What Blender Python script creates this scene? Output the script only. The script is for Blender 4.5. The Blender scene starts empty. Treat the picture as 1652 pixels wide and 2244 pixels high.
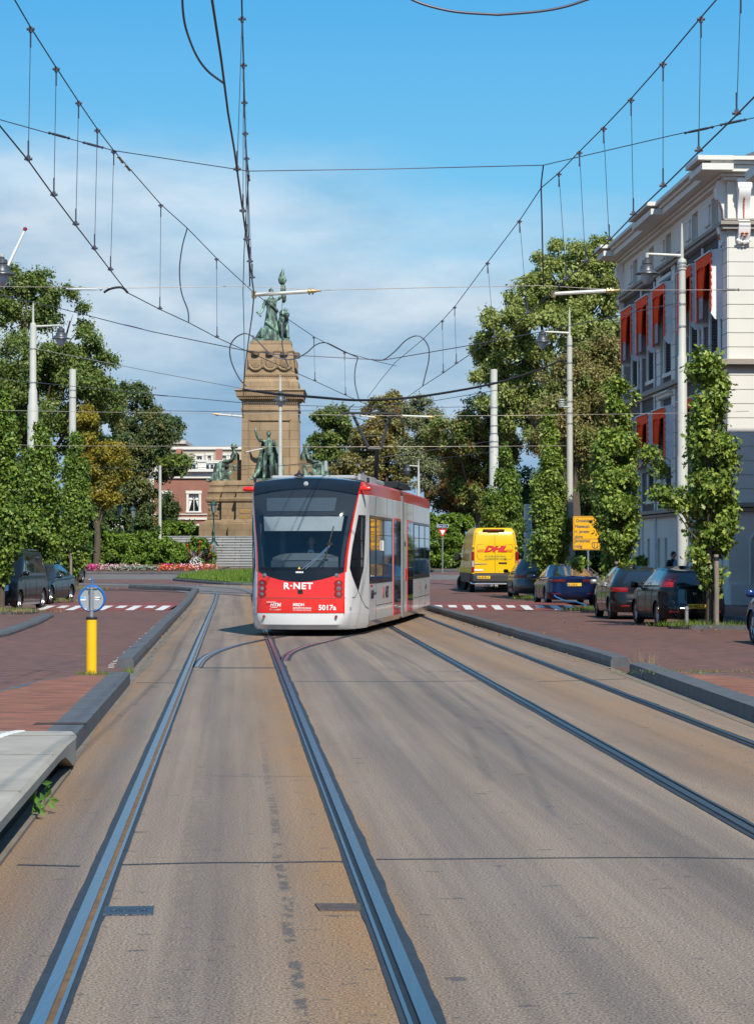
import bpy, bmesh, math, random
import numpy as np
from mathutils import Vector, Matrix, Euler
random.seed(7)
R = math.radians
scene = bpy.context.scene
COL = scene.collection
# ---------------------------------------------------------------- camera model: photo pixels (1652 wide) -> world
FOC, PX, PY, CAMH, HOR = 5000.0, 826.0, 1122.0, 1.8, 1215.0
PITCH = math.atan((HOR-PY)/FOC)
def ray(x, y):
    a, b = (x-PX)/FOC, (PY-y)/FOC
    return Vector((a, math.cos(PITCH)-b*math.sin(PITCH), math.sin(PITCH)+b*math.cos(PITCH)))
def P(x, y, Y):
    d = ray(x, y); t = Y/d.y
    return Vector((d.x*t, Y, CAMH+d.z*t))
def gz(Y):                                  # the street climbs gently towards the square
    if Y < 84: return 0.0
    if Y > 175: return 1.15
    t = (Y-84)/91.0
    return 1.15*(0.35*t*t*(3-2*t)+0.65*t)
def G(x, y, h=0.0):
    lo, hi = 4.0, 500.0
    for _ in range(50):
        m = (lo+hi)/2
        if P(x, y, m).z > gz(m)+h: lo = m
        else: hi = m
    return P(x, y, lo)
# ---------------------------------------------------------------- materials
MATS = {}
def nd(nt, t, **kw):
    n = nt.nodes.new(t)
    for k, v in kw.items():
        if k in n.inputs: n.inputs[k].default_value = v
        else: setattr(n, k, v)
    return n
def mat(name, col, rough=0.6, metal=0.0, var=0.12, scale=4.0, bump=0.0, bscale=60.0, coat=0.0, spec=0.5, emit=0.0, stretch=None, dirt=None):
    if name in MATS: return MATS[name]
    m = bpy.data.materials.new(name); m.use_nodes = True; nt = m.node_tree
    b = nt.nodes['Principled BSDF']
    b.inputs['Roughness'].default_value = rough; b.inputs['Metallic'].default_value = metal
    b.inputs['Specular IOR Level'].default_value = spec
    b.inputs['Coat Weight'].default_value = coat; b.inputs['Coat Roughness'].default_value = 0.04
    c = (col[0], col[1], col[2], 1)
    tc = nd(nt, 'ShaderNodeTexCoord'); mp = nd(nt, 'ShaderNodeMapping')
    nt.links.new(tc.outputs['Object'], mp.inputs[0])
    if stretch: mp.inputs['Scale'].default_value = stretch
    no = nd(nt, 'ShaderNodeTexNoise', Scale=scale, Detail=6.0, Roughness=0.6)
    nt.links.new(mp.outputs[0], no.inputs['Vector'])
    rmp = nd(nt, 'ShaderNodeMapRange'); rmp.inputs['From Min'].default_value = 0.3; rmp.inputs['From Max'].default_value = 0.7
    rmp.inputs['To Min'].default_value = 1-var; rmp.inputs['To Max'].default_value = 1+var*0.7
    nt.links.new(no.outputs['Fac'], rmp.inputs['Value'])
    mx = nd(nt, 'ShaderNodeMix', data_type='RGBA', blend_type='MULTIPLY'); mx.inputs[0].default_value = 1
    mx.inputs[6].default_value = c
    nt.links.new(rmp.outputs[0], mx.inputs[7])
    out = mx.outputs[2]
    if dirt:
        n2 = nd(nt, 'ShaderNodeTexNoise', Scale=dirt[1], Detail=8.0, Roughness=0.7)
        nt.links.new(mp.outputs[0], n2.inputs['Vector'])
        r2 = nd(nt, 'ShaderNodeMapRange'); r2.inputs['From Min'].default_value = dirt[2]; r2.inputs['From Max'].default_value = dirt[2]+0.18
        nt.links.new(n2.outputs['Fac'], r2.inputs['Value'])
        m2 = nd(nt, 'ShaderNodeMix', data_type='RGBA'); m2.inputs[7].default_value = (*dirt[0], 1)
        nt.links.new(r2.outputs[0], m2.inputs[0]); nt.links.new(out, m2.inputs[6]); out = m2.outputs[2]
    nt.links.new(out, b.inputs['Base Color'])
    if bump:
        nb = nd(nt, 'ShaderNodeTexNoise', Scale=bscale, Detail=4.0)
        nt.links.new(mp.outputs[0], nb.inputs['Vector'])
        bp = nd(nt, 'ShaderNodeBump', Strength=bump, Distance=0.02)
        nt.links.new(nb.outputs['Fac'], bp.inputs['Height']); nt.links.new(bp.outputs[0], b.inputs['Normal'])
    if emit:
        b.inputs['Emission Color'].default_value = c; b.inputs['Emission Strength'].default_value = emit
    MATS[name] = m
    return m
def leafmat(name, c1, c2, c3=None, trans=0.25, rough=0.45, fine=2.2):
    if name in MATS: return MATS[name]
    m = bpy.data.materials.new(name); m.use_nodes = True; nt = m.node_tree
    b = nt.nodes['Principled BSDF']; out = nt.nodes['Material Output']
    b.inputs['Roughness'].default_value = rough; b.inputs['Specular IOR Level'].default_value = 0.35
    ge = nd(nt, 'ShaderNodeNewGeometry'); tc = nd(nt, 'ShaderNodeTexCoord')
    cr = nd(nt, 'ShaderNodeValToRGB'); e = cr.color_ramp.elements
    e[0].color = (*c1, 1); e[1].color = (*c2, 1); e[0].position = 0.15; e[1].position = 0.85
    nt.links.new(ge.outputs['Random Per Island'], cr.inputs[0])
    no = nd(nt, 'ShaderNodeTexNoise', Scale=0.9 if c3 else fine, Detail=3.0)
    nt.links.new(tc.outputs['Object'], no.inputs['Vector'])
    mx = nd(nt, 'ShaderNodeMix', data_type='RGBA')
    rr = nd(nt, 'ShaderNodeMapRange'); rr.inputs['From Min'].default_value = 0.48; rr.inputs['From Max'].default_value = 0.64
    rr.inputs['To Max'].default_value = 1.0 if c3 else 0.35
    nt.links.new(no.outputs['Fac'], rr.inputs['Value']); nt.links.new(rr.outputs[0], mx.inputs[0])
    nt.links.new(cr.outputs[0], mx.inputs[6])
    mx.inputs[7].default_value = (*(c3 or tuple(v*0.6 for v in c1)), 1)
    nt.links.new(mx.outputs[2], b.inputs['Base Color'])
    tr = nd(nt, 'ShaderNodeBsdfTranslucent'); nt.links.new(mx.outputs[2], tr.inputs['Color'])
    ms = nd(nt, 'ShaderNodeMixShader'); ms.inputs[0].default_value = trans
    nt.links.new(b.outputs[0], ms.inputs[1]); nt.links.new(tr.outputs[0], ms.inputs[2]); nt.links.new(ms.outputs[0], out.inputs['Surface'])
    MATS[name] = m
    return m
def glassmat(name, tint, refl=0.12):
    m = bpy.data.materials.new(name); m.use_nodes = True; nt = m.node_tree
    for n in list(nt.nodes):
        if n.type == 'BSDF_PRINCIPLED': nt.nodes.remove(n)
    out = nt.nodes['Material Output']
    t = nd(nt, 'ShaderNodeBsdfTransparent'); t.inputs[0].default_value = (*tint, 1)
    g = nd(nt, 'ShaderNodeBsdfGlossy'); g.inputs['Roughness'].default_value = 0.02; g.inputs[0].default_value = (.9, .95, 1, 1)
    lw = nd(nt, 'ShaderNodeLayerWeight', Blend=0.35)
    ml = nd(nt, 'ShaderNodeMath', operation='MULTIPLY_ADD'); ml.inputs[1].default_value = 0.6; ml.inputs[2].default_value = refl
    nt.links.new(lw.outputs['Fresnel'], ml.inputs[0])
    ms = nd(nt, 'ShaderNodeMixShader')
    nt.links.new(ml.outputs[0], ms.inputs[0]); nt.links.new(t.outputs[0], ms.inputs[1]); nt.links.new(g.outputs[0], ms.inputs[2])
    nt.links.new(ms.outputs[0], out.inputs['Surface'])
    MATS[name] = m
    return m
# ---------------------------------------------------------------- mesh builder
class MB:
    def __init__(s): s.v = []; s.f = []; s.m = []
    def add(s, vs, fs, m=0):
        o = len(s.v); s.v.extend([tuple(v) for v in vs])
        for f in fs: s.f.append(tuple(i+o for i in f)); s.m.append(m)
        return s
    def box(s, c, d, m=0, rz=0.0, ch=0.0, M=None):
        x, y, z = d[0]/2, d[1]/2, d[2]/2
        if ch > 0:
            pts = [(-x+ch, -y), (x-ch, -y), (x, -y+ch), (x, y-ch), (x-ch, y), (-x+ch, y), (-x, y-ch), (-x, -y+ch)]
            ins = [(p[0]*(1-ch/x), p[1]*(1-ch/y)) for p in pts]
            rows = [[(p[0], p[1], -z) for p in ins], [(p[0], p[1], -z+ch) for p in pts], [(p[0], p[1], z-ch) for p in pts], [(p[0], p[1], z) for p in ins]]
            vs = [v for r in rows for v in r]; n = 8
            fs = [tuple(range(n-1, -1, -1)), tuple(range(3*n, 4*n))]
            for k in range(3):
                for i in range(n): fs.append((k*n+i, k*n+(i+1) % n, (k+1)*n+(i+1) % n, (k+1)*n+i))
        else:
            vs = [(-x, -y, -z), (x, -y, -z), (x, y, -z), (-x, y, -z), (-x, -y, z), (x, -y, z), (x, y, z), (-x, y, z)]
            fs = [(0, 3, 2, 1), (4, 5, 6, 7), (0, 1, 5, 4), (1, 2, 6, 5), (2, 3, 7, 6), (3, 0, 4, 7)]
        Mx = M or (Matrix.Translation(c) @ Matrix.Rotation(rz, 4, 'Z'))
        if M is None: vs = [Mx @ Vector(v) for v in vs]
        else: vs = [M @ (Vector(v)+Vector(c)) for v in vs]
        return s.add(vs, fs, m)
    def tube(s, pts, r, n=8, m=0, cap=True):
        pts = [Vector(p) for p in pts]
        if not hasattr(r, '__len__'): r = [r]*len(pts)
        vs = []; up = None
        for i, p in enumerate(pts):
            a = pts[max(i-1, 0)]; b = pts[min(i+1, len(pts)-1)]
            d = (b-a)
            if d.length < 1e-9: d = Vector((0, 0, 1))
            d.normalize()
            if up is None:
                up = Vector((0, 0, 1)) if abs(d.z) < 0.9 else Vector((0, 1, 0))
            x = d.cross(up)
            if x.length < 1e-6: x = d.cross(Vector((1, 0, 0)))
            x.normalize(); y = x.cross(d).normalized(); up = y
            for k in range(n):
                a_ = 2*math.pi*k/n
                vs.append(p+(x*math.cos(a_)+y*math.sin(a_))*r[i])
        fs = []
        for i in range(len(pts)-1):
            for k in range(n): fs.append((i*n+k, i*n+(k+1) % n, (i+1)*n+(k+1) % n, (i+1)*n+k))
        if cap: fs += [tuple(range(n-1, -1, -1)), tuple(range((len(pts)-1)*n, len(pts)*n))]
        return s.add(vs, fs, m)
    def lathe(s, prof, c=(0, 0, 0), n=16, m=0, fold=None, sx=1.0, sy=1.0, M=None):
        vs = []
        for (r, z) in prof:
            for k in range(n):
                a = 2*math.pi*k/n; rr = r*(1+(fold(a, z) if fold else 0))
                vs.append(Vector((c[0]+rr*math.cos(a)*sx, c[1]+rr*math.sin(a)*sy, c[2]+z)))
        if M is not None: vs = [M @ v for v in vs]
        fs = []
        for i in range(len(prof)-1):
            for k in range(n): fs.append((i*n+k, i*n+(k+1) % n, (i+1)*n+(k+1) % n, (i+1)*n+k))
        fs += [tuple(range(n-1, -1, -1)), tuple(range((len(prof)-1)*n, len(prof)*n))]
        return s.add(vs, fs, m)
    def prism(s, poly, z0, z1, m=0, fz=None):
        n = len(poly); f = fz or (lambda p: 0.0)
        vs = [(p[0], p[1], z0+f(p)) for p in poly]+[(p[0], p[1], z1+f(p)) for p in poly]
        fs = [tuple(range(n-1, -1, -1)), tuple(range(n, 2*n))]+[(i, (i+1) % n, n+(i+1) % n, n+i) for i in range(n)]
        return s.add(vs, fs, m)
    def grid(s, fn, nu, nv, mf=None, close=False):
        vs = [fn(i, j) for i in range(nu) for j in range(nv)]
        o = len(s.v); s.v.extend([tuple(v) for v in vs])
        for i in range(nu-1):
            for j in range(nv if close else nv-1):
                m = mf(i, j) if mf else 0
                if m is None: continue
                j2 = (j+1) % nv
                s.f.append((o+i*nv+j, o+i*nv+j2, o+(i+1)*nv+j2, o+(i+1)*nv+j)); s.m.append(m)
        return s
    def profile_x(s, prof, x0, x1, m=0):      # prof (y,z) closed polygon extruded in x
        n = len(prof); vs = [(x0, p[0], p[1]) for p in prof]+[(x1, p[0], p[1]) for p in prof]
        fs = [tuple(range(n)), tuple(range(2*n-1, n-1, -1))]+[(i, n+i, n+(i+1) % n, (i+1) % n) for i in range(n)]
        return s.add(vs, fs, m)
    def build(s, name, mats, parent=None, smooth=False, angle=35, **kw):
        used = sorted({i for f in s.f for i in f}); ix = {a: b for b, a in enumerate(used)}
        s.v = [s.v[i] for i in used]; s.f = [tuple(ix[i] for i in f) for f in s.f]
        me = bpy.data.meshes.new(name); me.from_pydata(s.v, [], s.f)
        if not isinstance(mats, (list, tuple)): mats = [mats]
        for q in mats: me.materials.append(q)
        if len(mats) > 1: me.polygons.foreach_set('material_index', s.m)
        bm = bmesh.new(); bm.from_mesh(me); bmesh.ops.recalc_face_normals(bm, faces=bm.faces) if kw.pop('recalc', True) else None
        bm.to_mesh(me); bm.free()
        if smooth:
            me.polygons.foreach_set('use_smooth', [True]*len(me.polygons)); me.set_sharp_from_angle(angle=R(angle))
        me.update()
        o = bpy.data.objects.new(name, me); COL.objects.link(o)
        if parent is not None: o.parent = parent
        return tag(o, **kw)
def tag(o, label=None, cat=None, group=None, kind=None):
    if label: o['label'] = label
    if cat: o['category'] = cat
    if group: o['group'] = group
    if kind: o['kind'] = kind
    return o
def thing(name, label, cat, loc=(0, 0, 0), rz=0.0, group=None):
    o = bpy.data.objects.new(name, None); COL.objects.link(o); o.empty_display_size = 0.2
    o.location = loc; o.rotation_euler = (0, 0, rz)
    return tag(o, label, cat, group)
def children(o): return [c for c in bpy.data.objects if c.parent == o]
def copy_tree(o, parent=None):
    c = o.copy(); COL.objects.link(c)
    if parent is not None: c.parent = parent
    for ch in children(o): copy_tree(ch, c)
    return c
def text_obj(txt, size, M, mt, parent, name='lettering', ext=0.002, sx=1.0, align='LEFT', shear=0.0, bold=0.0, spacing=1.0):
    cu = bpy.data.curves.new(name, 'FONT'); cu.body = txt; cu.size = size; cu.extrude = ext; cu.align_x = align
    cu.shear = shear; cu.offset = bold; cu.resolution_u = 3; cu.space_character = spacing
    t = bpy.data.objects.new('tmp', cu); COL.objects.link(t)
    dg = bpy.context.evaluated_depsgraph_get()
    me = bpy.data.meshes.new_from_object(t.evaluated_get(dg)); me.name = name
    bpy.data.objects.remove(t); bpy.data.curves.remove(cu)
    me.transform(M @ Matrix.Diagonal((sx, 1, 1, 1)))
    me.materials.clear(); me.materials.append(mt)
    o = bpy.data.objects.new(name, me); COL.objects.link(o); o.parent = parent
    return o
FACE = Matrix.Rotation(math.pi/2, 4, 'X')            # text that faces local -y
def at(x, y, z): return Matrix.Translation((x, y, z))
# ---------------------------------------------------------------- camera, light, world
cam = bpy.data.cameras.new('camera'); co = bpy.data.objects.new('camera', cam); COL.objects.link(co)
cam.sensor_fit = 'VERTICAL'; cam.sensor_height = 36.0; cam.lens = 36.0*FOC/2244.0
cam.clip_start = 0.5; cam.clip_end = 5000
co.location = (0, 0, CAMH); co.rotation_euler = (math.pi/2+PITCH, 0, 0); scene.camera = co
ELEV, SAZ = R(47), math.atan2(0.32, -0.95)          # sun behind the camera and to the right
sv = Vector((0.319*math.cos(ELEV), -0.948*math.cos(ELEV), math.sin(ELEV)))
sun = bpy.data.lights.new('sun', 'SUN'); sun.energy = 5.0; sun.angle = R(0.7); sun.color = (1.0, 0.93, 0.81)
so = bpy.data.objects.new('sun', sun); COL.objects.link(so); so.rotation_euler = sv.to_track_quat('Z', 'Y').to_euler(); so.location = (20, -20, 60)
w = bpy.data.worlds.new('World'); scene.world = w; w.use_nodes = True; nt = w.node_tree; nt.nodes.clear()
out = nd(nt, 'ShaderNodeOutputWorld'); bg = nd(nt, 'ShaderNodeBackground')
sky = nd(nt, 'ShaderNodeTexSky'); sky.sky_type = 'NISHITA'; sky.sun_disc = False; sky.sun_elevation = ELEV
sky.sun_rotation = math.atan2(sv.x, sv.y); sky.air_density = 1.0; sky.dust_density = 0.3; sky.ozone_density = 2.5
tc = nd(nt, 'ShaderNodeTexCoord'); sp = nd(nt, 'ShaderNodeSeparateXYZ'); nt.links.new(tc.outputs['Generated'], sp.inputs[0])
# clear-sky colour deepening with height, mixed over the sky texture
cr = nd(nt, 'ShaderNodeValToRGB'); el = cr.color_ramp.elements
el[0].position = 0.0; el[0].color = (0.30, 0.52, 0.70, 1); el[1].position = 1.0; el[1].color = (0.075, 0.24, 0.50, 1)
e2 = el.new(0.13); e2.color = (0.165, 0.52, 0.78, 1); e3 = el.new(0.24); e3.color = (0.060, 0.38, 0.74, 1); e4 = el.new(0.42); e4.color = (0.07, 0.32, 0.64, 1)
nt.links.new(sp.outputs['Z'], cr.inputs[0])
sc_ = nd(nt, 'ShaderNodeVectorMath', operation='SCALE'); sc_.inputs['Scale'].default_value = 0.10
nt.links.new(sky.outputs[0], sc_.inputs[0])
mx = nd(nt, 'ShaderNodeMix', data_type='RGBA'); mx.inputs[0].default_value = 0.86
nt.links.new(sc_.outputs[0], mx.inputs[6]); nt.links.new(cr.outputs[0], mx.inputs[7])
# clouds: low grey-blue bank with a soft uneven upper edge
mp = nd(nt, 'ShaderNodeMapping'); mp.inputs['Scale'].default_value = (5.0, 5.0, 19.0); mp.inputs['Location'].default_value = (1.3, 0.2, 0.35)
nt.links.new(tc.outputs['Generated'], mp.inputs[0])
n1 = nd(nt, 'ShaderNodeTexNoise', Scale=1.0, Detail=7.0, Roughness=0.55); nt.links.new(mp.outputs[0], n1.inputs['Vector'])
mp2 = nd(nt, 'ShaderNodeMapping'); mp2.inputs['Scale'].default_value = (13.0, 13.0, 34.0); mp2.inputs['Location'].default_value = (4.1, 0.2, 1.1)
nt.links.new(tc.outputs['Generated'], mp2.inputs[0])
n2 = nd(nt, 'ShaderNodeTexNoise', Scale=1.0, Detail=6.0, Roughness=0.55, Distortion=0.1); nt.links.new(mp2.outputs[0], n2.inputs['Vector'])
# edge height rises to the left (x negative)
def mth(op, a, b=None, c=None):
    n = nd(nt, 'ShaderNodeMath', operation=op)
    for k, q in enumerate((a, b, c)):
        if q is None: continue
        if isinstance(q, (int, float)): n.inputs[k].default_value = q
        else: nt.links.new(q, n.inputs[k])
    return n.outputs[0]
hgt = mth('MULTIPLY_ADD', sp.outputs['X'], -0.14, 0.157)
hgt = mth('ADD', hgt, mth('MULTIPLY', mth('SUBTRACT', n1.outputs['Fac'], 0.5), 0.11))
dlt = mth('SUBTRACT', hgt, sp.outputs['Z'])
msk = nd(nt, 'ShaderNodeMapRange', interpolation_type='SMOOTHSTEP'); msk.inputs['From Min'].default_value = -0.022; msk.inputs['From Max'].default_value = 0.052
msk.inputs['To Max'].default_value = 0.93
nt.links.new(dlt, msk.inputs['Value'])
cc = nd(nt, 'ShaderNodeValToRGB'); ce = cc.color_ramp.elements
ce[0].position = 0.34; ce[0].color = (0.23, 0.38, 0.55, 1); ce[1].position = 0.70; ce[1].color = (0.62, 0.70, 0.77, 1)
ce.new(0.5).color = (0.37, 0.50, 0.63, 1)
nt.links.new(mth('MULTIPLY_ADD', mth('SUBTRACT', n2.outputs['Fac'], 0.5), 0.8, mth('MULTIPLY_ADD', sp.outputs['Z'], 1.7, 0.36)), cc.inputs[0])
mc = nd(nt, 'ShaderNodeMix', data_type='RGBA'); nt.links.new(msk.outputs[0], mc.inputs[0])
nt.links.new(mx.outputs[2], mc.inputs[6]); nt.links.new(cc.outputs[0], mc.inputs[7])
nt.links.new(mc.outputs[2], bg.inputs[0]); bg.inputs[1].default_value = 1.0
nt.links.new(bg.outputs[0], out.inputs[0])
scene.view_settings.view_transform = 'Standard'; scene.view_settings.look = 'None'
scene.view_settings.exposure = 0.22; scene.view_settings.gamma = 1.0
scene.render.engine = 'CYCLES'
try:
    scene.cycles.max_bounces = 6; scene.cycles.transparent_max_bounces = 12; scene.cycles.caustics_reflective = False; scene.cycles.use_denoising = True
except Exception: pass
# ---------------------------------------------------------------- shared materials
m_steeld = mat('rail_steel_dark', (0.13, 0.14, 0.16), 0.35, 0.9, 0.25, 3.0, stretch=(60, .4, 1))
m_steelm = mat('rail_steel_mid', (0.20, 0.21, 0.24), 0.27, 0.95, 0.25, 3.0, stretch=(60, .4, 1))
m_steel = mat('rail_steel', (0.31, 0.34, 0.40), 0.24, 0.95, 0.25, 3.0, stretch=(60, .4, 1))
m_rust = mat('groove_rust', (0.145, 0.088, 0.045), 0.9, 0, 0.35, 6.0)
m_bitumen = mat('bitumen', (0.026, 0.030, 0.038), 0.6, 0, 0.3, 5.0, 0.3, 40)
m_kerb = mat('kerb_stone', (0.082, 0.088, 0.097), 0.75, 0, 0.25, 5.0, 0.25, 50, dirt=((0.13, 0.13, 0.125), 2.3, 0.60))
m_conc = mat('platform_concrete', (0.33, 0.305, 0.26), 0.85, 0, 0.18, 1.6, 0.2, 60, dirt=((0.17, 0.165, 0.15), 1.3, 0.56))
m_gutter = mat('gutter_concrete', (0.17, 0.145, 0.115), 0.9, 0, 0.25, 3.0, 0.3, 80, dirt=((0.23, 0.12, 0.06), 1.1, 0.55))
m_white = mat('white_paint', (0.60, 0.60, 0.58), 0.6, 0, 0.1, 6, dirt=((0.32, 0.26, 0.23), 6.0, 0.62))
m_black = mat('black_rubber_and_shade', (0.012, 0.012, 0.013), 0.6, 0, 0.2, 6)  # also paints the shade in rail grooves and under the platform lip
m_dark = mat('dark_trim', (0.018, 0.019, 0.021), 0.35)
m_glass = mat('dark_glass', (0.012, 0.016, 0.022), 0.03, 0, 0.0, spec=0.9, coat=0.6)
m_chrome = mat('chrome', (0.75, 0.76, 0.78), 0.12, 1.0, 0.05)
m_galv = mat('galvanised', (0.42, 0.43, 0.44), 0.42, 0.7, 0.15, 20)
m_bark = mat('bark', (0.105, 0.078, 0.055), 0.9, 0, 0.4, 8, 0.6, 30, stretch=(4, 4, .6))
m_wood = mat('stake_wood', (0.235, 0.195, 0.165), 0.9, 0, 0.35, 8, 0.4, 30, stretch=(6, 6, .5))
m_mast = mat('mast_paint', (0.50, 0.51, 0.47), 0.45, 0, 0.08, 2, dirt=((0.34, 0.35, 0.32), 1.5, 0.62))
m_lampgrey = mat('lamp_grey', (0.085, 0.095, 0.11), 0.4, 0.3)
m_milk = mat('lamp_glass', (0.48, 0.52, 0.56), 0.25, 0, 0.05)
m_wire = mat('wire_dark', (0.022, 0.02, 0.028), 0.5, 0.2)
m_wire2 = mat('wire_grey', (0.085, 0.09, 0.12), 0.4, 0.5)
m_wire3 = mat('wire_pale', (0.42, 0.36, 0.31), 0.4, 0.4)
m_brass = mat('brass_fitting', (0.36, 0.25, 0.13), 0.4, 0.6)
m_plate = mat('plate_yellow', (0.80, 0.50, 0.03), 0.5, 0, 0.03)
m_eu = mat('plate_blue', (0.02, 0.10, 0.45), 0.5, 0, 0.03)
m_ink = mat('ink_black', (0.015, 0.015, 0.015), 0.6, 0, 0.02)
m_redlens = mat('red_lens', (0.27, 0.010, 0.012), 0.15, 0, 0.25, 12, coat=0.6)
m_lens = mat('clear_lens', (0.55, 0.58, 0.6), 0.08, 0.3, 0.3, 30, coat=0.9)
# ================================================================ GROUND
def node_mat(name):
    m = bpy.data.materials.new(name); m.use_nodes = True; MATS[name] = m
    return m, m.node_tree, m.node_tree.nodes['Principled BSDF']
def lk(nt, a, b): nt.links.new(a, b)
def brickmat(name, c1, c2, mortar, sx, sy, rough=0.85, rot=0.0, moss=None, wear=0.35, wearc=(0.06, 0.045, 0.042)):
    m, nt, b = node_mat(name); b.inputs['Roughness'].default_value = rough
    ge = nd(nt, 'ShaderNodeNewGeometry'); mp = nd(nt, 'ShaderNodeMapping'); mp.inputs['Rotation'].default_value = (0, 0, rot)
    lk(nt, ge.outputs['Position'], mp.inputs[0])
    br = nd(nt, 'ShaderNodeTexBrick'); br.inputs['Scale'].default_value = 1.0; br.inputs['Brick Width'].default_value = sx; br.inputs['Row Height'].default_value = sy
    br.inputs['Mortar Size'].default_value = 0.006; br.inputs['Color1'].default_value = (*c1, 1); br.inputs['Color2'].default_value = (*c2, 1); br.inputs['Mortar'].default_value = (*mortar, 1)
    lk(nt, mp.outputs[0], br.inputs['Vector'])
    no = nd(nt, 'ShaderNodeTexNoise', Scale=0.35, Detail=7.0, Roughness=0.62); mp2 = nd(nt, 'ShaderNodeMapping'); mp2.inputs['Scale'].default_value = (1.0, 0.5, 1)
    lk(nt, ge.outputs['Position'], mp2.inputs[0]); lk(nt, mp2.outputs[0], no.inputs['Vector'])
    rr = nd(nt, 'ShaderNodeMapRange'); rr.inputs['From Min'].default_value = 0.42; rr.inputs['From Max'].default_value = 0.68; rr.inputs['To Max'].default_value = wear
    lk(nt, no.outputs['Fac'], rr.inputs['Value'])
    mx = nd(nt, 'ShaderNodeMix', data_type='RGBA'); mx.inputs[7].default_value = (*wearc, 1)
    lk(nt, rr.outputs[0], mx.inputs[0]); lk(nt, br.outputs['Color'], mx.inputs[6])
    # row-wise streaks: groups of bricks darker or lighter
    n3 = nd(nt, 'ShaderNodeTexNoise', Scale=1.0, Detail=4.0); mp3 = nd(nt, 'ShaderNodeMapping'); mp3.inputs['Scale'].default_value = (2.2, 9.0, 1)
    lk(nt, ge.outputs['Position'], mp3.inputs[0]); lk(nt, mp3.outputs[0], n3.inputs['Vector'])
    r3 = nd(nt, 'ShaderNodeMapRange'); r3.inputs['From Min'].default_value = 0.3; r3.inputs['From Max'].default_value = 0.7; r3.inputs['To Min'].default_value = 0.52; r3.inputs['To Max'].default_value = 1.5
    lk(nt, n3.outputs['Fac'], r3.inputs['Value'])
    m3 = nd(nt, 'ShaderNodeMix', data_type='RGBA', blend_type='MULTIPLY'); m3.inputs[0].default_value = 1
    lk(nt, mx.outputs[2], m3.inputs[6]); lk(nt, r3.outputs[0], m3.inputs[7])
    last = m3.outputs[2]
    if moss:
        n4 = nd(nt, 'ShaderNodeTexNoise', Scale=0.9, Detail=5.0); lk(nt, ge.outputs['Position'], n4.inputs['Vector'])
        a = nd(nt, 'ShaderNodeMapRange'); a.inputs['From Min'].default_value = 0.5; a.inputs['From Max'].default_value = 0.62; lk(nt, n4.outputs['Fac'], a.inputs['Value'])
        ml = nd(nt, 'ShaderNodeMath', operation='MULTIPLY'); lk(nt, a.outputs[0], ml.inputs[0]); lk(nt, br.outputs['Fac'], ml.inputs[1])
        m4 = nd(nt, 'ShaderNodeMix', data_type='RGBA'); m4.inputs[7].default_value = (*moss, 1); lk(nt, ml.outputs[0], m4.inputs[0]); lk(nt, last, m4.inputs[6]); last = m4.outputs[2]
    lk(nt, last, b.inputs['Base Color'])
    bp = nd(nt, 'ShaderNodeBump', Strength=0.5, Distance=0.006); bp.invert = True; lk(nt, br.outputs['Fac'], bp.inputs['Height']); lk(nt, bp.outputs[0], b.inputs['Normal'])
    return m
m_clinker = brickmat('clinker_road', (0.185, 0.075, 0.050), (0.105, 0.052, 0.042), (0.058, 0.045, 0.038), 0.21, 0.07, rot=0.06)
m_redbrick = brickmat('red_paving', (0.25, 0.085, 0.052), (0.19, 0.07, 0.045), (0.10, 0.075, 0.03), 0.21, 0.09, rot=0.06, moss=(0.13, 0.13, 0.03), wear=0.15, wearc=(0.16, 0.075, 0.05))
m_hump = brickmat('hump_red', (0.23, 0.045, 0.03), (0.17, 0.04, 0.03), (0.08, 0.04, 0.035), 0.21, 0.10, rot=0.06, wear=0.2)
m_plaza = brickmat('plaza_paving', (0.17, 0.075, 0.058), (0.12, 0.06, 0.05), (0.06, 0.05, 0.045), 0.25, 0.12)
def XL(Y): return -0.745-0.0622*Y            # left running rail of the left track
def XR(Y): return 3.17-0.05*Y                # left running rail of the right track
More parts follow.
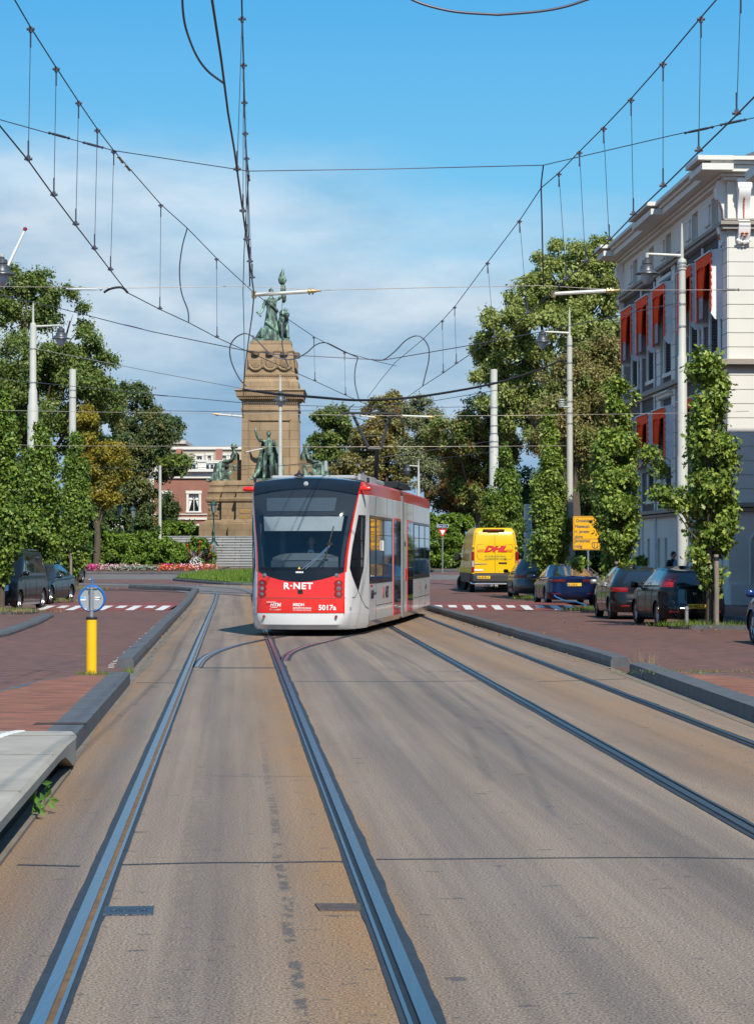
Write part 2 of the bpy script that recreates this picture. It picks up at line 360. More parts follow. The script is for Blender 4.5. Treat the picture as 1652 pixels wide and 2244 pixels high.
# ---- road material in road coordinates (u across from the left rail, v along)
def roadmat():
    m, nt, b = node_mat('tram_road_surface'); b.inputs['Roughness'].default_value = 0.82
    uv = nd(nt, 'ShaderNodeUVMap'); sp = nd(nt, 'ShaderNodeSeparateXYZ'); lk(nt, uv.outputs[0], sp.inputs[0])
    def noise(sx, sy, scale, det=5.0, rough=0.6, dist=0.0):
        mp = nd(nt, 'ShaderNodeMapping'); mp.inputs['Scale'].default_value = (sx, sy, 1); lk(nt, uv.outputs[0], mp.inputs[0])
        n = nd(nt, 'ShaderNodeTexNoise', Scale=scale, Detail=det, Roughness=rough, Distortion=dist); lk(nt, mp.outputs[0], n.inputs['Vector']); return n.outputs['Fac']
    def rng(v, a, b_, c=0.0, d=1.0):
        r = nd(nt, 'ShaderNodeMapRange'); r.inputs['From Min'].default_value = a; r.inputs['From Max'].default_value = b_
        r.inputs['To Min'].default_value = c; r.inputs['To Max'].default_value = d; lk(nt, v, r.inputs['Value']); return r.outputs[0]
    def mixc(f, a, col, bt='MIX'):
        x = nd(nt, 'ShaderNodeMix', data_type='RGBA', blend_type=bt)
        if isinstance(f, float): x.inputs[0].default_value = f
        else: lk(nt, f, x.inputs[0])
        if isinstance(a, tuple): x.inputs[6].default_value = (*a, 1)
        else: lk(nt, a, x.inputs[6])
        if isinstance(col, tuple): x.inputs[7].default_value = (*col, 1)
        else: lk(nt, col, x.inputs[7])
        return x.outputs[2]
    def mul(a, b_):
        n = nd(nt, 'ShaderNodeMath', operation='MULTIPLY')
        for k, q in enumerate((a, b_)):
            if isinstance(q, float): n.inputs[k].default_value = q
            else: lk(nt, q, n.inputs[k])
        return n.outputs[0]
    # broad lengthwise wear lanes
    lanes = rng(noise(1.9, 0.014, 1.3, 4.0, 0.6), 0.38, 0.62)
    c = mixc(lanes, (0.222, 0.172, 0.130), (0.132, 0.108, 0.094))
    fine = rng(noise(5.0, 0.10, 1.2, 6.0, 0.6), 0.3, 0.7, 0.86, 1.12)
    c = mixc(1.0, c, fine, 'MULTIPLY')
    blotch = rng(noise(1.0, 0.16, 0.8, 6.0, 0.6), 0.35, 0.7, 0.84, 1.14)
    c = mixc(1.0, c, blotch, 'MULTIPLY')
    # rust washed out beside rails and gutters, by lateral position
    cr = nd(nt, 'ShaderNodeValToRGB'); E = cr.color_ramp.elements
    mu = nd(nt, 'ShaderNodeMath', operation='MULTIPLY_ADD'); mu.inputs[1].default_value = 0.1; mu.inputs[2].default_value = 0.15
    nw = noise(0.6, 0.25, 1.0, 4.0); nw2 = nd(nt, 'ShaderNodeMath', operation='MULTIPLY_ADD'); lk(nt, nw, nw2.inputs[0]); nw2.inputs[1].default_value = 0.5; lk(nt, sp.outputs['X'], nw2.inputs[2])
    lk(nt, nw2.outputs[0], mu.inputs[0])
    E[0].position = 0.0; E[0].color = (0, 0, 0, 1); E[1].position = 1.0; E[1].color = (0, 0, 0, 1)
    def st(u, v):
        e = E.new(0.15+0.1*(u+0.25)); e.color = (v, v, v, 1)
    for u, v in ((-0.75, .65), (-0.42, .35), (-0.2, .05), (0.2, .12), (0.6, .10), (0.95, .28), (1.2, .72), (1.46, .95), (1.62, .2), (2.0, .06), (3.8, .05), (4.5, .25), (5.2, .62), (5.7, .3), (6.3, .35), (6.8, .5)): st(u, v)
    lk(nt, mu.outputs[0], cr.inputs[0])
    rf = mul(cr.outputs[0], rng(noise(1.2, 0.3, 1.4, 5.0, 0.6), 0.3, 0.65, 0.55, 1.15))
    c = mixc(rf, c, (0.255, 0.138, 0.052))
    # tar drips in the middle of the lane and scattered dark dashes
    d1 = rng(noise(3.2, 5.5, 1.6, 3.0, 0.5), 0.66, 0.70); c = mixc(mul(d1, 0.75), c, (0.05, 0.05, 0.055))
    wv = noise(0.0, 0.35, 1.0, 3.0); nw_ = nd(nt, 'ShaderNodeMath', operation='MULTIPLY_ADD'); lk(nt, wv, nw_.inputs[0]); nw_.inputs[1].default_value = 0.10; lk(nt, sp.outputs['X'], nw_.inputs[2])
    nw4 = nd(nt, 'ShaderNodeMath', operation='SUBTRACT'); lk(nt, nw_.outputs[0], nw4.inputs[0]); nw4.inputs[1].default_value = 0.05; nw3 = nw4.outputs[0]
    near = rng(sp.outputs['Y'], 26.0, 13.0, 0.08, 0.9)
    line = rng(nw3, 0.975, 0.99); line2 = rng(nw3, 1.045, 1.03)
    drip = rng(noise(5.0, 5.0, 1.5, 4.0, 0.65), 0.46, 0.54)
    c = mixc(mul(mul(mul(line, line2), drip), mul(near, 0.85)), c, (0.055, 0.052, 0.05))
    line = rng(sp.outputs['X'], 0.40, 0.44); line2 = rng(sp.outputs['X'], 0.60, 0.54)
    c = mixc(mul(mul(mul(line, line2), drip), 0.22), c, (0.08, 0.072, 0.068))
    # aggregate
    ge = nd(nt, 'ShaderNodeNewGeometry'); vo = nd(nt, 'ShaderNodeTexNoise', Scale=80.0, Detail=5.0); lk(nt, ge.outputs['Position'], vo.inputs['Vector'])
    c = mixc(1.0, c, rng(vo.outputs['Fac'], 0.34, 0.66, 0.34, 1.66), 'MULTIPLY')
    vs = nd(nt, 'ShaderNodeTexNoise', Scale=210.0, Detail=1.0); lk(nt, ge.outputs['Position'], vs.inputs['Vector'])
    c = mixc(mul(rng(vs.outputs['Fac'], 0.66, 0.72), 0.55), c, (0.62, 0.57, 0.50))
    # cooler darker patch beyond the far joint
    lk(nt, c, b.inputs['Base Color'])
    bp = nd(nt, 'ShaderNodeBump', Strength=0.22, Distance=0.006); lk(nt, vo.outputs['Fac'], bp.inputs['Height']); lk(nt, bp.outputs[0], b.inputs['Normal'])
    return m
m_road = roadmat()
m_asph = mat('ring_asphalt', (0.135, 0.125, 0.12), 0.8, 0, 0.2, 0.7, 0.2, 30)
m_earth = mat('planter_earth', (0.115, 0.078, 0.055), 0.95, 0, 0.35, 3, 0.5, 20, dirt=((0.09, 0.115, 0.03), 1.7, 0.5))
def sheet(name, rows, mt, uvf=None, **kw):          # rows: list of lists of (x,y,dz) points; z follows the terrain
    nv = len(rows[0]); vs = [(p[0], p[1], gz(p[1])+p[2]) for r in rows for p in r]
    fs = [(i*nv+j, i*nv+j+1, (i+1)*nv+j+1, (i+1)*nv+j) for i in range(len(rows)-1) for j in range(nv-1)]
    me = bpy.data.meshes.new(name); me.from_pydata(vs, [], fs); me.materials.append(mt)
    if uvf:
        ul = me.uv_layers.new(name='UVMap')
        for lp in me.loops: ul.data[lp.index].uv = uvf(me.vertices[lp.vertex_index].co)
    bm = bmesh.new(); bm.from_mesh(me); bmesh.ops.recalc_face_normals(bm, faces=bm.faces)
    if sum(f.normal.z for f in bm.faces) < 0: bmesh.ops.reverse_faces(bm, faces=bm.faces)
    bm.to_mesh(me); bm.free()
    o = bpy.data.objects.new(name, me); COL.objects.link(o)
    kw.setdefault('kind', 'structure')
    return tag(o, **kw)
def lin(a, b, n): return [a+(b-a)*i/(n-1) for i in range(n)]
Ys = [-60, -20, 0]+lin(5, 80, 31)+lin(84, 180, 49)+[200, 260, 400, 800, 1600]
sheet('ground', [[(x, y, -0.012) for x in (-900, -200, -60, -20, 0, 20, 60, 200, 900)] for y in Ys], m_plaza)
# tram road ribbon
Ry = [-40, -10]+lin(0, 84, 57)+lin(86, 112, 14)
def re_(Y): return XR(Y)+2.30 if Y < 84 else XR(84)+2.3-(Y-84)*0.05
sheet('tram_road', [[(XL(Y)-0.84+(re_(Y)-XL(Y)+0.84)*k/40, Y, 0.0) for k in range(41)] for Y in Ry], m_road, uvf=lambda c: (c.x-XL(c.y), c.y))
# brick carriageways either side
sheet('brick_road', [[(x, Y, 0.002) for x in (-40, -20, XL(Y)-0.845)] for Y in [-40, 0]+lin(10, 98, 45)], m_clinker)
sheet('brick_road', [[(x, Y, 0.002) for x in (re_(Y)+0.003, 14, 30)] for Y in [-40, 0]+lin(10, 105, 45)], m_clinker)
def ribbon(mb, path, half0, half1, z0, z1, m=0, terr=True):     # path of (x,y); offsets from centre line to the right
    n = len(path); L = []; Q = []
    for i, p in enumerate(path):
        a = Vector(path[max(i-1, 0)]); b_ = Vector(path[min(i+1, n-1)]); d = (b_-a).normalized(); nn = Vector((d.y, -d.x))
        L.append(Vector(p)+nn*half0); Q.append(Vector(p)+nn*half1)
    vs = []
    for l, q in zip(L, Q):
        t0 = gz(l.y) if terr else 0; t1 = gz(q.y) if terr else 0
        vs += [(l.x, l.y, t0+z0), (l.x, l.y, t0+z1), (q.x, q.y, t1+z1), (q.x, q.y, t1+z0)]
    fs = [(0, 1, 2, 3), (4*n-4, 4*n-1, 4*n-2, 4*n-3)]
    for i in range(n-1):
        for k in range(4): fs.append((i*4+k, (i+1)*4+k, (i+1)*4+(k+1) % 4, i*4+(k+1) % 4))
    mb.add(vs, fs, m)
# ring road beyond: asphalt lane sweeping left, brick ring
curve_c = [(XL(97)+0.74, 97), (-6.9, 101), (-8.0, 105.5), (-10.2, 109.5), (-13.5, 112.6), (-18, 114.8), (-24, 116), (-34, 117), (-60, 118)]
def smooth(pts, k=6):
    out = []
    P_ = [Vector(p) for p in pts]; P_ = [P_[0]*2-P_[1]]+P_+[P_[-1]*2-P_[-2]]
    for i in range(1, len(P_)-2):
        for j in range(k):
            t = j/k
            out.append(0.5*((2*P_[i])+(-P_[i-1]+P_[i+1])*t+(2*P_[i-1]-5*P_[i]+4*P_[i+1]-P_[i+2])*t*t+(-P_[i-1]+3*P_[i]-3*P_[i+1]+P_[i+2])*t**3))
    out.append(P_[-2]); return out
cc_ = smooth(curve_c)
mb = MB(); ribbon(mb, [(p.x, p.y) for p in cc_], -1.9, 1.9, -0.03, 0.006); mb.build('tram_road', m_asph, kind='structure')
mb = MB(); ribbon(mb, [(-60, 128.5), (-30, 128), (0, 127.5), (20, 126), (45, 120)], -5.2, 5.2, -0.03, 0.004); mb.build('ring_road', m_asph, kind='structure')
# ---------------- rails
def ragged(mb, path, inner, outer, amp, z1, m):      # sealant strip with an uneven outer edge
    rr = random.Random(int(abs(outer)*1e4)+len(path)); out = []; a = 0.0; pts = []
    for p, q in zip(path, path[1:]):
        P0, P1 = Vector(p), Vector(q); k = max(1, int((P1-P0).length/.16)) if P0.y < 46 else 1
        pts += [P0.lerp(P1, i/k) for i in range(k)]
    pts.append(Vector(path[-1])); n = len(pts); vs = []
    for i, p in enumerate(pts):
        d = (pts[min(i+1, n-1)]-pts[max(i-1, 0)]).normalized(); nn = Vector((d.y, -d.x)); a = a*.8+rr.uniform(-1, 1)*amp*.5
        if rr.random() < .015: a += amp*1.6*(1 if outer > 0 else -1)
        for o in (inner, outer+a): q = p+nn*o; vs.append((q.x, q.y, gz(q.y)+z1))
    mb.add(vs, [(2*i, 2*i+1, 2*i+3, 2*i+2) for i in range(n-1)], m)
def rail(parent, path, side, grime=True, name='rail', st=None):
    # side=+1: groove on the right of the head (left running rail); -1 mirrored
    mb = MB(); s = side
    def rb(a, b_, z0, z1, m):
        lo, hi = sorted((a*s, b_*s)); ribbon(mb, path, lo, hi, z0, z1, m)
    rb(-0.031, 0.026, 0.001, 0.018, 0)
    rb(0.026, 0.056, 0.001, 0.006, 1)
    rb(0.056, 0.073, 0.001, 0.016, 0)
    ragged(mb, path, -0.031*s, -0.080*s if s > 0 else 0.080, .006 if s > 0 else .012, 0.006, 2); ragged(mb, path, 0.073*s, 0.098*s, .004, 0.006, 2)
    return mb.build(name, [st or m_steel, m_rust if s > 0 and not st else m_black, m_bitumen], parent)  # black groove floors paint in the shade of the groove
t = thing('tram_track', 'straight tram track on the left that runs under the front of the tram', 'tram track', (0, 0, 0))
lp = [(XL(Y), Y) for Y in [-10, 0]+lin(4, 96, 47)]; lp2 = [(XL(Y)+1.48, Y) for Y in [-10, 0]+lin(4, 96, 47)]
c1 = smooth([(XL(96), 96), (-7.25, 100.5), (-8.5, 104.2), (-10.8, 108), (-13.9, 111), (-18.3, 113.2), (-24, 114.4), (-34, 115.4), (-60, 116.4)])
c2 = smooth([(XL(96)+1.48, 96), (-5.95, 101.5), (-7.1, 106.0), (-9.6, 110.4), (-13.1, 114), (-17.9, 116), (-24, 117.2), (-34, 118), (-60, 119)])
rail(t, lp+[(p.x, p.y) for p in c1[1:]], 1); rail(t, lp2+[(p.x, p.y) for p in c2[1:]], -1, st=m_steelm)
t = thing('tram_track', 'tram track on the right beside the long dark kerb', 'tram track')
far = smooth([(XR(70), 70), (XR(70)-0.45, 76), (XR(70)-1.7, 84), (-4.6, 92), (-8.5, 99), (-14, 104), (-22, 107)])
far2 = smooth([(XR(70)+1.47, 70), (XR(70)+1.15, 76), (XR(70)+0.0, 84.6), (-3.4, 93), (-7.6, 100.4), (-13.5, 105.4), (-22, 108.4)])
base = [-10, 0]+lin(4, 68, 33)
rail(t, [(XR(Y), Y) for Y in base]+[(p.x, p.y) for p in far], 1, st=m_steeld); rail(t, [(XR(Y)+1.47, Y) for Y in base]+[(p.x, p.y) for p in far2], -1, st=m_steeld)
t = thing('crossover_track', 'curved crossover rails branching off the left track toward the tram', 'tram track')
g = lambda *q: [(p.x, p.y) for p in smooth([G(*a).xy for a in q])]
ca = g((431, 1463), (441, 1449), (457, 1437), (482, 1426), (530, 1412), (590, 1400), (640, 1391), (700, 1380)); cb = g((625, 1448), (632, 1437), (645, 1428), (672, 1417), (712, 1407), (756, 1396), (800, 1386), (840, 1377))
rail(t, ca, 1); rail(t, cb, -1)
# patches of sealing compound around switch, joints, covers
mb = MB()
for (x0, x1, y) in ((437, 607, 1464), ):
    a, b_ = G(x0, y), G(x1, y); ribbon(mb, [(a.x, a.y), (b_.x, b_.y)], -0.09, 0.09, 0.0, 0.005)
a, b_ = G(40, 1896), G(175, 1899); ribbon(mb, [(a.x, a.y), (b_.x, b_.y)], -0.018, 0.018, 0.0, 0.004)
pts = [(262, 1896), (380, 1893), (480, 1891), (590, 1891), (700, 1889), (752, 1889)]; ribbon(mb, [tuple(G(*p).xy) for p in pts], -0.016, 0.016, 0.0, 0.004)
pts = [(825, 1884), (1000, 1883), (1200, 1881), (1380, 1880), (1500, 1880), (1652, 1883), (1760, 1884)]; ribbon(mb, [tuple(G(*p).xy) for p in pts], -0.012, 0.012, 0.0, 0.004)
pts = [(300, 1496), (395, 1497)]; ribbon(mb, [tuple(G(*p).xy) for p in pts], -0.03, 0.03, 0.0, 0.003)
pts = [(640, 1493), (900, 1494), (1070, 1492)]; ribbon(mb, [tuple(G(*p).xy) for p in pts], -0.02, 0.02, 0.0, 0.003)
pts = [(1180, 1494), (1370, 1488)]; ribbon(mb, [tuple(G(*p).xy) for p in pts], -0.02, 0.02, 0.0, 0.003)
mb.build('road_joint', m_bitumen, kind='structure')
m_cover = mat('cast_cover', (0.10, 0.115, 0.15), 0.35, 0.8, 0.3, 30, 0.5, 200)
m_cover2 = mat('rusty_cover', (0.13, 0.095, 0.08), 0.6, 0.4, 0.3, 30, 0.5, 200)
for k, (q, mt, lab) in enumerate(((((231, 1990), (338, 1989), (336, 2006), (226, 2008)), m_cover, 'blue-grey cast iron cover plate beside the left rail'),
                              (((690, 1983), (788, 1983), (792, 1997), (700, 1997)), m_cover2, 'rusty brown cover plate beside the right rail of the near track'))):
    pp = [G(*a) for a in q]; mb = MB(); mb.prism([(a.x, a.y) for a in pp], 0.0, 0.009)
    cx = sum(a.x for a in pp)/4; cy = sum(a.y for a in pp)/4
    for i in range(-5, 6): mb.box((cx+i*0.017*1.0, cy, 0.010), (0.007, 0.07, 0.004))
    for sgn in (-1, 1): mb.box((cx+sgn*0.075, cy, 0.0115), (0.02, 0.012, 0.005))
    tag(mb.build('cover_plate', mt), lab, 'cover plate')
# ---------------- kerbs left: long raised kerb separating lanes
def kerb(name, path, width, h, seg=1.0, mt=m_kerb, top=0.82):
    mb = MB(); tot = 0; n = len(path)
    # resample into stones
    pts = [Vector(p) for p in path]; cum = [0]
    for i in range(n-1): cum.append(cum[-1]+(pts[i+1]-pts[i]).length)
    def pos(s):
        for i in range(n-1):
            if s <= cum[i+1] or i == n-2:
                return pts[i].lerp(pts[i+1], (s-cum[i])/max(cum[i+1]-cum[i], 1e-6))
    k = max(1, int(cum[-1]/seg)); st = cum[-1]/k
    for i in range(k):
        a, b_ = pos(i*st+0.010), pos((i+1)*st-0.010); d = (b_-a).normalized(); nn = Vector((d.y, -d.x)); hh = h+random.uniform(-.006, .006)
        vs = []
        for p in (a, b_):
            for (o, z) in ((-0.5, -0.03), (-0.5, hh*0.55), (-0.5*top, hh), (0.5*top, hh), (0.5, hh*0.55), (0.5, -0.03)):
                q = p+nn*o*width; vs.append((q.x, q.y, gz(q.y)+z))
        fs = [(0, 1, 2, 3, 4, 5), (11, 10, 9, 8, 7, 6)]+[(j, 6+j, 6+(j+1) % 6, (j+1) % 6) for j in range(6)]
        mb.add(vs, fs)
    return mb.build(name, mt, kind='structure')
kerb('kerb', [(XL(Y)-0.98, Y) for Y in lin(36, 98, 12)]+[(-7.9, 100), (-9.2, 103), (-11.4, 105.8)], 0.27, 0.17)
kerb('kerb', [(3.87-0.058*(Y-36.4), Y) for Y in lin(36.4, 79, 10)]+[(1.3, 83), (1.1, 88)], 0.30, 0.17)
# gutters
sheet('gutter', [[(XL(Y)-0.845, Y, 0.004), (XL(Y)-0.66+0.03*math.sin(Y*.7), Y, 0.004)] for Y in [-10, 0]+lin(4, 90, 60)], m_gutter)
sheet('gutter', [[(3.60-0.058*(Y-36.4), Y, 0.004), (3.72-0.058*(Y-36.4), Y, 0.004)] for Y in lin(36, 88, 40)], m_gutter)
sheet('gutter', [[(4.66-0.026*Y-0.14, Y, 0.004), (4.66-0.026*Y, Y, 0.004)] for Y in lin(8, 36, 20)], m_gutter)
# ---------------- refuge island left (red paving, broad kerb, concrete platform edge)
def onz(x, y, h): return G(x, y, h)
KZ = 0.16
def KX(Y): return XL(Y)-0.70
mb = MB()
for i, (a, b_) in enumerate(zip(lin(20.2, 31.6, 12)[:-1], lin(20.2, 31.6, 12)[1:])):
    b_ -= 0.01
    mb.prism([(KX(a), a), (KX(b_), b_), (KX(b_)-0.30, b_), (KX(a)-0.30, a)], -0.02, KZ)
    # bevel lip
mb.prism([(KX(31.6), 31.6), (KX(31.6)-0.3, 31.6), (KX(32)-0.32, 31.95), (KX(32)-0.04, 31.95)], -0.02, KZ*0.98)
mb.build('kerb', m_kerb, kind='structure')
a1 = onz(-60, 1530, KZ); a2 = onz(0, 1516, KZ); a3 = onz(90, 1492, KZ); a4 = onz(165, 1481, KZ); a5 = onz(238, 1476.5, KZ)
sheet('pavement', [[(p.x, p.y, KZ-gz(p.y)*0) for p in (a, b_)] for a, b_ in ((Vector((KX(12)-0.3, 12, 0)), Vector((-9, 12, 0))), (Vector((KX(20)-0.3, 20, 0)), Vector((-9, 20, 0))), (Vector((KX(25)-.3, 25, 0)), Vector((-9, 24.6, 0))), (Vector((KX(a2.y)-.3, a2.y, 0)), a2), (Vector((KX(a3.y)-.3, a3.y, 0)), a3), (Vector((KX(a4.y)-.3, a4.y, 0)), a4), (Vector((KX(31.5)-.3, 31.5, 0)), Vector((KX(31.5)-.34, 31.5, 0))))], m_redbrick)
kerb('kerb', [(-9, 24.9), (a1.x, a1.y+.05), (a2.x, a2.y+.06), (a3.x, a3.y+.06), (a4.x, a4.y+.05), (a5.x, a5.y+.06)], 0.14, KZ+0.004, 0.9, top=.95)
# drain grate
mb = MB(); gx = KX(22.1)
mb.box((gx-0.24, 22.1, KZ+0.002), (0.50, 0.17, 0.008), 1)
for i in range(20): mb.box((gx-0.47+i*0.0242, 22.1, KZ+0.008), (0.012, 0.15, 0.010), 0)
tag(mb.build('drain_grate', [m_cover2, m_black]), 'rusty slotted drain grate across the kerb behind the concrete platform', 'drain grate')
# concrete platform: ramped slab, overhanging lip, arch end and dark void under it
PZ = 0.31
t = thing('concrete_platform', 'pale concrete tram platform edge with overhanging lip in the near left corner', 'platform', (0, 0, 0))
def PXe(Y): return XL(Y)-0.585
def ptop(Y): return PZ if Y < 18.2 else PZ-(PZ-KZ-0.01)*min(1, ((Y-18.2)/2.9))**1.4
mb = MB(); ys = lin(4, 21.1, 36)
def prow(Y):
    z = ptop(Y); th = 0.10 if Y < 18.0 else 0.10+(z-0.12)*min(1, ((Y-18.0)/1.2)**1.1)
    r_ = 0.0 if Y < 18.6 else 0.16*((Y-18.6)/2.5)**2
    e = PXe(Y)-r_
    return [(e-2.9, Y, z-th), (e-2.9, Y, z), (e-0.03, Y, z), (e, Y, z-0.03), (e-0.01, Y, max(z-th, 0.0))]
rows = [prow(Y) for Y in ys]
mb.grid(lambda i, j: rows[i][j], len(ys), 5, close=True)
mb.add(rows[0], [(0, 1, 2, 3, 4)]); mb.add(rows[-1], [(4, 3, 2, 1, 0)])
mb.build('slab', m_conc, t, True, 30)
for Y in (9.2, 11.8, 14.4, 17.0, 19.2):
    mb = MB(); mb.box((PXe(Y)-1.45, Y, PZ+0.0005 if Y < 18.2 else ptop(Y)+.001), (2.88, 0.012, 0.003)); mb.build('joint', m_gutter, t)
mb = MB(); ys2 = [4, 18.6]
mb.prism([(PXe(4)-0.02, 4), (PXe(18.9)-0.02, 18.9), (PXe(18.9)-0.12, 18.9), (PXe(4)-0.12, 4)], -0.02, 0.025); mb.build('footing', m_gutter, t)
mb = MB(); mb.prism([(PXe(4)-0.30, 4), (PXe(18.6)-0.30, 18.9), (PXe(18.6)-0.4, 18.9), (PXe(4)-0.4, 4)], -0.02, 0.22); mb.build('back_wall', m_black, t)  # coloured black to give the void under the lip its shade
for i in range(34):
    Y = 8.2+i*0.38; z = ptop(Y)+0.002
    mb = MB(); mb.lathe([(0.001, 0), (0.055, 0.0), (0.05, 0.006), (0.001, 0.007)], (PXe(Y)-0.62, Y, z), 10, sy=1.4); mb.build('tactile_stud', m_white, t)
# ---------------- near right refuge
K4 = lambda Y: 4.66-0.026*Y
pr = [(K4(Y), Y) for Y in lin(34.2, 9, 14)]
mb = MB()
for i in range(len(pr)-1):
    (xa, ya), (xb, yb) = pr[i], pr[i+1]; yb += 0.012; w0, w1 = 0.34, 0.34
    for vs in ([(xa, ya), (xb, yb), (xb+w1, yb), (xa+w0, ya)],):
        n = 4; v = [(p[0], p[1], -.02) for p in vs]+[(p[0]+(0.02 if k in (0, 1) else 0), p[1], 0.165) for k, p in enumerate(vs)]
        mb.add(v, [(3, 2, 1, 0), (4, 5, 6, 7)]+[(j, (j+1) % 4, 4+(j+1) % 4, 4+j) for j in range(4)])
mb.prism([(K4(34.2)+.0, 34.2), (K4(34.2)+.36, 34.2), (K4(34.2)+.34, 34.75), (K4(34.2)+0.08, 34.65)], -0.02, 0.155)
mb.build('kerb', m_kerb, kind='structure')
b1, b2, b3 = onz(1445, 1467, .15), onz(1540, 1475, .15), onz(1652, 1487, .15)
sheet('pavement', [[(K4(p.y)+.34, p.y, .15), (p.x, p.y, .15)] for p in (b1, b2, b3, Vector((7.5, 26, 0)), Vector((9, 20, 0)), Vector((9, 9, 0)))], m_redbrick)
kerb('kerb', [(b1.x-.2, b1.y+.1), (b1.x, b1.y+.06), (b2.x, b2.y+.06), (b3.x, b3.y+.06), (8.2, 25.5)], 0.18, 0.152, .9, top=.95)
# ---------------- humps with white block markings
def hump(x0, x1, Y0, label, slope):
    mbh = MB(); n = 14
    def hz(t): return 0.006+0.085*t
    prof = [(Y0-1.7, 0.0), (Y0+1.5, 1.0), (Y0+6.5, 1.0), (Y0+7.8, 0.0)]
    vs = []; 
    for (y, tt) in prof:
        for k in range(n): x = x0+(x1-x0)*k/(n-1); vs.append((x, y+slope*(x-x0), gz(y)+hz(tt)*1.0))
    fs = [(i*n+k, i*n+k+1, (i+1)*n+k+1, (i+1)*n+k) for i in range(3) for k in range(n-1)]
    mbh.add(vs, fs); mbh.build('speed_hump', m_hump, kind='structure')
    mk = MB(); k = 0; x = x0+0.15
    while x < x1-0.35:
        lng = k % 2 == 0; wd = 0.27; y1 = Y0+1.42; y0 = y1-(2.9 if lng else 1.5)
        def z(y): return gz(y)+hz(min(1, max(0, (y-Y0+1.7)/3.2)))+0.006
        q = [(x, y0), (x+wd, y0), (x+wd, y1), (x, y1)]
        mk.add([(p[0], p[1]+slope*(p[0]-x0), z(p[1])) for p in q], [(0, 1, 2, 3)])
        x += 0.48; k += 1
    y1 = Y0+1.42; q = [(x0+.1, y1), (x1-.1, y1), (x1-.1, y1+0.13), (x0+.1, y1+0.13)]
    mk.add([(p[0], p[1]+slope*(p[0]-x0), gz(y1)+hz(1)+0.003) for p in q], [(0, 1, 2, 3)])
    mk.build('road_marking', m_white, kind='structure')
hump(-11.1, XL(77)-1.16, 74.6, '', 0.0)
hump(1.75, 6.6, 75.5, '', -0.12)
# dashed white specks along the kerb on the brick side
mb = MB()
for i in range(46):
    Y = 36.5+i*0.62+random.uniform(-.1, .1)
    if random.random() < .85: mb.box((XL(Y)-1.24+random.uniform(-.02, .02), Y, 0.004), (0.09, 0.05+0.12*random.random(), 0.004))
mb.build('road_marking', m_white, kind='structure')
# ---------------- planter islands under the street trees
m_kerb2 = m_kerb
def planter(cx, Y0, Y1, wid, side):
    mb = MB(); zz = gz(Y0)
    x0, x1 = cx-wid/2, cx+wid/2
    poly = [(x0+.4, Y0), (x1, Y0), (x1, Y1), (x0+.4, Y1), (x0, Y1-.6), (x0, Y0+.6)] if side > 0 else [(x0, Y0), (x1-.4, Y0), (x1, Y0+.6), (x1, Y1-.6), (x1-.4, Y1), (x0, Y1)]
    ins = [(cx+(p[0]-cx)*0.93, (Y0+Y1)/2+(p[1]-(Y0+Y1)/2)*0.9) for p in poly]
    n = len(poly)
    vs = [(p[0], p[1], zz-.03) for p in poly]+[(p[0], p[1], zz+.11) for p in poly]+[(p[0], p[1], zz+.11) for p in ins]+[(p[0], p[1], zz+.07) for p in ins]
    fs = [(r*n+i, r*n+(i+1) % n, (r+1)*n+(i+1) % n, (r+1)*n+i) for r in range(3) for i in range(n)]
    mb.add(vs, fs); mb.build('kerb', m_kerb, kind='structure', recalc=True)
    mb = MB(); mb.add([(p[0], p[1], zz+.085) for p in ins], [tuple(range(n))]); mb.build('planting_bed', m_earth, kind='structure')
TR = [(8.07, 55.6), (7.32, 71.2), (6.68, 88.0), (5.85, 103.0)]
for (x, Y) in TR: planter(x+0.55, Y-0.9, Y+1.0, 3.0, 1)
TLs = [(-11.5, 69.8), (-12.45, 85.0), (-13.5, 102.0)]
for (x, Y) in TLs: planter(x-0.2, Y-1.6, Y+1.2, 2.6, -1)
# left edge pavement strip kerb in the middle left
q = [G(0, 1395), G(75, 1368), G(105, 1352), G(155, 1346)]
kerb('kerb', [(-9.0, 44.0)]+[(p.x, p.y) for p in q[:3]], 0.35, 0.10, 0.9)
# pavements by the buildings
sheet('pavement', [[(15.72-.05*Y-2.6, Y, 0.10), (15.72-.05*Y+0.2, Y, 0.10)] for Y in lin(20, 105, 30)], m_clinker)
kerb('kerb', [(15.72-.05*Y-2.68, Y) for Y in lin(20, 105, 12)], 0.16, 0.105, 1.0)
# grass island with kerb
gi = [G(385, 1272), G(440, 1264), G(500, 1261), G(560, 1259), G(640, 1258), G(760, 1258), G(850, 1262), G(850, 1275), G(700, 1283), G(560, 1283), G(505, 1282), G(430, 1276)]
mb = MB(); mb.prism([(p.x, p.y) for p in gi], -0.05, 0.17, fz=lambda p: gz(p[1])); mb.build('grass_bank', mat('turf', (0.10, 0.17, 0.035), 0.9, 0, 0.35, 1.5), kind='structure')
kerb('kerb', [(p.x, p.y-.1) for p in (gi[0], gi[11], gi[10], gi[9], gi[8])], 0.3, 0.13, 1.2)
# kerb of the ring by the flower bed
kk = [G(170, 1257), G(300, 1257), G(430, 1258), G(500, 1256.5), G(560, 1256.5)]
kerb('kerb', [(p.x, p.y) for p in kk], 0.25, 0.12, 1.2)
kk2 = [G(940, 1254), G(1000, 1252), G(1060, 1252)]
kerb('kerb', [(p.x, p.y) for p in kk2], 0.3, 0.14, 1.2)
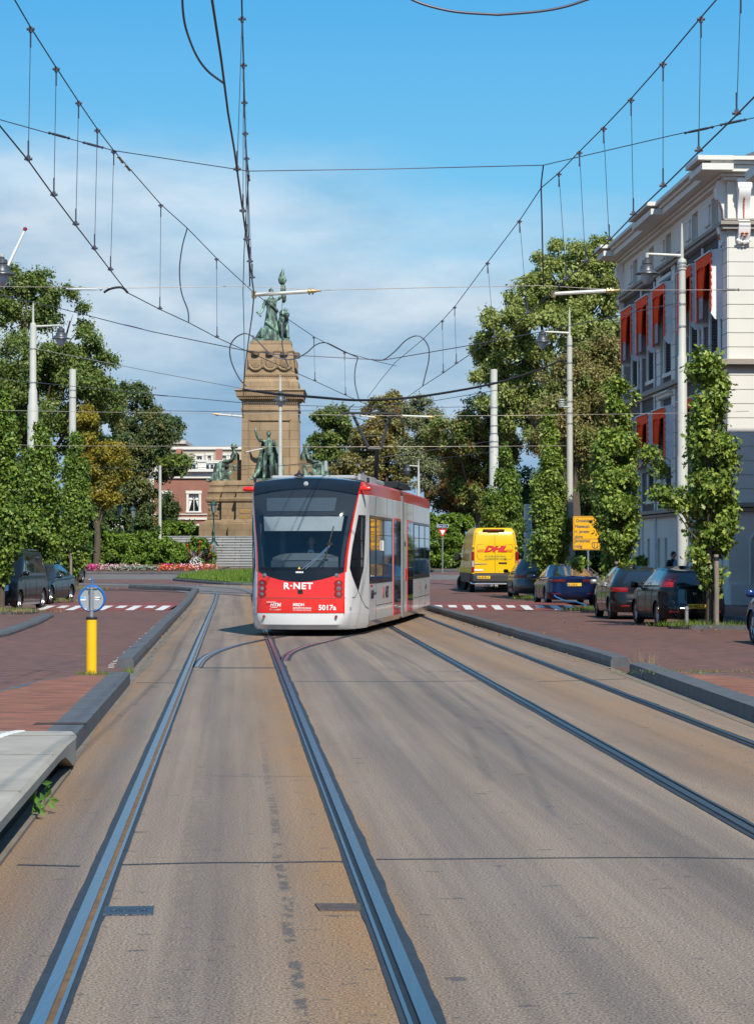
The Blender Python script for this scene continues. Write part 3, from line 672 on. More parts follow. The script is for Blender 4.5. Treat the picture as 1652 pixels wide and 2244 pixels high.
# ================================================================ TRAM
m_tred = mat('tram_red', (0.70, 0.022, 0.012), 0.22, 0, 0.05, 1, coat=0.5)
m_tred2 = mat('tram_red_roof', (0.50, 0.016, 0.014), 0.3, 0, 0.08, 1, coat=0.3)
m_twhite = mat('tram_white', (0.74, 0.745, 0.75), 0.26, 0, 0.05, 0.8, coat=0.4, dirt=((0.50, 0.49, 0.47), 1.2, 0.62))
m_tgrey = mat('tram_grey', (0.20, 0.215, 0.235), 0.4)
m_tblack = mat('tram_black', (0.008, 0.009, 0.012), 0.22, 0, 0.1, coat=0.25, spec=0.35)
m_seam = mat('seam', (0.05, 0.05, 0.05), 0.6)
m_bellow = mat('bellows', (0.045, 0.05, 0.058), 0.7)
m_roofbox = mat('roof_box', (0.36, 0.37, 0.38), 0.5, 0.2, 0.1)
m_lettw = mat('letter_white', (0.8, 0.8, 0.8), 0.5)
m_lettd = mat('letter_dark', (0.03, 0.035, 0.04), 0.5)
m_lettr = mat('letter_red', (0.55, 0.02, 0.015), 0.5)
g_wind = glassmat('windscreen_glass', (0.76, 0.82, 0.86), 0.035)
g_side = glassmat('side_glass', (0.16, 0.19, 0.22), 0.20)
HW = 1.325
def interp(x, pts):
    if x <= pts[0][0]: return pts[0][1]
    for (a, b), (c, d) in zip(pts, pts[1:]):
        if x <= c:
            t = (x-a)/(c-a); return b+(d-b)*t
    return pts[-1][1]
def s0(z): return interp(z, [(.15, .16), (.26, .05), (.36, .01), (.5, 0), (.84, 0.0), (1.2, .04), (1.45, .09), (1.9, .20), (2.4, .37), (2.9, .60), (3.2, .80), (3.35, .98), (3.48, 1.25)])
def hwf(z): return interp(z, [(.15, .90), (.5, .955), (1.3, .945), (1.9, .985), (2.6, 1.09), (3.1, 1.17), (3.4, 1.21)])
def front_pt(c, z):                # c in 0..1 front arc, 1..2 corner
    h = hwf(z); s = s0(z); bul = 0.17
    side = HW-interp(z, [(.15, .05), (.3, 0), (3.15, 0), (3.4, .035), (3.5, .10)])
    if c <= 1:
        return Vector((h*c, s+bul*c*c*0.9+0.03*c**4, z))
    t = (c-1); p0 = Vector((h, s+bul*0.9+0.03)); p1 = Vector((h+(side-h)*0.55, s+bul+0.20)); p2 = Vector((side, 1.78)); 
    if p1.y > 1.3: p1.y = 1.3
    q = p0*(1-t)**2+p1*2*t*(1-t)+p2*t*t
    return Vector((q.x, q.y, z))
def zrow(k, q):
    qq = min(q, 1)**2
    tab = [.15, .26, .505, .517, .835, .85, 1.0, 1.19+.22*qq, 1.445, 1.52, 1.8, 2.1, 2.4, 2.7, 2.95, 3.27-.13*qq, 3.36-.10*qq, 3.45-.08*qq, 3.51-.08*qq]
    return tab[k]
NR = 19
cs = [-2, -1.85, -1.7, -1.5, -1.3, -1.12, -1.06, -1, -.86, -.7, -.5, -.25, 0, .25, .5, .7, .86, 1, 1.06, 1.12, 1.3, 1.5, 1.7, 1.85, 2]
def fsurf(k, j):
    c = cs[j]; z = zrow(k, abs(c)); p = front_pt(abs(c), z)
    if c < 0: p.x = -p.x
    return p
def fmat(k, j):
    c = (abs(cs[j])+abs(cs[j+1]))/2
    if c < 1:
        if k < 2: return 0
        if k == 2 or k == 4: return 3
        if k < 7: return 1
        if k == 7: return 2
        if k == 8: return 2
        if k < 15: return None
        return 2
    if c < 1.06: return 0 if k < 2 else (3 if k in (2, 4) and False else 1)
    if c < 1.12: return 1 if k >= 7 else (0 if k < 2 or True else 1)
    if k >= 15: return 1
    return 0
TW = Vector((-1.70, 50.0, 0)); TH = -math.atan(0.1166)
tram = thing('tram', 'red and white articulated tram heading toward the camera on the crossover', 'tram', TW, TH)
mb = MB(); mb.grid(fsurf, NR, len(cs), mf=fmat)
# roof dome behind brow
def droof(i, j):
    c = cs[j]; p = fsurf(NR-1, j)
    if i == 0: return p
    t = i/3.0; q = Vector((math.copysign(min(abs(p.x), HW), p.x)*(1-0.04*t), 1.78*t+p.y*(1-t) if abs(c) < 2 else p.y, p.z+0.07*math.sin(t*1.57)*(1-(abs(p.x)/HW)**2)))
    return q
mb.grid(droof, 4, len(cs), mf=lambda i, j: 2 if i == 0 and abs(cs[j]) < 1 else 4)
bottom = [fsurf(0, j) for j in range(len(cs))]; mb.add(bottom, [tuple(range(len(cs)))], 3)
mb.build('cab_shell', [m_twhite, m_tred, m_tblack, m_seam, m_roofbox], tram, True, 28)
mb = MB(); mb.grid(fsurf, NR, len(cs), mf=lambda k, j: 0 if (9 <= k < 15 or k == 8) and abs((cs[j]+cs[j+1])/2) < 1 else None)
mb.f = [f for f in mb.f]; wsc = mb.build('windscreen', g_wind, tram, True, 60)
# dark header behind upper glass with destination box, sun blind, dash, interior
mb = MB()
def inner(c0, c1, z0, z1, off, m, nx=6, nz=3):
    def fn(i, j):
        z = z0+(z1-z0)*i/nz; c = c0+(c1-c0)*j/nx; p = front_pt(abs(c), z)
        return Vector((math.copysign(p.x, c) if c else 0, p.y+off, z))
    mb.grid(fn, nz+1, nx+1, mf=lambda i, j: m)
m_int = mat('interior_dark', (0.016, 0.017, 0.02), 0.8)
inner(-1, 1, 2.66, 3.27, 0.03, 0)
inner(-.98, -.9, 1.5, 2.66, 0.02, 0, 2); inner(.9, .98, 1.5, 2.66, 0.02, 0, 2)
mb.build('header_panel', [m_int], tram, True)
m_int = mat('interior_dark', (0.016, 0.017, 0.02), 0.8)
mb = MB(); inner(-.74, .62, 2.76, 3.06, 0.022, 0); o = mb.build('destination_display', mat('display_grey', (0.055, 0.075, 0.095), 0.7), tram, True)
m_blind = mat('sun_blind', (0.36, 0.38, 0.39), 0.8); m_dash = mat('dashboard', (0.10, 0.115, 0.125), 0.6); m_int = mat('interior_dark', (0.016, 0.017, 0.02), 0.8); m_intl = mat('interior_grey', (0.20, 0.21, 0.21), 0.7)
mb = MB(); inner(-.82, .82, 2.32, 2.66, 0.06, 0, 10, 2); mb.build('sun_blind', m_blind, tram, True)
mb = MB(); mb.grid(lambda i, j: Vector(((-.72+1.5*j/10), 0.45+0.5*i/2+0.12*abs(-1+j/5)**2, 1.50+(.17, .33, .30)[i]*(1-.3*(abs(-1+j/5))**4))), 3, 11)
mb.box((0.05, .62, 1.50), (1.5, .35, .3)); mb.build('dashboard', m_dash, tram, True)
mb = MB(); mb.box((0, 1.95, 2.0), (2.3, 0.05, 2.2)); mb.box((-.62, 1.75, 1.9), (.12, .3, 1.6), 1); mb.box((.95, 1.2, 2.1), (.06, .5, 1.3), 1); mb.box((-.98, 1.0, 2.0), (.05, .4, 1.3), 1); mb.box((0, 1.2, 1.3), (1.5, 1.1, .05)); mb.box((-.25, 1.85, 2.0), (.16, .08, 1.2), 1)
mb.build('cab_interior', [m_int, m_intl], tram)
# wiper
mb = MB()
def fp(x, z, off=-.03):
    h = hwf(z); p = front_pt(min(abs(x)/h, 1.0), z); return Vector((x, p.y+off, z))
mb.tube([fp(.04, 1.47), fp(.35, 1.72, -.05), fp(.66, 2.03, -.05)], .012, 6, 1); mb.tube([fp(.12, 1.47), fp(.42, 1.74, -.05), fp(.68, 2.02, -.05)], .012, 6, 1)
mb.tube([fp(.50, 1.52), fp(.62, 2.03, -.055), fp(.70, 2.42)], .014, 6, 0); mb.box(fp(.64, 2.03, -.06), (.12, .03, .06), 0)
mb.build('wiper', [m_black, m_chrome], tram)
mb = MB(); mb.lathe([(.001, 0), (.055, 0), (.05, .03), (.001, .04)], n=14, M=at(0, s0(3.38)-.03, 3.38) @ FACE @ at(0, 0, -.0), m=0)
mb.build('top_lamp', m_lens, tram, True)
# lamps on the mask
m_hl = mat('headlamp_glass', (.30, .32, .34), .12, .5, .5, 40, coat=.9)
def lamp(x, z, r, mt, nm, par=tram):
    p = fp(x, z, -.0); mb = MB()
    mb.lathe([(r*1.35, -.012), (r*1.35, .014), (r, .018), (r*.98, .004), (r*.6, .02), (.001, .024)], n=16, M=Matrix.Translation(p) @ Matrix.Rotation(math.copysign(.32, x), 4, 'Z') @ FACE, m=0)
    o = mb.build(nm, mt, par, True); return o
for s in (-1, 1):
    lamp(s*.80, 1.34, .036, m_hl, 'fog_lamp')
    mb = MB()
    for z in (1.165, 1.045, .925):
        p = fp(s*.84, z, .004); mb.lathe([(.001, 0), (.08, 0), (.078, .012), (.001, .014)], n=16, sx=1.25, M=Matrix.Translation(p) @ Matrix.Rotation(s*.32, 4, 'Z') @ FACE)
    hl = mb.build('headlight', mat('lamp_socket', (.28, .012, .01), .3), tram, True)
    for z, r in ((1.165, .040), (1.045, .052), (.925, .046)): lamp(s*.85, z, r*.72, m_hl, 'lens', hl)
    p = fp(s*.80, .44, .0); mb = MB(); mb.lathe([(.001, 0), (.03, 0), (.03, .03), (.001, .035)], n=12, M=Matrix.Translation(p) @ FACE); mb.build('reflector', m_redlens, tram, True)
    # camera pods at the roof corners
    mb = MB(); zz = 3.27; p = front_pt(1.12, zz); c = Vector((p.x*s, p.y+.0, zz))
    mb.lathe([(.001, -.02), (.05, 0), (.062, .06), (.06, .17), (.04, .23), (.001, .25)], n=14, M=Matrix.Translation(c) @ Matrix.Rotation(s*math.pi/2, 4, 'Y'))
    mb.build('side_camera', m_tred, tram, True)
    # small dark cap behind stripe
    mb = MB(); mb.box((s*(HW-.03), 1.83, 3.48), (.05, .1, .12), ch=.01); mb.build('roof_cap', m_dark, tram)
p = fp(0.02, .985, -.004); mb = MB(); mb.box(p, (.11, .02, .10), ch=.004); mb.build('sensor', m_black, tram)
p = fp(0.0-.02, 1.50, -.006); mb = MB(); mb.add([(-.045, p.y, 1.48), (.015, p.y, 1.48), (-.015, p.y+.01, 1.53)], [(0, 1, 2)]); mb.build('sticker', m_plate, tram)
# lettering on the front, wrapped slightly proud of the skin
def ftext(txt, x, z, size, mt, nm='lettering', off=-.012, **k):
    y = min(fp(x, z).y, fp(x+size*len(txt)*.5, z).y)
    o = text_obj(txt, size, at(x, y+off, z) @ FACE, mt, tram, nm, **k)
    ymin = min(v.co.y for v in o.data.vertices)
    for v in o.data.vertices:
        v.co.y = fp(v.co.x, v.co.z, 0).y-.004+(v.co.y-ymin)*.5
    return o
ftext('R·NET', -.36, 1.045, .195, m_lettw, bold=.006, sx=1.12, spacing=1.12)
ftext('HTM', -.66, .655, .115, m_lettw, shear=.25, bold=.003); ftext('kom verder!', -.67, .575, .052, m_lettw)
mb = MB(); mb.box((-.63, fp(-.7, .75).y-.012, .755), (.20, .004, .012)); mb.box((-.56, fp(-.6, .63).y-.012, .637), (.14, .004, .008)); mb.build('lettering', m_lettw, tram)
ftext('MRDH', -.14, .67, .088, m_lettw, bold=.003); ftext('METROPOOLREGIO', -.14, .61, .046, m_lettw, bold=.001); ftext('ROTTERDAM DEN HAAG', -.14, .565, .042, m_lettw, sx=.85)
ftext('5017a', .42, .585, .155, m_lettw, bold=.004)
ftext('SIEMENS', -.09, 1.395, .045, m_lettw, bold=.002)
# cab side panel: black glass panel on the right corner, and the left one
for s in (1, -1):
    def cp(c, z, off=.006):
        p = front_pt(c, z); q = front_pt(c+.01, z); d = (q-p).normalized(); n_ = Vector((d.y, -d.x, 0)); p = p+n_*off; p.x *= s; return p
    mb = MB()
    def wl(z): return interp(z, [(1.0, 1.60), (1.5, 1.24), (2.0, 1.27), (2.66, 1.36)])
    def wr(z): return interp(z, [(1.0, 1.62), (1.5, 1.80), (2.0, 1.815), (2.66, 1.80)])
    zs = [1.0, 1.16, 1.32, 1.5, 1.75, 2.0, 2.3, 2.6, 2.68]
    mb.grid(lambda i, j: cp(wl(zs[i])+(wr(zs[i])-wl(zs[i]))*j/6, zs[i], .006), 9, 7); mb.build('cab_window_surround', m_tblack, tram, True)
    for (za, zb) in ((1.52, 1.68), (1.72, 2.08), (2.12, 2.62)):
        mb = MB(); mb.grid(lambda i, j: cp(wl(za+(zb-za)*i/3)+.035+(wr(za+(zb-za)*i/3)-wl(za+(zb-za)*i/3)-.07)*j/5, za+(zb-za)*i/3, .010), 4, 6); w_ = mb.build('cab_window', m_glass, tram, True)
    mb = MB()
    pts = [cp(1.60, 1.0), cp(1.72, .82), cp(1.86, .64), cp(1.98, .58)]; mb.tube(pts, .005, 4)
    mb.tube([cp(1.60, 1.0), cp(1.52, .88), cp(1.45, .85), cp(1.05, .845)], .005, 4); mb.tube([cp(1.02, .51), cp(1.02, .15)], .005, 4); mb.build('seam', m_seam, tram)
    mb = MB(); mb.box(cp(1.3, .62, .004), (.04, .04, .05), ch=.005); mb.build('socket', m_galv, tram)
# body sections
def section(y0, L, x0, rz, label=None, doorfirst=False, name='module'):
    sec = bpy.data.objects.new('body_module', None); COL.objects.link(sec); sec.parent = tram; sec.location = (x0, y0, 0); sec.rotation_euler = (0, 0, rz)
    prof = [(HW-.06, .16), (HW, .30), (HW, 3.14), (HW-.005, 3.15), (HW-.035, 3.40), (HW-.12, 3.47), (.8, 3.53), (0, 3.56)]
    full = [(-a, b) for a, b in prof]+[(a, b) for a, b in reversed(prof[:-1])]
    n = len(full); mb = MB()
    vs = [(a, 0, b) for a, b in full]+[(a, L, b) for a, b in full]
    o = 0
    for i in range(n):
        j = (i+1) % n; za, zb = full[i][1], full[j][1]; zm = (za+zb)/2
        m_ = 1 if 3.15 < zm < 3.46 else (2 if zm >= 3.46 else 0)
        if i == n-1: m_ = 3
        mb.add([vs[i], vs[n+i], vs[n+j], vs[j]], [(0, 1, 2, 3)], m_)
    mb.add(vs[:n], [tuple(range(n))], 3); mb.add(vs[n:], [tuple(range(n))], 3)
    mb.build('body', [m_twhite, m_tred2, m_roofbox, m_int], sec, True, 30)
    return sec
def win_band(sec, ya, yb, panes, side, par_name='window_band'):
    mb = MB(); mb.box((side*(HW+.002), (ya+yb)/2, 1.915), (.012, yb-ya, 1.55), ch=.003); w = mb.build('window_band', m_tblack, sec)
    for (a, b) in panes:
        mb = MB(); mb.box((side*(HW+.010), (a+b)/2, 1.93), (.006, b-a, 1.36), ch=.0029); mb.build('pane', m_glass, w)
        mb = MB(); 
        for z in (1.235, 2.625): mb.box((side*(HW+.011), (a+b)/2, z), (.008, b-a+.03, .012))
        for y in (a-.015, b+.015): mb.box((side*(HW+.011), y, 1.93), (.008, .012, 1.4))
        mb.box((side*(HW+.0125), (a+b)/2, 2.25), (.006, b-a, .016))
        mb.build('rubber_seal', m_dark, w)
def door(sec, ya, yb, side):
    d = MB(); d.box((side*(HW+.003), (ya+yb)/2, 1.50), (.014, yb-ya, 2.42), ch=.003)
    dd = d.build('door', m_tred, sec)
    ym = (ya+yb)/2
    for (a, b) in ((ya+.05, ym-.03), (ym+.03, yb-.05)):
        mb = MB(); mb.box((side*(HW+.011), (a+b)/2, 1.53), (.008, b-a, 2.22), ch=.003); mb.build('door_glass', m_glass, dd)
    mb = MB(); mb.box((side*(HW+.016), ym, 1.5), (.006, .02, 2.36)); mb.build('door_seal', m_black, dd)
def seams(sec, ys, side, zs_=()):
    mb = MB()
    for (y, za, zb) in ys: mb.box((side*(HW+.001), y, (za+zb)/2), (.006, .012, zb-za))
    for (z, ya, yb) in zs_: mb.box((side*(HW+.001), (ya+yb)/2, z), (.006, yb-ya, .012))
    mb.build('panel_seam', m_seam, sec)
A = section(1.78, 7.0, 0, 0)
for s in (1, -1):
    win_band(A, .05, 4.72, ((.18, 1.0), (1.35, 2.55), (2.85, 4.55)), s)
    door(A, 5.05, 6.75, s)
    seams(A, ((1.3, .3, 1.13), (4.85, .3, 3.15), (1.3, 2.72, 3.15), (3.6, 2.72, 3.15)), s, ((.62, 1.3, 4.75),))
    mb = MB(); mb.box((s*(HW+.03), 2.45, 2.0), (.05, .16, .26), ch=.02); mb.build('door_mirror', m_twhite, A)
    mb = MB()
    for y in (1.6, 4.4): mb.box((s*(HW+.006), y, .50), (.01, .05, .05))
    mb.build('marker_lamp', mat('amber', (.7, .2, .02), .3), A)
SIDE = Matrix(((0, 0, 1, 0), (1, 0, 0, 0), (0, 1, 0, 0), (0, 0, 0, 1)))      # text on the +x side
def stext(sec, txt, y, z, size, mt, **k): return text_obj(txt, size, at(HW+.008, y, z) @ SIDE, mt, sec, **k)
stext(A, 'HTM', .30, .80, .26, m_lettd, shear=.2, bold=.008); stext(A, 'kom verder!', .85, .88, .10, m_lettd)
mb = MB(); mb.box((HW+.004, .42, 1.09), (.006, .5, .03)); mb.build('lettering', m_lettr, A)
stext(A, 'R', 2.75, .78, .36, m_lettr, bold=.01); stext(A, 'NET', 3.25, .78, .36, m_lettd, bold=.01)
# bellows and following modules
mb = MB(); prof = [(1.20, .28), (1.24, 3.30), (1.0, 3.42), (0, 3.45)]
for k in range(9):
    e = .03 if k % 2 else 0; mb.box((0, 8.80+k*.055, 1.86), (2.52-e*2, .03, 3.2-e), ch=.012)
mb.box((0, 9.02, 1.86), (2.42, .5, 3.1)); mb.build('bellows', [m_bellow], tram)
mb = MB(); mb.box((HW-.02, 8.86, 1.75), (.10, .12, 3.1), ch=.01); mb.box((-HW+.02, 8.86, 1.75), (.10, .12, 3.1), ch=.01); mb.build('portal_frame', m_tgrey, tram)
B = section(9.28, 8.9, 0.0, R(1.0))
for s in (1, -1):
    door(B, 1.0, 2.75, s); win_band(B, 2.85, 8.7, ((3.1, 4.6), (4.9, 6.6), (6.9, 8.5)), s)
    seams(B, ((.9, .3, 3.15), (2.8, .3, 1.1), (5.0, .3, .75), (2.8, 2.7, 3.15), (7.0, .3, 1.13)), s, ((.62, 3.0, 8.6),))
    mb = MB(); mb.box((s*(HW+.006), .62, 1.28), (.012, .4, .28)); mb.build('sticker', m_lettr, B)
stext(B, '5017c', .12, 2.02, .17, m_lettd, bold=.003); stext(B, 'R', 5.0, .85, .2, m_lettr); stext(B, 'HTM', 7.1, .8, .2, m_lettd)
mb = MB(); mb.box((-.15, 18.4, 1.86), (2.4, .7, 3.1), rz=R(6)); mb.build('bellows', m_bellow, tram)
Cc = section(18.6, 8.5, -.18, R(22))
for s in (1, -1):
    win_band(Cc, .3, 5.0, ((.5, 1.6), (1.9, 3.2), (3.5, 4.8)), s); door(Cc, 5.4, 7.2, s)
# underframe and wheels
mb = MB(); mb.box((0, 5.2, .30), (2.1, 6.6, .28), ch=.03); mb.box((0.1, 13.6, .30), (2.1, 8.2, .28), ch=.03)
for y in (2.2, 6.6, 11.2, 16.5): mb.box((0, y, .12), (1.9, .5, .12), ch=.02)
mb.build('underframe', m_dark, tram)
for y in (3.0, 4.8, 12.4, 14.4):
    for s in (-1, 1):
        mb = MB(); mb.lathe([(.001, -.05), (.30, -.05), (.30, .05), (.001, .05)], n=20, M=at(s*.74, y, .31) @ Matrix.Rotation(math.pi/2, 4, 'Y')); mb.build('wheel', m_galv, tram, True)
# roof equipment
mb = MB(); mb.box((-.05, 3.9, 3.57), (1.95, 2.9, .10), ch=.03); mb.build('roof_unit', m_roofbox, tram)
mb = MB(); mb.box((.2, 6.6, 3.58), (1.6, 2.2, .12), ch=.03)
for i in range(12): mb.box((1.06, 2.2+i*.26, 3.57), (.06, .18, .14))
mb.build('roof_unit', m_roofbox, tram)
mb = MB(); mb.box((.3, 11.6, 3.64), (1.6, 2.6, .18), ch=.03)
for i in range(9): mb.box((1.12, 10.4+i*.3, 3.6), (.05, .2, .1))
mb.build('roof_unit', m_dark, tram)
mb = MB(); mb.lathe([(.001, 0), (.05, 0), (.045, .2), (.001, .24)], (.25, 2.4, 3.72), 10); mb.build('antenna', m_roofbox, tram, True)
mb = MB(); mb.lathe([(.001, 0), (.12, 0), (.1, .04), (.03, .08), (.02, .13), (.001, .14)], (-.25, 1.6, 3.57), 12); mb.build('antenna', m_dark, tram, True)
# pantograph (local coordinates from world)
Minv = (Matrix.Translation(TW) @ Matrix.Rotation(TH, 4, 'Z')).inverted()
def T(x, y, Y): return Minv @ P(x, y, Y)
pan = MB(); D = 66.0
pan.tube([T(823, 1068, D+.4), T(826, 985, D-.5)], [.075, .06], 8)
pan.box(T(824, 1068, D+.3), (1.1, 1.4, .10), ch=.02)
pan.tube([T(806, 983, D-.6), T(836, 984, D-.6)], .05, 8)
pan.tube([T(808, 983, D-.6), T(773, 908, D+.5)], .05, 6); pan.tube([T(834, 984, D-.6), T(855, 908, D+.5)], .05, 6)
pan.tube([T(795, 957, D), T(822, 955, D), T(842, 957, D)], .018, 6)
pan.tube([T(789, 942, D), T(850, 915, D+.3)], .010, 5); pan.tube([T(849, 938, D), T(780, 915, D+.3)], .010, 5)
pt = pan.build('pantograph', mat('pantograph_paint', (.03, .026, .024), .5), tram)
hd = MB()
for dy in (-.18, .18):
    hd.tube([T(740, 920, D+dy), T(744, 911, D+dy), T(754, 905.5, D+dy), T(764, 905, D+dy), T(862, 906, D+dy), T(872, 909, D+dy), T(879, 915, D+dy), T(882, 926, D+dy)], .034, 6)
hd.tube([T(764, 903, D), T(767, 893, D), T(776, 886, D)], .014, 6); hd.tube([T(860, 903, D), T(870, 896, D), T(871, 889, D)], .012, 6)
hd.tube([T(768, 905, D-.2), T(768, 905, D+.2)], .02, 6); hd.tube([T(858, 906, D-.2), T(858, 906, D+.2)], .02, 6)
hd.build('collector_head', mat('pantograph_paint', (.03, .026, .024), .5), pt)
# ================================================================ PEOPLE
m_skin = mat('skin', (0.50, 0.29, 0.21), 0.55, 0, 0.06, 30); m_hair = mat('hair_dark', (0.035, 0.022, 0.015), 0.7); m_hairg = mat('hair_grey', (0.30, 0.28, 0.26), 0.7)
m_jacket = mat('jacket_navy', (0.010, 0.013, 0.024), 0.85); m_shirtb = mat('shirt_blue', (0.20, 0.33, 0.55), 0.8); m_shirtw = mat('shirt_white', (0.75, 0.76, 0.78), 0.8); m_tie = mat('tie', (0.02, 0.03, 0.07), 0.6); m_trous = mat('trousers', (0.02, 0.022, 0.03), 0.8)
def skinned(name, verts, edges, radii, mt, parent, sub=2, root=0):
    me = bpy.data.meshes.new(name); me.from_pydata(verts, edges, []); me.materials.append(mt)
    o = bpy.data.objects.new(name, me); COL.objects.link(o); o.parent = parent
    md = o.modifiers.new('skin', 'SKIN'); md.use_smooth_shade = True
    if not me.skin_vertices: me.skin_vertices.new()
    for i, r in enumerate(radii):
        sv_ = me.skin_vertices[0].data[i]; sv_.radius = (r, r) if not isinstance(r, tuple) else r; sv_.use_root = (i == root)
    s_ = o.modifiers.new('sub', 'SUBSURF'); s_.levels = sub; s_.render_levels = sub
    return o
def head_mesh(mb, c, k=1.0, rz=0.0, m=0):
    Mh = Matrix.Translation(c) @ Matrix.Rotation(rz, 4, 'Z') @ Matrix.Scale(k, 4)
    def hp(i, j):
        th = math.pi*i/14; ph = 2*math.pi*j/20
        x = .075*math.sin(th)*math.cos(ph); y = .095*math.sin(th)*math.sin(ph); z = .115*math.cos(th)
        if z < 0: x *= 1-.35*(-z/.115)**1.5; y *= 1-.25*(-z/.115)
        fr = max(0, -math.sin(ph))**6*math.sin(th)        # face looks to -y
        y -= fr*(.022*math.exp(-((z+.012)/.018)**2)-.010*math.exp(-((z-.018)/.012)**2)+.008*math.exp(-((z+.075)/.02)**2))
        return Mh @ Vector((x, y, z))
    mb.grid(hp, 15, 20, mf=lambda i, j: m, close=True)
    for s in (-1, 1): mb.lathe([(.001, -.008), (.022, 0), (.001, .008)], n=8, sy=1.4, M=Mh @ at(s*.076, .005, -.01) @ Matrix.Rotation(math.pi/2, 4, 'Y'), m=m)
    mb.tube([Mh @ Vector((0, .01, -.07)), Mh @ Vector((0, .02, -.19))], .055*k, 12, m)
def hair_mesh(c, k, rz, mt, parent, low=-.02):
    mb = MB(); Mh = Matrix.Translation(c) @ Matrix.Rotation(rz, 4, 'Z') @ Matrix.Scale(k, 4)
    def hp(i, j):
        th = math.pi*.62*i/8; ph = 2*math.pi*j/20; f = max(0, -math.sin(ph)); th *= (1-.42*f)
        return Mh @ Vector((.082*math.sin(th)*math.cos(ph), .103*math.sin(th)*math.sin(ph)+.004, .125*math.cos(th)))
    mb.grid(hp, 9, 20, close=True); return mb.build('hair', mt, parent, True)
# tram driver
dp = thing('person', 'tram driver in white shirt and dark tie seated behind the windscreen', 'person', (Matrix.Translation(TW) @ Matrix.Rotation(TH, 4, 'Z')) @ Vector((.09, 1.25, 1.25)), TH)
skinned('body', [(0, 0, 0), (0, 0, .3), (0, 0, .55), (.2, 0, .58), (-.2, 0, .58), (.27, -.08, .32), (-.27, -.08, .32), (.2, -.32, .22), (-.2, -.32, .22), (0, 0, .68), (0, -.02, .8)],
        [(0, 1), (1, 2), (2, 3), (2, 4), (3, 5), (4, 6), (5, 7), (6, 8), (2, 9), (9, 10)], [(.17, .12), (.18, .12), (.15, .1), .075, .075, .055, .055, .035, .035, .055, .06], mat('jacket_grey', (0.05, 0.055, 0.07), 0.85), dp)
mb = MB(); head_mesh(mb, (0, -.02, .83)); mb.build('head', m_skin, dp, True, 60)
hair_mesh((0, -.02, .83), 1, 0, m_hairg, dp)
mb = MB(); mb.add([(-.11, -.13, .52), (.11, -.13, .52), (.09, -.15, .25), (-.09, -.15, .25), (-.05, -.1, .66), (.05, -.1, .66)], [(0, 1, 2, 3), (4, 5, 1, 0)]); mb.build('shirt', m_shirtw, dp)
mb = MB(); mb.add([(-.02, -.15, .60), (.02, -.15, .60), (.03, -.17, .28), (0, -.17, .24), (-.03, -.17, .28)], [(0, 1, 2, 3, 4)]); mb.build('tie', m_tie, dp)
# pedestrian behind the hatchback
pw = P(1474, 1211, 75.5)
pp_ = thing('person', 'man in dark jacket over light blue shirt standing behind the black hatchback', 'person', (pw.x, 75.5, 0.1), R(35))
hz = pw.z-.1-.02
V_ = [(0, 0, .95), (0, 0, 1.15), (0, 0, 1.40), (.19, 0, 1.46), (-.19, 0, 1.46), (.26, .03, 1.17), (-.26, .03, 1.17), (.25, -.08, .92), (-.25, -.08, .92), (.1, 0, .88), (-.1, 0, .88), (.11, .02, .48), (-.11, .02, .48), (.12, .05, .08), (-.12, .05, .08), (.13, -.12, .04), (-.13, -.12, .04), (0, .0, 1.52), (0, 0, 1.62)]
E_ = [(0, 1), (1, 2), (2, 3), (2, 4), (3, 5), (4, 6), (5, 7), (6, 8), (0, 9), (0, 10), (9, 11), (10, 12), (11, 13), (12, 14), (13, 15), (14, 16), (2, 17), (17, 18)]
skinned('body', V_, E_, [(.16, .11), (.17, .12), (.17, .11), .08, .08, .06, .06, .04, .04, .09, .09, .065, .065, .045, .045, .04, .04, .055, .06], m_jacket, pp_)
mb = MB(); head_mesh(mb, (0, -.02, 1.68), 1.05, 0); mb.build('head', m_skin, pp_, True, 60); hair_mesh((0, -.02, 1.68), 1.05, 0, m_hair, pp_)
mb = MB(); mb.grid(lambda i, j: Vector(((-1+2*j/6)*(.13 if i else .06), -.125-.03*math.cos((-1+2*j/6)*1.3), 1.52-.13*i)), 5, 7); mb.build('shirt', m_shirtb, pp_, True)
# ================================================================ CARS
m_tyre = mat('tyre', (0.014, 0.014, 0.015), 0.75, 0, 0.2, 10)
m_alloy = mat('alloy', (0.42, 0.43, 0.45), 0.28, 0.9)
m_wheelwell = mat('wheel_well', (0.004, 0.004, 0.004), 0.9)
def ringpt(f, hw, s0_, s1_, rc):
    """point at fraction f (0 at rear centre, going to +x, front, -x) of a rounded rectangle"""
    f = f % 1.0; mir = f > 0.5
    if mir: f = 1-f
    rc = min(rc, hw*.95, (s1_-s0_)/2.2)
    a = hw-rc; arc = rc*math.pi/2; side = (s1_-s0_)-2*rc
    # fixed fractions so that all rows share a topology
    F1, F2, F3, F4 = 0.10, 0.145, 0.355, 0.40
    if f < F1: x, y = a*f/F1, s0_
    elif f < F2: t = (f-F1)/(F2-F1)*math.pi/2; x, y = a+rc*math.sin(t), s0_+rc-rc*math.cos(t)
    elif f < F3: x, y = hw, s0_+rc+side*(f-F2)/(F3-F2)
    elif f < F4: t = (f-F3)/(F4-F3)*math.pi/2; x, y = a+rc*math.cos(t), s1_-rc+rc*math.sin(t)
    else: x, y = a*(0.5-f)/(0.5-F4), s1_
    return (-x if mir else x), y
FR = []
for i in range(8): FR.append(0.10*i/8)
for i in range(6): FR.append(0.10+0.045*i/6)
for i in range(44): FR.append(0.145+0.21*i/44)
for i in range(6): FR.append(0.355+0.045*i/6)
for i in range(8): FR.append(0.40+0.10*i/8)
FR = FR+[1-f for f in ([0.5]+FR[1:][::-1])]
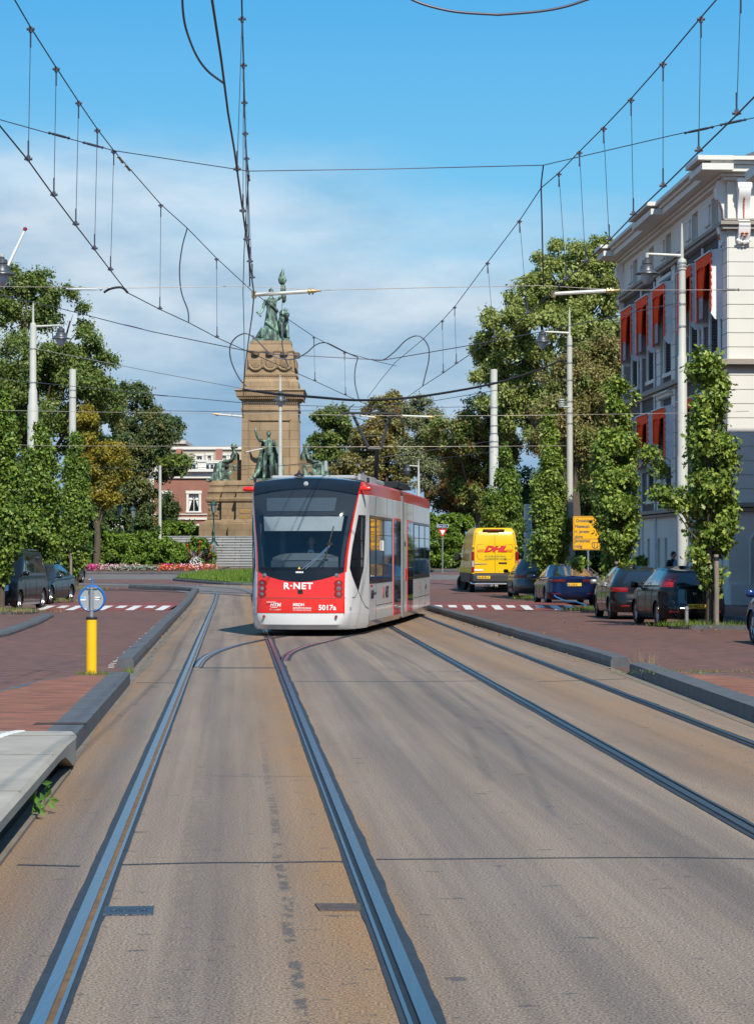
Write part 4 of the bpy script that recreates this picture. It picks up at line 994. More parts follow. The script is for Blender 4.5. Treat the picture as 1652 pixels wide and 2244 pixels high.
def bow(x, hw, amt, p=2.0): return amt*(abs(x)/max(hw, .01))**p
def make_car(name, label, loc, rz, spec, paint, group='cars parked along the street', flip=False):
    c = thing(name, label, spec.get('cat', 'car'), loc, rz, group)
    L, W, H = spec['L'], spec['W'], spec['H']; hw = W/2
    zt = spec['zt']; rows = spec['rows']; zb0 = spec.get('zb', .2)
    def body(f, t):
        ro = interp(t, [(r[0], r[1]) for r in rows]); fo = interp(t, [(r[0], r[2]) for r in rows]); wo = interp(t, [(r[0], r[3]) for r in rows])
        x, y = ringpt(f, hw-wo, ro, L-fo, spec.get('rc', .38))
        y += bow(x, hw, spec.get('rbow', .07)) if y < L*.3 else 0
        y -= bow(x, hw, spec.get('fbow', .16)) if y > L*.7 else 0
        zt_ = interp(y, zt); z = zb0+t*(zt_-zb0)
        return Vector((x, y, z))
    ts = [0, .06, .14, .22, .3, .38, .46, .54, .62, .7, .78, .86, .92, .97, 1.0]
    WR = spec.get('wr', .32); wy = spec['wy']; AR = WR+.045
    n = len(FR); mb = MB()
    low = spec.get('lowtrim', 0)
    def bm_(i, j):
        p = (body(FR[j], ts[i])+body(FR[(j+1) % n], ts[i+1]))/2
        if abs(p.x) > hw-.25:
            for y in wy:
                if (p.y-y)**2+(p.z-WR)**2 < AR**2: return None
        if p.z < low: return 1
        return 0
    def bf(i, j):
        p = body(FR[j], ts[i])
        if abs(p.x) > hw-.22:          # pull vertices near the arch onto its circle
            for y in wy:
                d = math.hypot(p.y-y, p.z-WR)
                if AR-.055 < d < AR+.055 and d > 0: p.y = y+(p.y-y)*AR/d; p.z = WR+(p.z-WR)*AR/d
        return p
    mb.grid(bf, len(ts), n, mf=bm_, close=True)
    # cap (bonnet / deck)
    def cap(i, j):
        p = body(FR[j], 1.0); k = 1-(i/5)**1.0
        if i == 0: return p
        cy = (p.y-L/2); q = Vector((p.x*k, p.y if False else p.y, 0)); q.y = L/2+cy*(0.2+0.8*k) if False else p.y
        q.z = interp(p.y, zt)+spec.get('crown', .035)*(1-k*k)+.012
        return q
    mb.grid(cap, 6, n, close=True)
    mb.build('body', [paint, m_dark], c, True, 40)
    mb = MB(); mb.box((0, L/2, .38), (W-.42, L-.5, .34)); mb.build('underbody', m_wheelwell, c)
    # wheel wells + wheels
    for y in wy:
        for s in (-1, 1):
            wpt = at(s*(hw-.13), y, WR) @ Matrix.Rotation(s*math.pi/2, 4, 'Y')
            mb = MB(); mb.lathe([(WR*.66, -.09), (WR*.94, -.10), (WR, -.07), (WR, .07), (WR*.94, .10), (WR*.66, .09), (WR*.64, .05), (WR*.64, -.05)], n=28, M=wpt)
            w = mb.build('wheel', m_tyre, c, True, 40)
            mb = MB(); mb.lathe([(WR*.66, .02), (WR*.68, .085), (WR*.62, .075), (WR*.58, .03), (.001, .03)], n=28, M=wpt)
            for k in range(spec.get('spokes', 10)):
                a = 2*math.pi*k/spec.get('spokes', 10); r_ = WR*.62
                mb.tube([wpt @ Vector((.03*math.cos(a), .03*math.sin(a), .070)), wpt @ Vector((r_*math.cos(a), r_*math.sin(a), .066))], [.028, .020], 5)
            mb.lathe([(.045, .05), (.045, .085), (.001, .09)], n=12, M=wpt); mb.build('rim', m_alloy, w, True, 40)
            mb = MB()
            for k in range(25):
                a = math.pi*1.28*k/24-math.pi*.14; pass
            pts = []
            for k in range(21):
                a = -math.pi*.08+math.pi*1.16*k/20; yy = y+AR*math.cos(a); zz = WR+AR*math.sin(a)
                # x on the body at that point: search side surface
                t_ = min(1, max(0, (zz-zb0)/(interp(yy, zt)-zb0))); wo = interp(t_, [(r[0], r[3]) for r in rows]); pts.append((s*(hw-wo-.004), yy, zz))
            mb.tube(pts, .013, 6); mb.build('wheel_arch', m_dark if spec.get('darkarch') else paint, c, True)
    # greenhouse
    g = spec['gh']      # rb, fb at belt; rt, ft at roof; wt top half width
    rowsg = [0, .12, .13, .5, .86, .87, .95, 1.0]
    def gh(f, t):
        cv = t**0.9
        r0 = g['rb']+(g['rt']-g['rb'])*t**g.get('rp', 1.15); f0 = L-(g['fb']+(g['ft']-g['fb'])*t**g.get('fp', 1.05)); w0 = (hw-g.get('wi', .07))+(g['wt']-(hw-g.get('wi', .07)))*t**1.5
        x, y = ringpt(f, w0, r0, f0, .26)
        if y < L*.45: y += bow(x, hw, g.get('rbow', .10))
        if y > L*.55: y -= bow(x, hw, .22)
        zr = interp((y-g['rt'])/max(.1, (L-g['ft']-g['rt'])), [(0, H-.05-g.get('rdrop', 0)), (.15, H-.03-g.get('rdrop', 0)*.5), (.5, H-.02), (.85, H-.03), (1, H-.06)]); zbt = interp(y, zt)-.02
        return Vector((x, y, zbt+(zr-zbt)*t))
    pil = g.get('pillars', [])
    def isglass(i, j):
        if not (2 <= i <= 3): return 0
        f = (FR[j]+FR[(j+1) % n])/2
        if j == n-1: f = (FR[j]+1)/2
        f = f if f < .5 else 1-f
        if f < .095: return 1 if not g.get('norearglass') else 0
        if f > .405: return 1
        if .150 < f < .352:
            p = gh(f, .5); s = (p.y)/L
            for (a, b) in pil:
                if a < s < b: return 0
            return 1
        return 0
    mb = MB(); mb.grid(lambda i, j: gh(FR[j], rowsg[i]), len(rowsg), n, mf=lambda i, j: None if isglass(i, j) else 0, close=True)
    def roof(i, j):
        p = gh(FR[j], 1.0); k = 1-i/5; cx, cy = 0, (g['rt']+L-g['ft'])/2
        return Vector((p.x*k, cy+(p.y-cy)*k, p.z+.045*(1-k*k)))
    mb.grid(roof, 6, n, close=True, mf=(lambda i, j: 1 if i >= 0 and g.get('glassroof') else 0))
    mb.build('cabin', [paint, m_glass], c, True, 35)
    for nm, test in (('rear_window', lambda f: f < .1), ('windscreen', lambda f: f > .4), ('side_window', lambda f: .1 < f < .4)):
        for s in ((1,) if nm != 'side_window' else (1, -1)):
            mb = MB()
            def mf(i, j):
                if not isglass(i, j): return None
                f0 = (FR[j]+(FR[(j+1) % n] if j < n-1 else 1))/2; f = f0 if f0 < .5 else 1-f0
                if not test(f): return None
                if nm == 'side_window' and ((f0 < .5) != (s > 0)): return None
                return 0
            mb.grid(lambda i, j: gh(FR[j], rowsg[i]), len(rowsg), n, mf=mf, close=True)
            if mb.f: mb.build(nm, m_glass, c, True, 60)
    def patch(nm, f0, f1, t0, t1, mt, off=.008, fn=body, par=c, nn=6, nt_=3, sym=True):
        for s in ((1, -1) if sym else (1,)):
            mb = MB()
            def q(i, j):
                f = f0+(f1-f0)*j/nn; t = (t0(j/nn) if callable(t0) else t0); tt = (t1(j/nn) if callable(t1) else t1); t = t+(tt-t)*i/nt_
                p = fn(f, t); pf = fn(f+.003, t); pt_ = fn(f, min(t+.02, 1)); 
                if t+.02 > 1: pt_ = p*2-fn(f, t-.02)
                nn_ = (pf-p).cross(pt_-p); nn_ = nn_.normalized() if nn_.length > 1e-9 else Vector((0, -1, 0))
                e = off*(0.2 if (i in (0, nt_) or (j in (0, nn) and f0 > 0)) else 1.0)
                p = p+nn_*e; p.x *= s; return p
            mb.grid(q, nt_+1, nn+1); mb.build(nm, mt, par, True, 50)
    for a in spec.get('patches', []): patch(*a[:6], **(a[6] if len(a) > 6 else {}))
    for a in spec.get('gpatches', []): patch(*a[:6], fn=gh, **(a[6] if len(a) > 6 else {}))
    # mirrors
    my, mz = spec['mirror']
    for s in (-1, 1):
        mb = MB(); mb.box((s*(hw+.10), my, mz), (.20, .11, .15), ch=.035); mb.box((s*(hw-.01), my+.02, mz-.05), (.12, .05, .05)); mb.build('wing_mirror', spec.get('mirmat', paint), c, True, 50)
    # door seams
    mb = MB()
    for s in (-1, 1):
        for yy in spec.get('doors', []):
            pts = []
            for t in (.12, .3, .5, .7, .9, .99):
                wo = interp(t, [(r[0], r[3]) for r in rows]); pts.append((s*(hw-wo+.0005), yy, zb0+t*(interp(yy, zt)-zb0)))
            mb = MB(); mb.tube(pts, .005, 4); mb.build('door_seam', m_dark, c)
        for yy in spec.get('handles', []):
            z = interp(yy, zt)-.09; mb = MB(); mb.box((s*(hw-.035), yy, z), (.05, .16, .025), ch=.008); mb.build('door_handle', m_dark, c)
    # plate
    pz, py = spec['plate'][:2]; txt = spec['plate'][2]
    M0 = Matrix.Identity(4) if not flip else at(0, L, 0) @ Matrix.Rotation(math.pi, 4, 'Z')
    px = spec['plate'][3] if len(spec['plate']) > 3 else 0
    mb = MB(); mb.box((px, py-.012, pz), (.52, .012, .11), ch=.003, M=M0); pl = mb.build('number_plate', m_plate, c)
    mb = MB(); mb.box((px-.237, py-.019, pz), (.045, .004, .10), M=M0); mb.build('plate_band', m_eu, pl)
    text_obj(txt, .105, M0 @ at(px-.205, py-.019, pz-.037) @ FACE, m_ink, pl, bold=.002, sx=.92)
    return c, body, gh, patch
def paintm(name, col, rough=.18, metal=.0): return mat(name, col, rough, metal, .03, 1, coat=.45, spec=.4)
pa_black = mat('paint_black', (.006, .007, .010), .24, 0, .03, 1, coat=.25, spec=.3); pa_black2 = paintm('paint_black_grey', (.010, .011, .013)); pa_blue = paintm('paint_deep_blue', (.006, .017, .065), .2, .3)
pa_grey = paintm('paint_silver_grey', (.15, .145, .14), .3, .6); pa_navy = paintm('paint_navy', (.006, .017, .035)); pa_anth = paintm('paint_anthracite', (.028, .036, .048), .25, .3); pa_blue2 = paintm('paint_blue', (.012, .04, .16), .2, .2)
pa_yel = paintm('paint_yellow', (.80, .47, .005), .3)
RW = [(0, .10, .12, .06), (.12, .03, .04, .02), (.25, .0, .0, .0), (.5, .01, .03, .0), (.72, .04, .10, .015), (.9, .07, .22, .045), (1, .12, .34, .09)]
hatch = dict(L=4.06, W=1.69, H=1.49, zt=[(0, .99), (.6, .99), (2.4, .97), (3.1, .94), (3.6, .86), (4.06, .68)], rows=[(0, .12, .10, .06), (.15, .03, .03, .02), (.3, .0, .0, .0), (.45, .02, .03, .0), (.7, .09, .10, .01), (.9, .10, .2, .03), (1, .12, .3, .07)],
    wy=(.74, 3.25), wr=.31, gh=dict(rb=.13, rt=.56, fb=1.02, ft=1.80, wt=.49, rbow=.16, rdrop=.05, rp=1.5, pillars=[(.10, .20), (.375, .395), (.60, .66)]), mirror=(2.78, 1.02), doors=(1.25, 1.95, 2.95), handles=(1.35, 2.3), spokes=14,
    plate=(.52, .012, '03-NGL-2', .02), lowtrim=.0,
    gpatches=[('tail_light', .098, .150, .05, .85, m_redlens, dict(off=.012))], patches=[('reflector', .085, .115, .20, .26, m_redlens)])
def yaw(dx): return -math.atan(dx)
# black hatchback (nearest, rear to camera)
c_, b_, g_, pt_ = make_car('parked_hatchback', 'black five-door hatchback with plate 03-NGL parked behind the street tree', (7.86, 56.4, 0), math.atan(.10), hatch, pa_black)
pt_('tailgate_panel', .0, .092, .40, .93, m_glass, off=.006, sym=True)
mb = MB(); mb.lathe([(.001, 0), (.045, 0), (.04, .012), (.001, .014)], n=16, M=at(0, .085, .83) @ FACE); mb.build('badge', m_chrome, c_, True)
# second dark hatchback
h2 = dict(hatch); h2.update(L=4.05, W=1.70, H=1.46, plate=(.42, .012, '61-ZBS-7', .10), spokes=5, gpatches=[], patches=[('tail_light', .088, .142, .72, .87, m_redlens, dict(off=.014)), ('reflector', .08, .11, .2, .26, m_redlens)], mirmat=m_galv)
h2['gh'] = dict(hatch['gh']); h2['gh'].update(rt=.66, wt=.50)
h2['patches'] = h2['patches']+[('bumper_crease', .0, .13, .38, .41, m_dark, dict(off=.006))]
make_car('parked_hatchback', 'dark hatchback with wide red tail lamps parked between the blue saloon and the nearest hatchback', (7.30, 62.8, 0), math.atan(.05), h2, pa_black2)
# blue saloon
sal = dict(L=4.69, W=1.85, H=1.44, zt=[(0, 1.0), (.5, 1.02), (1.2, .98), (2.8, .95), (3.5, .89), (4.3, .76), (4.69, .62)], rows=[(0, .14, .12, .07), (.15, .03, .03, .02), (.3, .0, .0, .0), (.5, .03, .03, .0), (.75, .06, .10, .01), (.93, .03, .22, .04), (1, .10, .34, .09)],
    wy=(.98, 3.85), wr=.335, gh=dict(rb=.52, rt=1.75, fb=1.15, ft=2.15, wt=.58, rp=.95, glassroof=True, pillars=[(.17, .22), (.49, .505), (.66, .72)]), mirror=(3.2, 1.0), doors=(1.5, 2.35, 3.3), handles=(1.75, 2.75), spokes=5,
    plate=(.74, .05, 'K-210-S'), patches=[('tail_light', .060, .135, .78, .90, mat('smoked_red', (.13, .02, .02), .1, 0, .05, coat=.8), dict(off=.012)), ('reflector', .085, .12, .25, .28, m_redlens)])
make_car('parked_saloon', 'deep blue saloon with a blue charging cable plugged into its flank', (6.93, 80.3, 0), math.atan(.06), sal, pa_blue)
# silver-grey compact
h3 = dict(hatch); h3.update(L=4.34, W=1.80, H=1.57, plate=(.80, .05, 'KZ-104-R'), spokes=7, wy=(.8, 3.47), zt=[(0, 1.06), (.6, 1.05), (2.4, 1.02), (3.1, .98), (3.8, .88), (4.34, .70)], gpatches=[], mirror=(2.95, 1.07), mirmat=m_dark, patches=[('tail_light', .080, .155, .72, .88, m_redlens, dict(off=.014)), ('bumper_crease', 0, .13, .34, .37, m_dark)])
h3['gh'] = dict(rb=.16, rt=.60, fb=1.05, ft=1.85, wt=.55, rbow=.15, pillars=[(.09, .17), (.39, .41), (.62, .68)])
make_car('parked_compact_car', 'silver-grey compact car parked between the yellow van and the blue saloon', (6.30, 90.0, gz(90)), math.atan(.02), h3, pa_grey)
# blue car entering from the right edge
h4 = dict(hatch); h4.update(L=4.2, W=1.76, H=1.42, spokes=5, plate=(.55, .012, 'SB-402-K'), wr=.33)
make_car('parked_car', 'blue car with five-spoke wheels cut off by the right edge of the photo', (8.62, 43.1, 0), math.atan(.055), h4, pa_blue2)
# black people carrier facing the camera
van = dict(L=5.14, W=1.93, H=1.90, zt=[(0, 1.12), (2.6, 1.12), (3.6, 1.10), (4.1, 1.06), (4.75, .98), (5.14, .80)], rows=[(0, .08, .16, .06), (.12, .03, .05, .02), (.25, .0, .0, .0), (.5, .0, .03, .0), (.75, .02, .10, .01), (.92, .03, .20, .03), (1, .05, .32, .06)], cat='people carrier',
    wy=(.95, 4.15), wr=.34, gh=dict(rb=.06, rt=.28, fb=.98, ft=1.9, wt=.74, pillars=[(.05, .09), (.33, .36), (.56, .58), (.76, .80)]), mirror=(3.85, 1.20), doors=(2.0, 2.9, 3.95), handles=(2.9, 3.2), spokes=5, rc=.42, fbow=.22,
    plate=(.50, .01, '39-KBS-60'[:0]+'KX-89-60'), patches=[('headlight', .385, .438, .66, .86, m_lens, dict(off=.014)), ('lower_grille', .40, .44, .16, .34, m_dark)])
vc, vb, vg, vp = make_car('parked_people_carrier', 'black people carrier with chrome grille parked facing the camera on the left', (-11.78, 75.9, 0), math.pi+math.atan(.085)*-1+.0, van, pa_black, flip=True)
vp('grille', .44, .5, .55, .88, m_dark, off=.012)
mb = MB()
for z in (.70, .78, .86, .94):
    pts = [vb(f, (z-.2)/(interp(4.9, van['zt'])-.2)) for f in (.44, .46, .48, .5, .52, .54, .56)]; mb.tube([p+Vector((0, .03, 0)) for p in pts], .014, 6)
mb.tube([vb(f, .07)+Vector((0, .02, 0)) for f in (.38, .42, .46, .5, .54, .58, .62)], .018, 6)
p = vb(.5, .7); mb.lathe([(.075, -.012), (.1, -.012), (.1, .012), (.075, .012), (.075, -.012)], n=20, M=at(0, p.y+.05, .82) @ FACE)
for a in (90, 210, 330): mb.tube([(0, p.y+.06, .82), (.09*math.cos(R(a)), p.y+.06, .82+.09*math.sin(R(a)))], .012, 5)
mb.build('grille_bar', m_chrome, vc, True)
mb = MB()
for s in (-1, 1): mb.tube([(s*.70, .9, 1.86), (s*.72, 1.0, 1.93), (s*.72, 3.0, 1.94), (s*.70, 3.15, 1.86)], .022, 6)
mb.build('roof_rail', pa_black, vc, True)
ww = dict(sal); ww.update(L=4.7, W=1.83, H=1.46, plate=(.50, .01, '52-JPR-8'), patches=[('headlight', .38, .44, .72, .9, m_lens, dict(off=.012))]); ww['gh'] = dict(sal['gh']); ww['gh'].update(rb=.35, rt=1.3, glassroof=False)
make_car('parked_saloon', 'dark slate saloon parked directly behind the black people carrier', (-12.20, 86.6, gz(84)), math.pi-math.atan(.12), ww, pa_anth, flip=True)
w3 = dict(sal); w3.update(L=4.8, W=1.85, H=1.48, plate=(.55, .01, '8-KDZ-28'), patches=[('headlight', .375, .43, .66, .86, m_lens, dict(off=.012)), ('grille', .445, .5, .45, .85, m_dark, dict(off=.012))]); w3['gh'] = dict(sal['gh']); w3['gh'].update(rb=.4, rt=1.4, glassroof=False)
c3, b3_, g3_, p3_ = make_car('parked_saloon', 'dark teal-blue saloon with slatted chrome grille parked farthest back on the left', (-15.7, 116.5, gz(112)), math.pi-.03, w3, pa_navy, flip=True)
mb = MB()
for t in (.5, .6, .7, .8): mb.tube([b3_(f, t)+Vector((0, .03, 0)) for f in (.45, .475, .5, .525, .55)], .014, 5)
mb.build('grille_bar', m_chrome, c3)
# charging cable
q = [P(1196, 1272, 81.4), P(1203, 1290, 81.0), P(1217, 1308, 80.2), P(1238, 1317, 79.2), P(1262, 1319, 78.2), P(1283, 1326, 77.0), P(1297, 1334, 75.5), P(1312, 1333, 74.5), P(1322, 1326, 73.8)]
mb = MB(); mb.tube(smooth([tuple(v) for v in q], 5) if False else q, .022, 6); tag(mb.build('charging_cable', mat('cable_blue', (.02, .22, .48), .5), None, True), 'bright blue charging cable hanging from the deep blue saloon', 'charging cable')
# ---------------------------------------------------------------- delivery van (rear to camera)
VL, VW, VH = 5.98, 2.06, 2.80
dv = thing('delivery_van', 'tall yellow delivery van with red lettering parked at the end of the row', 'delivery van', (4.04+1.03+.02, 98.6, gz(98.6)), math.atan(.055), 'cars parked along the street')
m_vgrey = mat('bumper_grey', (.035, .036, .038), .55); mb = MB()
vz = [.42, .52, .62, .85, 1.1, 1.45, 1.8, 2.15, 2.45, 2.65, 2.76, 2.80]
def vprof(z): return interp(z, [(.42, .97), (.62, 1.02), (1.1, 1.03), (1.5, 1.02), (2.3, .95), (2.62, .90), (2.74, .84), (2.80, .74)])
def vrear(z): return interp(z, [(.42, .03), (.8, .0), (1.15, .02), (1.9, .05), (2.4, .12), (2.68, .2), (2.80, .34)])
def vfront(z): return interp(z, [(.42, 5.9), (.9, 5.95), (1.15, 5.5), (1.35, 5.0), (2.1, 4.4), (2.6, 4.0), (2.8, 3.6)])
VF = FR
def vs_(i, j):
    z = vz[i]; x, y = ringpt(VF[j], vprof(z), vrear(z), vfront(z), .14); 
    if y < 1: y += bow(x, 1.03, .03)
    if y > 3.5: y -= bow(x, 1.03, .25)
    return Vector((x, y, z))
mb.grid(vs_, len(vz), len(VF), close=True, mf=lambda i, j: (2 if i < 3 else (0 if (FR[j] < .14 or FR[j] > .86 or i > 2) else 0)))
for y0_ in (0,):
    top = [vs_(len(vz)-1, j) for j in range(len(VF))]; mb.grid(lambda i, j: Vector((top[j].x*(1-i/3), 2.0+(top[j].y-2.0)*(1-i/3), 2.80+.03*(i/3))), 4, len(VF), close=True)
mb.build('body', [pa_yel, m_vgrey, m_vgrey], dv, True, 35)
mb = MB(); mb.box((0, -.02, .62), (1.96, .14, .36), ch=.05); mb.box((0, .0, .47), (1.7, .1, .12)); mb.build('bumper', m_vgrey, dv)
mb = MB(); mb.tube([(-1.02, .6, .43), (-1.0, .05, .40), (-.9, -.13, .38), (.9, -.13, .38), (1.0, .05, .40)], .035, 8); mb.build('tow_bar', m_chrome, dv, True)
def vy(z, x=0): return vrear(z)+bow(x, 1.03, .03)
mb = MB()      # door gap, panel lines
for x, zt_, zb_ in ((.0, 2.62, .78),): mb.tube([(x, vy(z)-.004, z) for z in lin(zb_, zt_, 8)], .007, 4)
for x in (-.93, .93): mb.tube([(x*vprof(z)/1.03, vy(z, .9)-.004, z) for z in lin(.8, 2.6, 8)], .006, 4)
rr_ = [(-.72, 1.45), (-.78, 1.6), (-.78, 2.0), (-.72, 2.08), (.72, 2.08), (.78, 2.0), (.78, 1.6), (.70, 1.45), (.5, 1.4), (-.5, 1.4), (-.72, 1.45)]
mb.tube([(a, vy(b, a)-.001, b) for a, b in rr_], .008, 4); mb.tube([(-.9, vy(.82)-.004, .82), (.9, vy(.82)-.004, .82)], .006, 4); mb.tube([(-.82, vy(2.55)+.0, 2.55), (.82, vy(2.55)+.0, 2.55)], .006, 4)
mb.build('door_seam', m_seam, dv)
for s in (-1, 1):
    mb = MB(); mb.box((s*.955, .03, 1.32), (.13, .10, .92), ch=.03); tl = mb.build('tail_light', m_redlens, dv, True)
    mb = MB(); mb.box((s*.955, -.024, 1.25), (.09, .01, .26)); mb.build('lens', m_lens, tl)
    mb = MB(); mb.box((s*.93, .06, 2.0), (.10, .06, .10), ch=.01); mb.box((s*.94, .04, .86), (.12, .06, .10), ch=.01); mb.build('hinge', pa_yel, dv)
    mb = MB(); mb.box((s*(1.03+.20), 4.55, 1.55), (.24, .12, .36), ch=.04); mb.box((s*(1.03+.04), 4.6, 1.45), (.2, .06, .08)); mb.build('wing_mirror', m_dark, dv, True)
    for y in (1.15, 4.95):
        wpt = at(s*.90, y, .36) @ Matrix.Rotation(s*math.pi/2, 4, 'Y')
        if y > 3: wpt = at(s*.93, y, .36) @ Matrix.Rotation(R(28), 4, 'Z') @ Matrix.Rotation(s*math.pi/2, 4, 'Y')
        mb = MB(); mb.lathe([(.22, -.1), (.34, -.11), (.36, -.07), (.36, .09), (.34, .11), (.22, .1), (.2, .03), (.001, .03)], n=24, M=wpt); mb.build('wheel', m_tyre, dv, True, 40)
    mb = MB(); mb.box((s*1.022, 3.0, .60), (.03, 4.9, .30)); mb.build('side_trim', m_vgrey, dv)
mb = MB(); mb.box((-.04, vy(2.66)-.02, 2.70), (.95, .14, .09), ch=.03); mb.build('brake_light', m_dark, dv, True)
mb = MB(); mb.box((-.04, vy(2.66)-.10, 2.70), (.5, .02, .045)); mb.build('brake_light', m_redlens, dv)
mb = MB(); mb.box((.34, vy(1.28)-.012, 1.28), (.36, .02, .07), ch=.008); mb.build('door_handle', m_black, dv)
mb = MB(); mb.box((-.52, vy(.70)-.12, .66), (.60, .01, .13), ch=.003); pl = mb.build('number_plate', m_plate, dv)
mb = MB(); mb.box((-.795, vy(.70)-.127, .66), (.05, .004, .12)); mb.build('plate_band', m_eu, pl)
text_obj('85-BVB-3', .12, at(-.75, vy(.7)-.127, .617) @ FACE, m_ink, pl, bold=.002)
m_vred = mat('letter_van_red', (.55, .01, .02), .5, 0, .02); m_vgreen = mat('letter_green', (.05, .30, .08), .5, 0, .02)
def tilt(z): return math.atan((vrear(z+.2)-vrear(z))/.2)
def vtext(t, x, z, s, mt, **k): return text_obj(t, s, at(x, vy(z, x*.7)-.02, z) @ Matrix.Rotation(-tilt(z), 4, 'X') @ FACE, mt, dv, **k)
vtext('DHL', -.47, 1.78, .34, m_vred, shear=.42, bold=.020, sx=1.42)
mb = MB()
for k in range(3):
    z = 1.79+k*.038
    for (a, b) in ((-.74, -.50+k*.02), (.48+k*.02, .76)): mb.box(((a+b)/2, vy(z)-.024, z), (b-a, .006, .016))
mb.build('lettering', m_vred, dv)
vtext('DIT IS EEN ELEKTRISCH', -.44, 1.55, .088, m_vgreen); vtext('AANGEDREVEN AUTO', -.44, 1.44, .088, m_vgreen)
mb = MB(); mb.tube([(.40, vy(1.47)-.02, 1.47), (.46, vy(1.47)-.02, 1.49), (.51, vy(1.47)-.02, 1.47)], .014, 5); mb.box((.45, vy(1.47)-.02, 1.47), (.05, .01, .05)); mb.build('lettering', m_vgreen, dv)
mb = MB(); mb.box((-.62, vy(1.28)-.012, 1.245), (.55, .006, .02)); mb.build('sticker', mat('sticker_blue', (.05, .2, .45), .4), dv)
mb = MB(); mb.box((-.72, vy(1.0)-.010, .98), (.40, .006, .07)); mb.build('sticker', m_lettw, dv)
mb = MB(); mb.add([(-1.035*1, 3.9, 1.5), (-1.035, 4.75, 1.5), (-.985, 4.5, 2.1), (-.985, 3.95, 2.1)], [(0, 1, 2, 3)]); mb.build('side_window', m_glass, dv)
# ================================================================ MONUMENT
def blockstone(name, base, bw, bh, bump=.3, var=.3):
    m = mat(name, base, 0.85, 0, var, 0.6, bump, 12, stretch=(1, 1, .45), dirt=(tuple(v*.62 for v in base), 0.8, 0.54)); nt = m.node_tree; b = nt.nodes['Principled BSDF']
    src = b.inputs['Base Color'].links[0].from_socket; tc = nd(nt, 'ShaderNodeTexCoord'); sp = nd(nt, 'ShaderNodeSeparateXYZ'); nt.links.new(tc.outputs['Object'], sp.inputs[0])
    ad = nd(nt, 'ShaderNodeMath', operation='ADD'); nt.links.new(sp.outputs['X'], ad.inputs[0]); nt.links.new(sp.outputs['Y'], ad.inputs[1])
    cb = nd(nt, 'ShaderNodeCombineXYZ'); nt.links.new(ad.outputs[0], cb.inputs[0]); nt.links.new(sp.outputs['Z'], cb.inputs[1])
    br = nd(nt, 'ShaderNodeTexBrick'); br.inputs['Scale'].default_value = 1; br.inputs['Brick Width'].default_value = bw; br.inputs['Row Height'].default_value = bh; br.inputs['Mortar Size'].default_value = .016
    br.inputs['Color1'].default_value = (1, 1, 1, 1); br.inputs['Color2'].default_value = (.86, .85, .83, 1); br.inputs['Mortar'].default_value = (.5, .47, .43, 1); nt.links.new(cb.outputs[0], br.inputs['Vector'])
    mx = nd(nt, 'ShaderNodeMix', data_type='RGBA', blend_type='MULTIPLY'); mx.inputs[0].default_value = 1; nt.links.new(src, mx.inputs[6]); nt.links.new(br.outputs['Color'], mx.inputs[7]); nt.links.new(mx.outputs[2], b.inputs['Base Color'])
    return m
m_sand = blockstone('sandstone', (0.34, 0.242, 0.145), 1.35, .62)
m_sandd = blockstone('sandstone_weathered', (0.245, 0.172, 0.098), 1.1, .5, .4, .4)
m_bronze = mat('bronze_patina', (0.050, 0.068, 0.055), 0.5, 0.25, 0.6, 2.2, 0.5, 9, stretch=(1.6, 1.6, .5), dirt=((0.24, 0.40, 0.31), 2.4, 0.455))
m_granite = mat('step_granite', (0.30, 0.30, 0.30), 0.8, 0, 0.15, 1.2, 0.15, 30)
m_gold = mat('gold_letters', (.62, .36, .06), .4)
MD = 160.0; MX = (590-PX)*MD/FOC; gM = gz(156)
def MZ(y, D=MD): return CAMH+(HOR-y)*D/FOC
mon = thing('monument', 'sandstone column monument crowned by a bronze woman with flag and lion', 'monument', (MX, MD+3, 0))
def ring_block(mb, secs, m=0, cut=0.0):         # secs: (z, hx, hy) stacked; square plan with small notched corners
    rows = []
    for (z, hx, hy) in secs:
        c = cut
        rows.append([(-hx, -hy+c, z), (-hx+c, -hy, z), (hx-c, -hy, z), (hx, -hy+c, z), (hx, hy-c, z), (hx-c, hy, z), (-hx+c, hy, z), (-hx, hy-c, z)] if c else [(-hx, -hy, z), (hx, -hy, z), (hx, hy, z), (-hx, hy, z)])
    n = len(rows[0]); o = [v for r in rows for v in r]
    fs = [tuple(range(n-1, -1, -1)), tuple(range((len(rows)-1)*n, len(rows)*n))]
    for k in range(len(rows)-1):
        for i in range(n): fs.append((k*n+i, k*n+(i+1) % n, (k+1)*n+(i+1) % n, (k+1)*n+i))
    mb.add(o, fs, m)
z_ = MZ
mb = MB()
ring_block(mb, [(z_(1062), 2.02, 2.02), (z_(898), 1.98, 1.98), (z_(897), 2.05, 2.05), (z_(892), 2.05, 2.05), (z_(891), 1.99, 1.99), (z_(874), 1.99, 1.99), (z_(873), 2.1, 2.1), (z_(869), 2.2, 2.2), (z_(866), 2.36, 2.36), (z_(857), 2.40, 2.40), (z_(853), 2.5, 2.5), (z_(851), 2.46, 2.46), (z_(850.5), 2.02, 2.02)])
ring_block(mb, [(z_(851), 2.02, 2.02), (z_(833), 1.99, 1.99), (z_(827), 1.86, 1.86), (z_(822), 1.82, 1.82), (z_(821), 1.80, 1.80), (z_(815), 1.78, 1.78), (z_(814), 1.74, 1.74), (z_(768), 1.62, 1.62), (z_(766), 1.68, 1.68), (z_(763), 1.68, 1.68), (z_(762), 1.60, 1.60), (z_(752), 1.50, 1.50), (z_(751), 1.47, 1.47), (z_(741), 1.45, 1.45)])
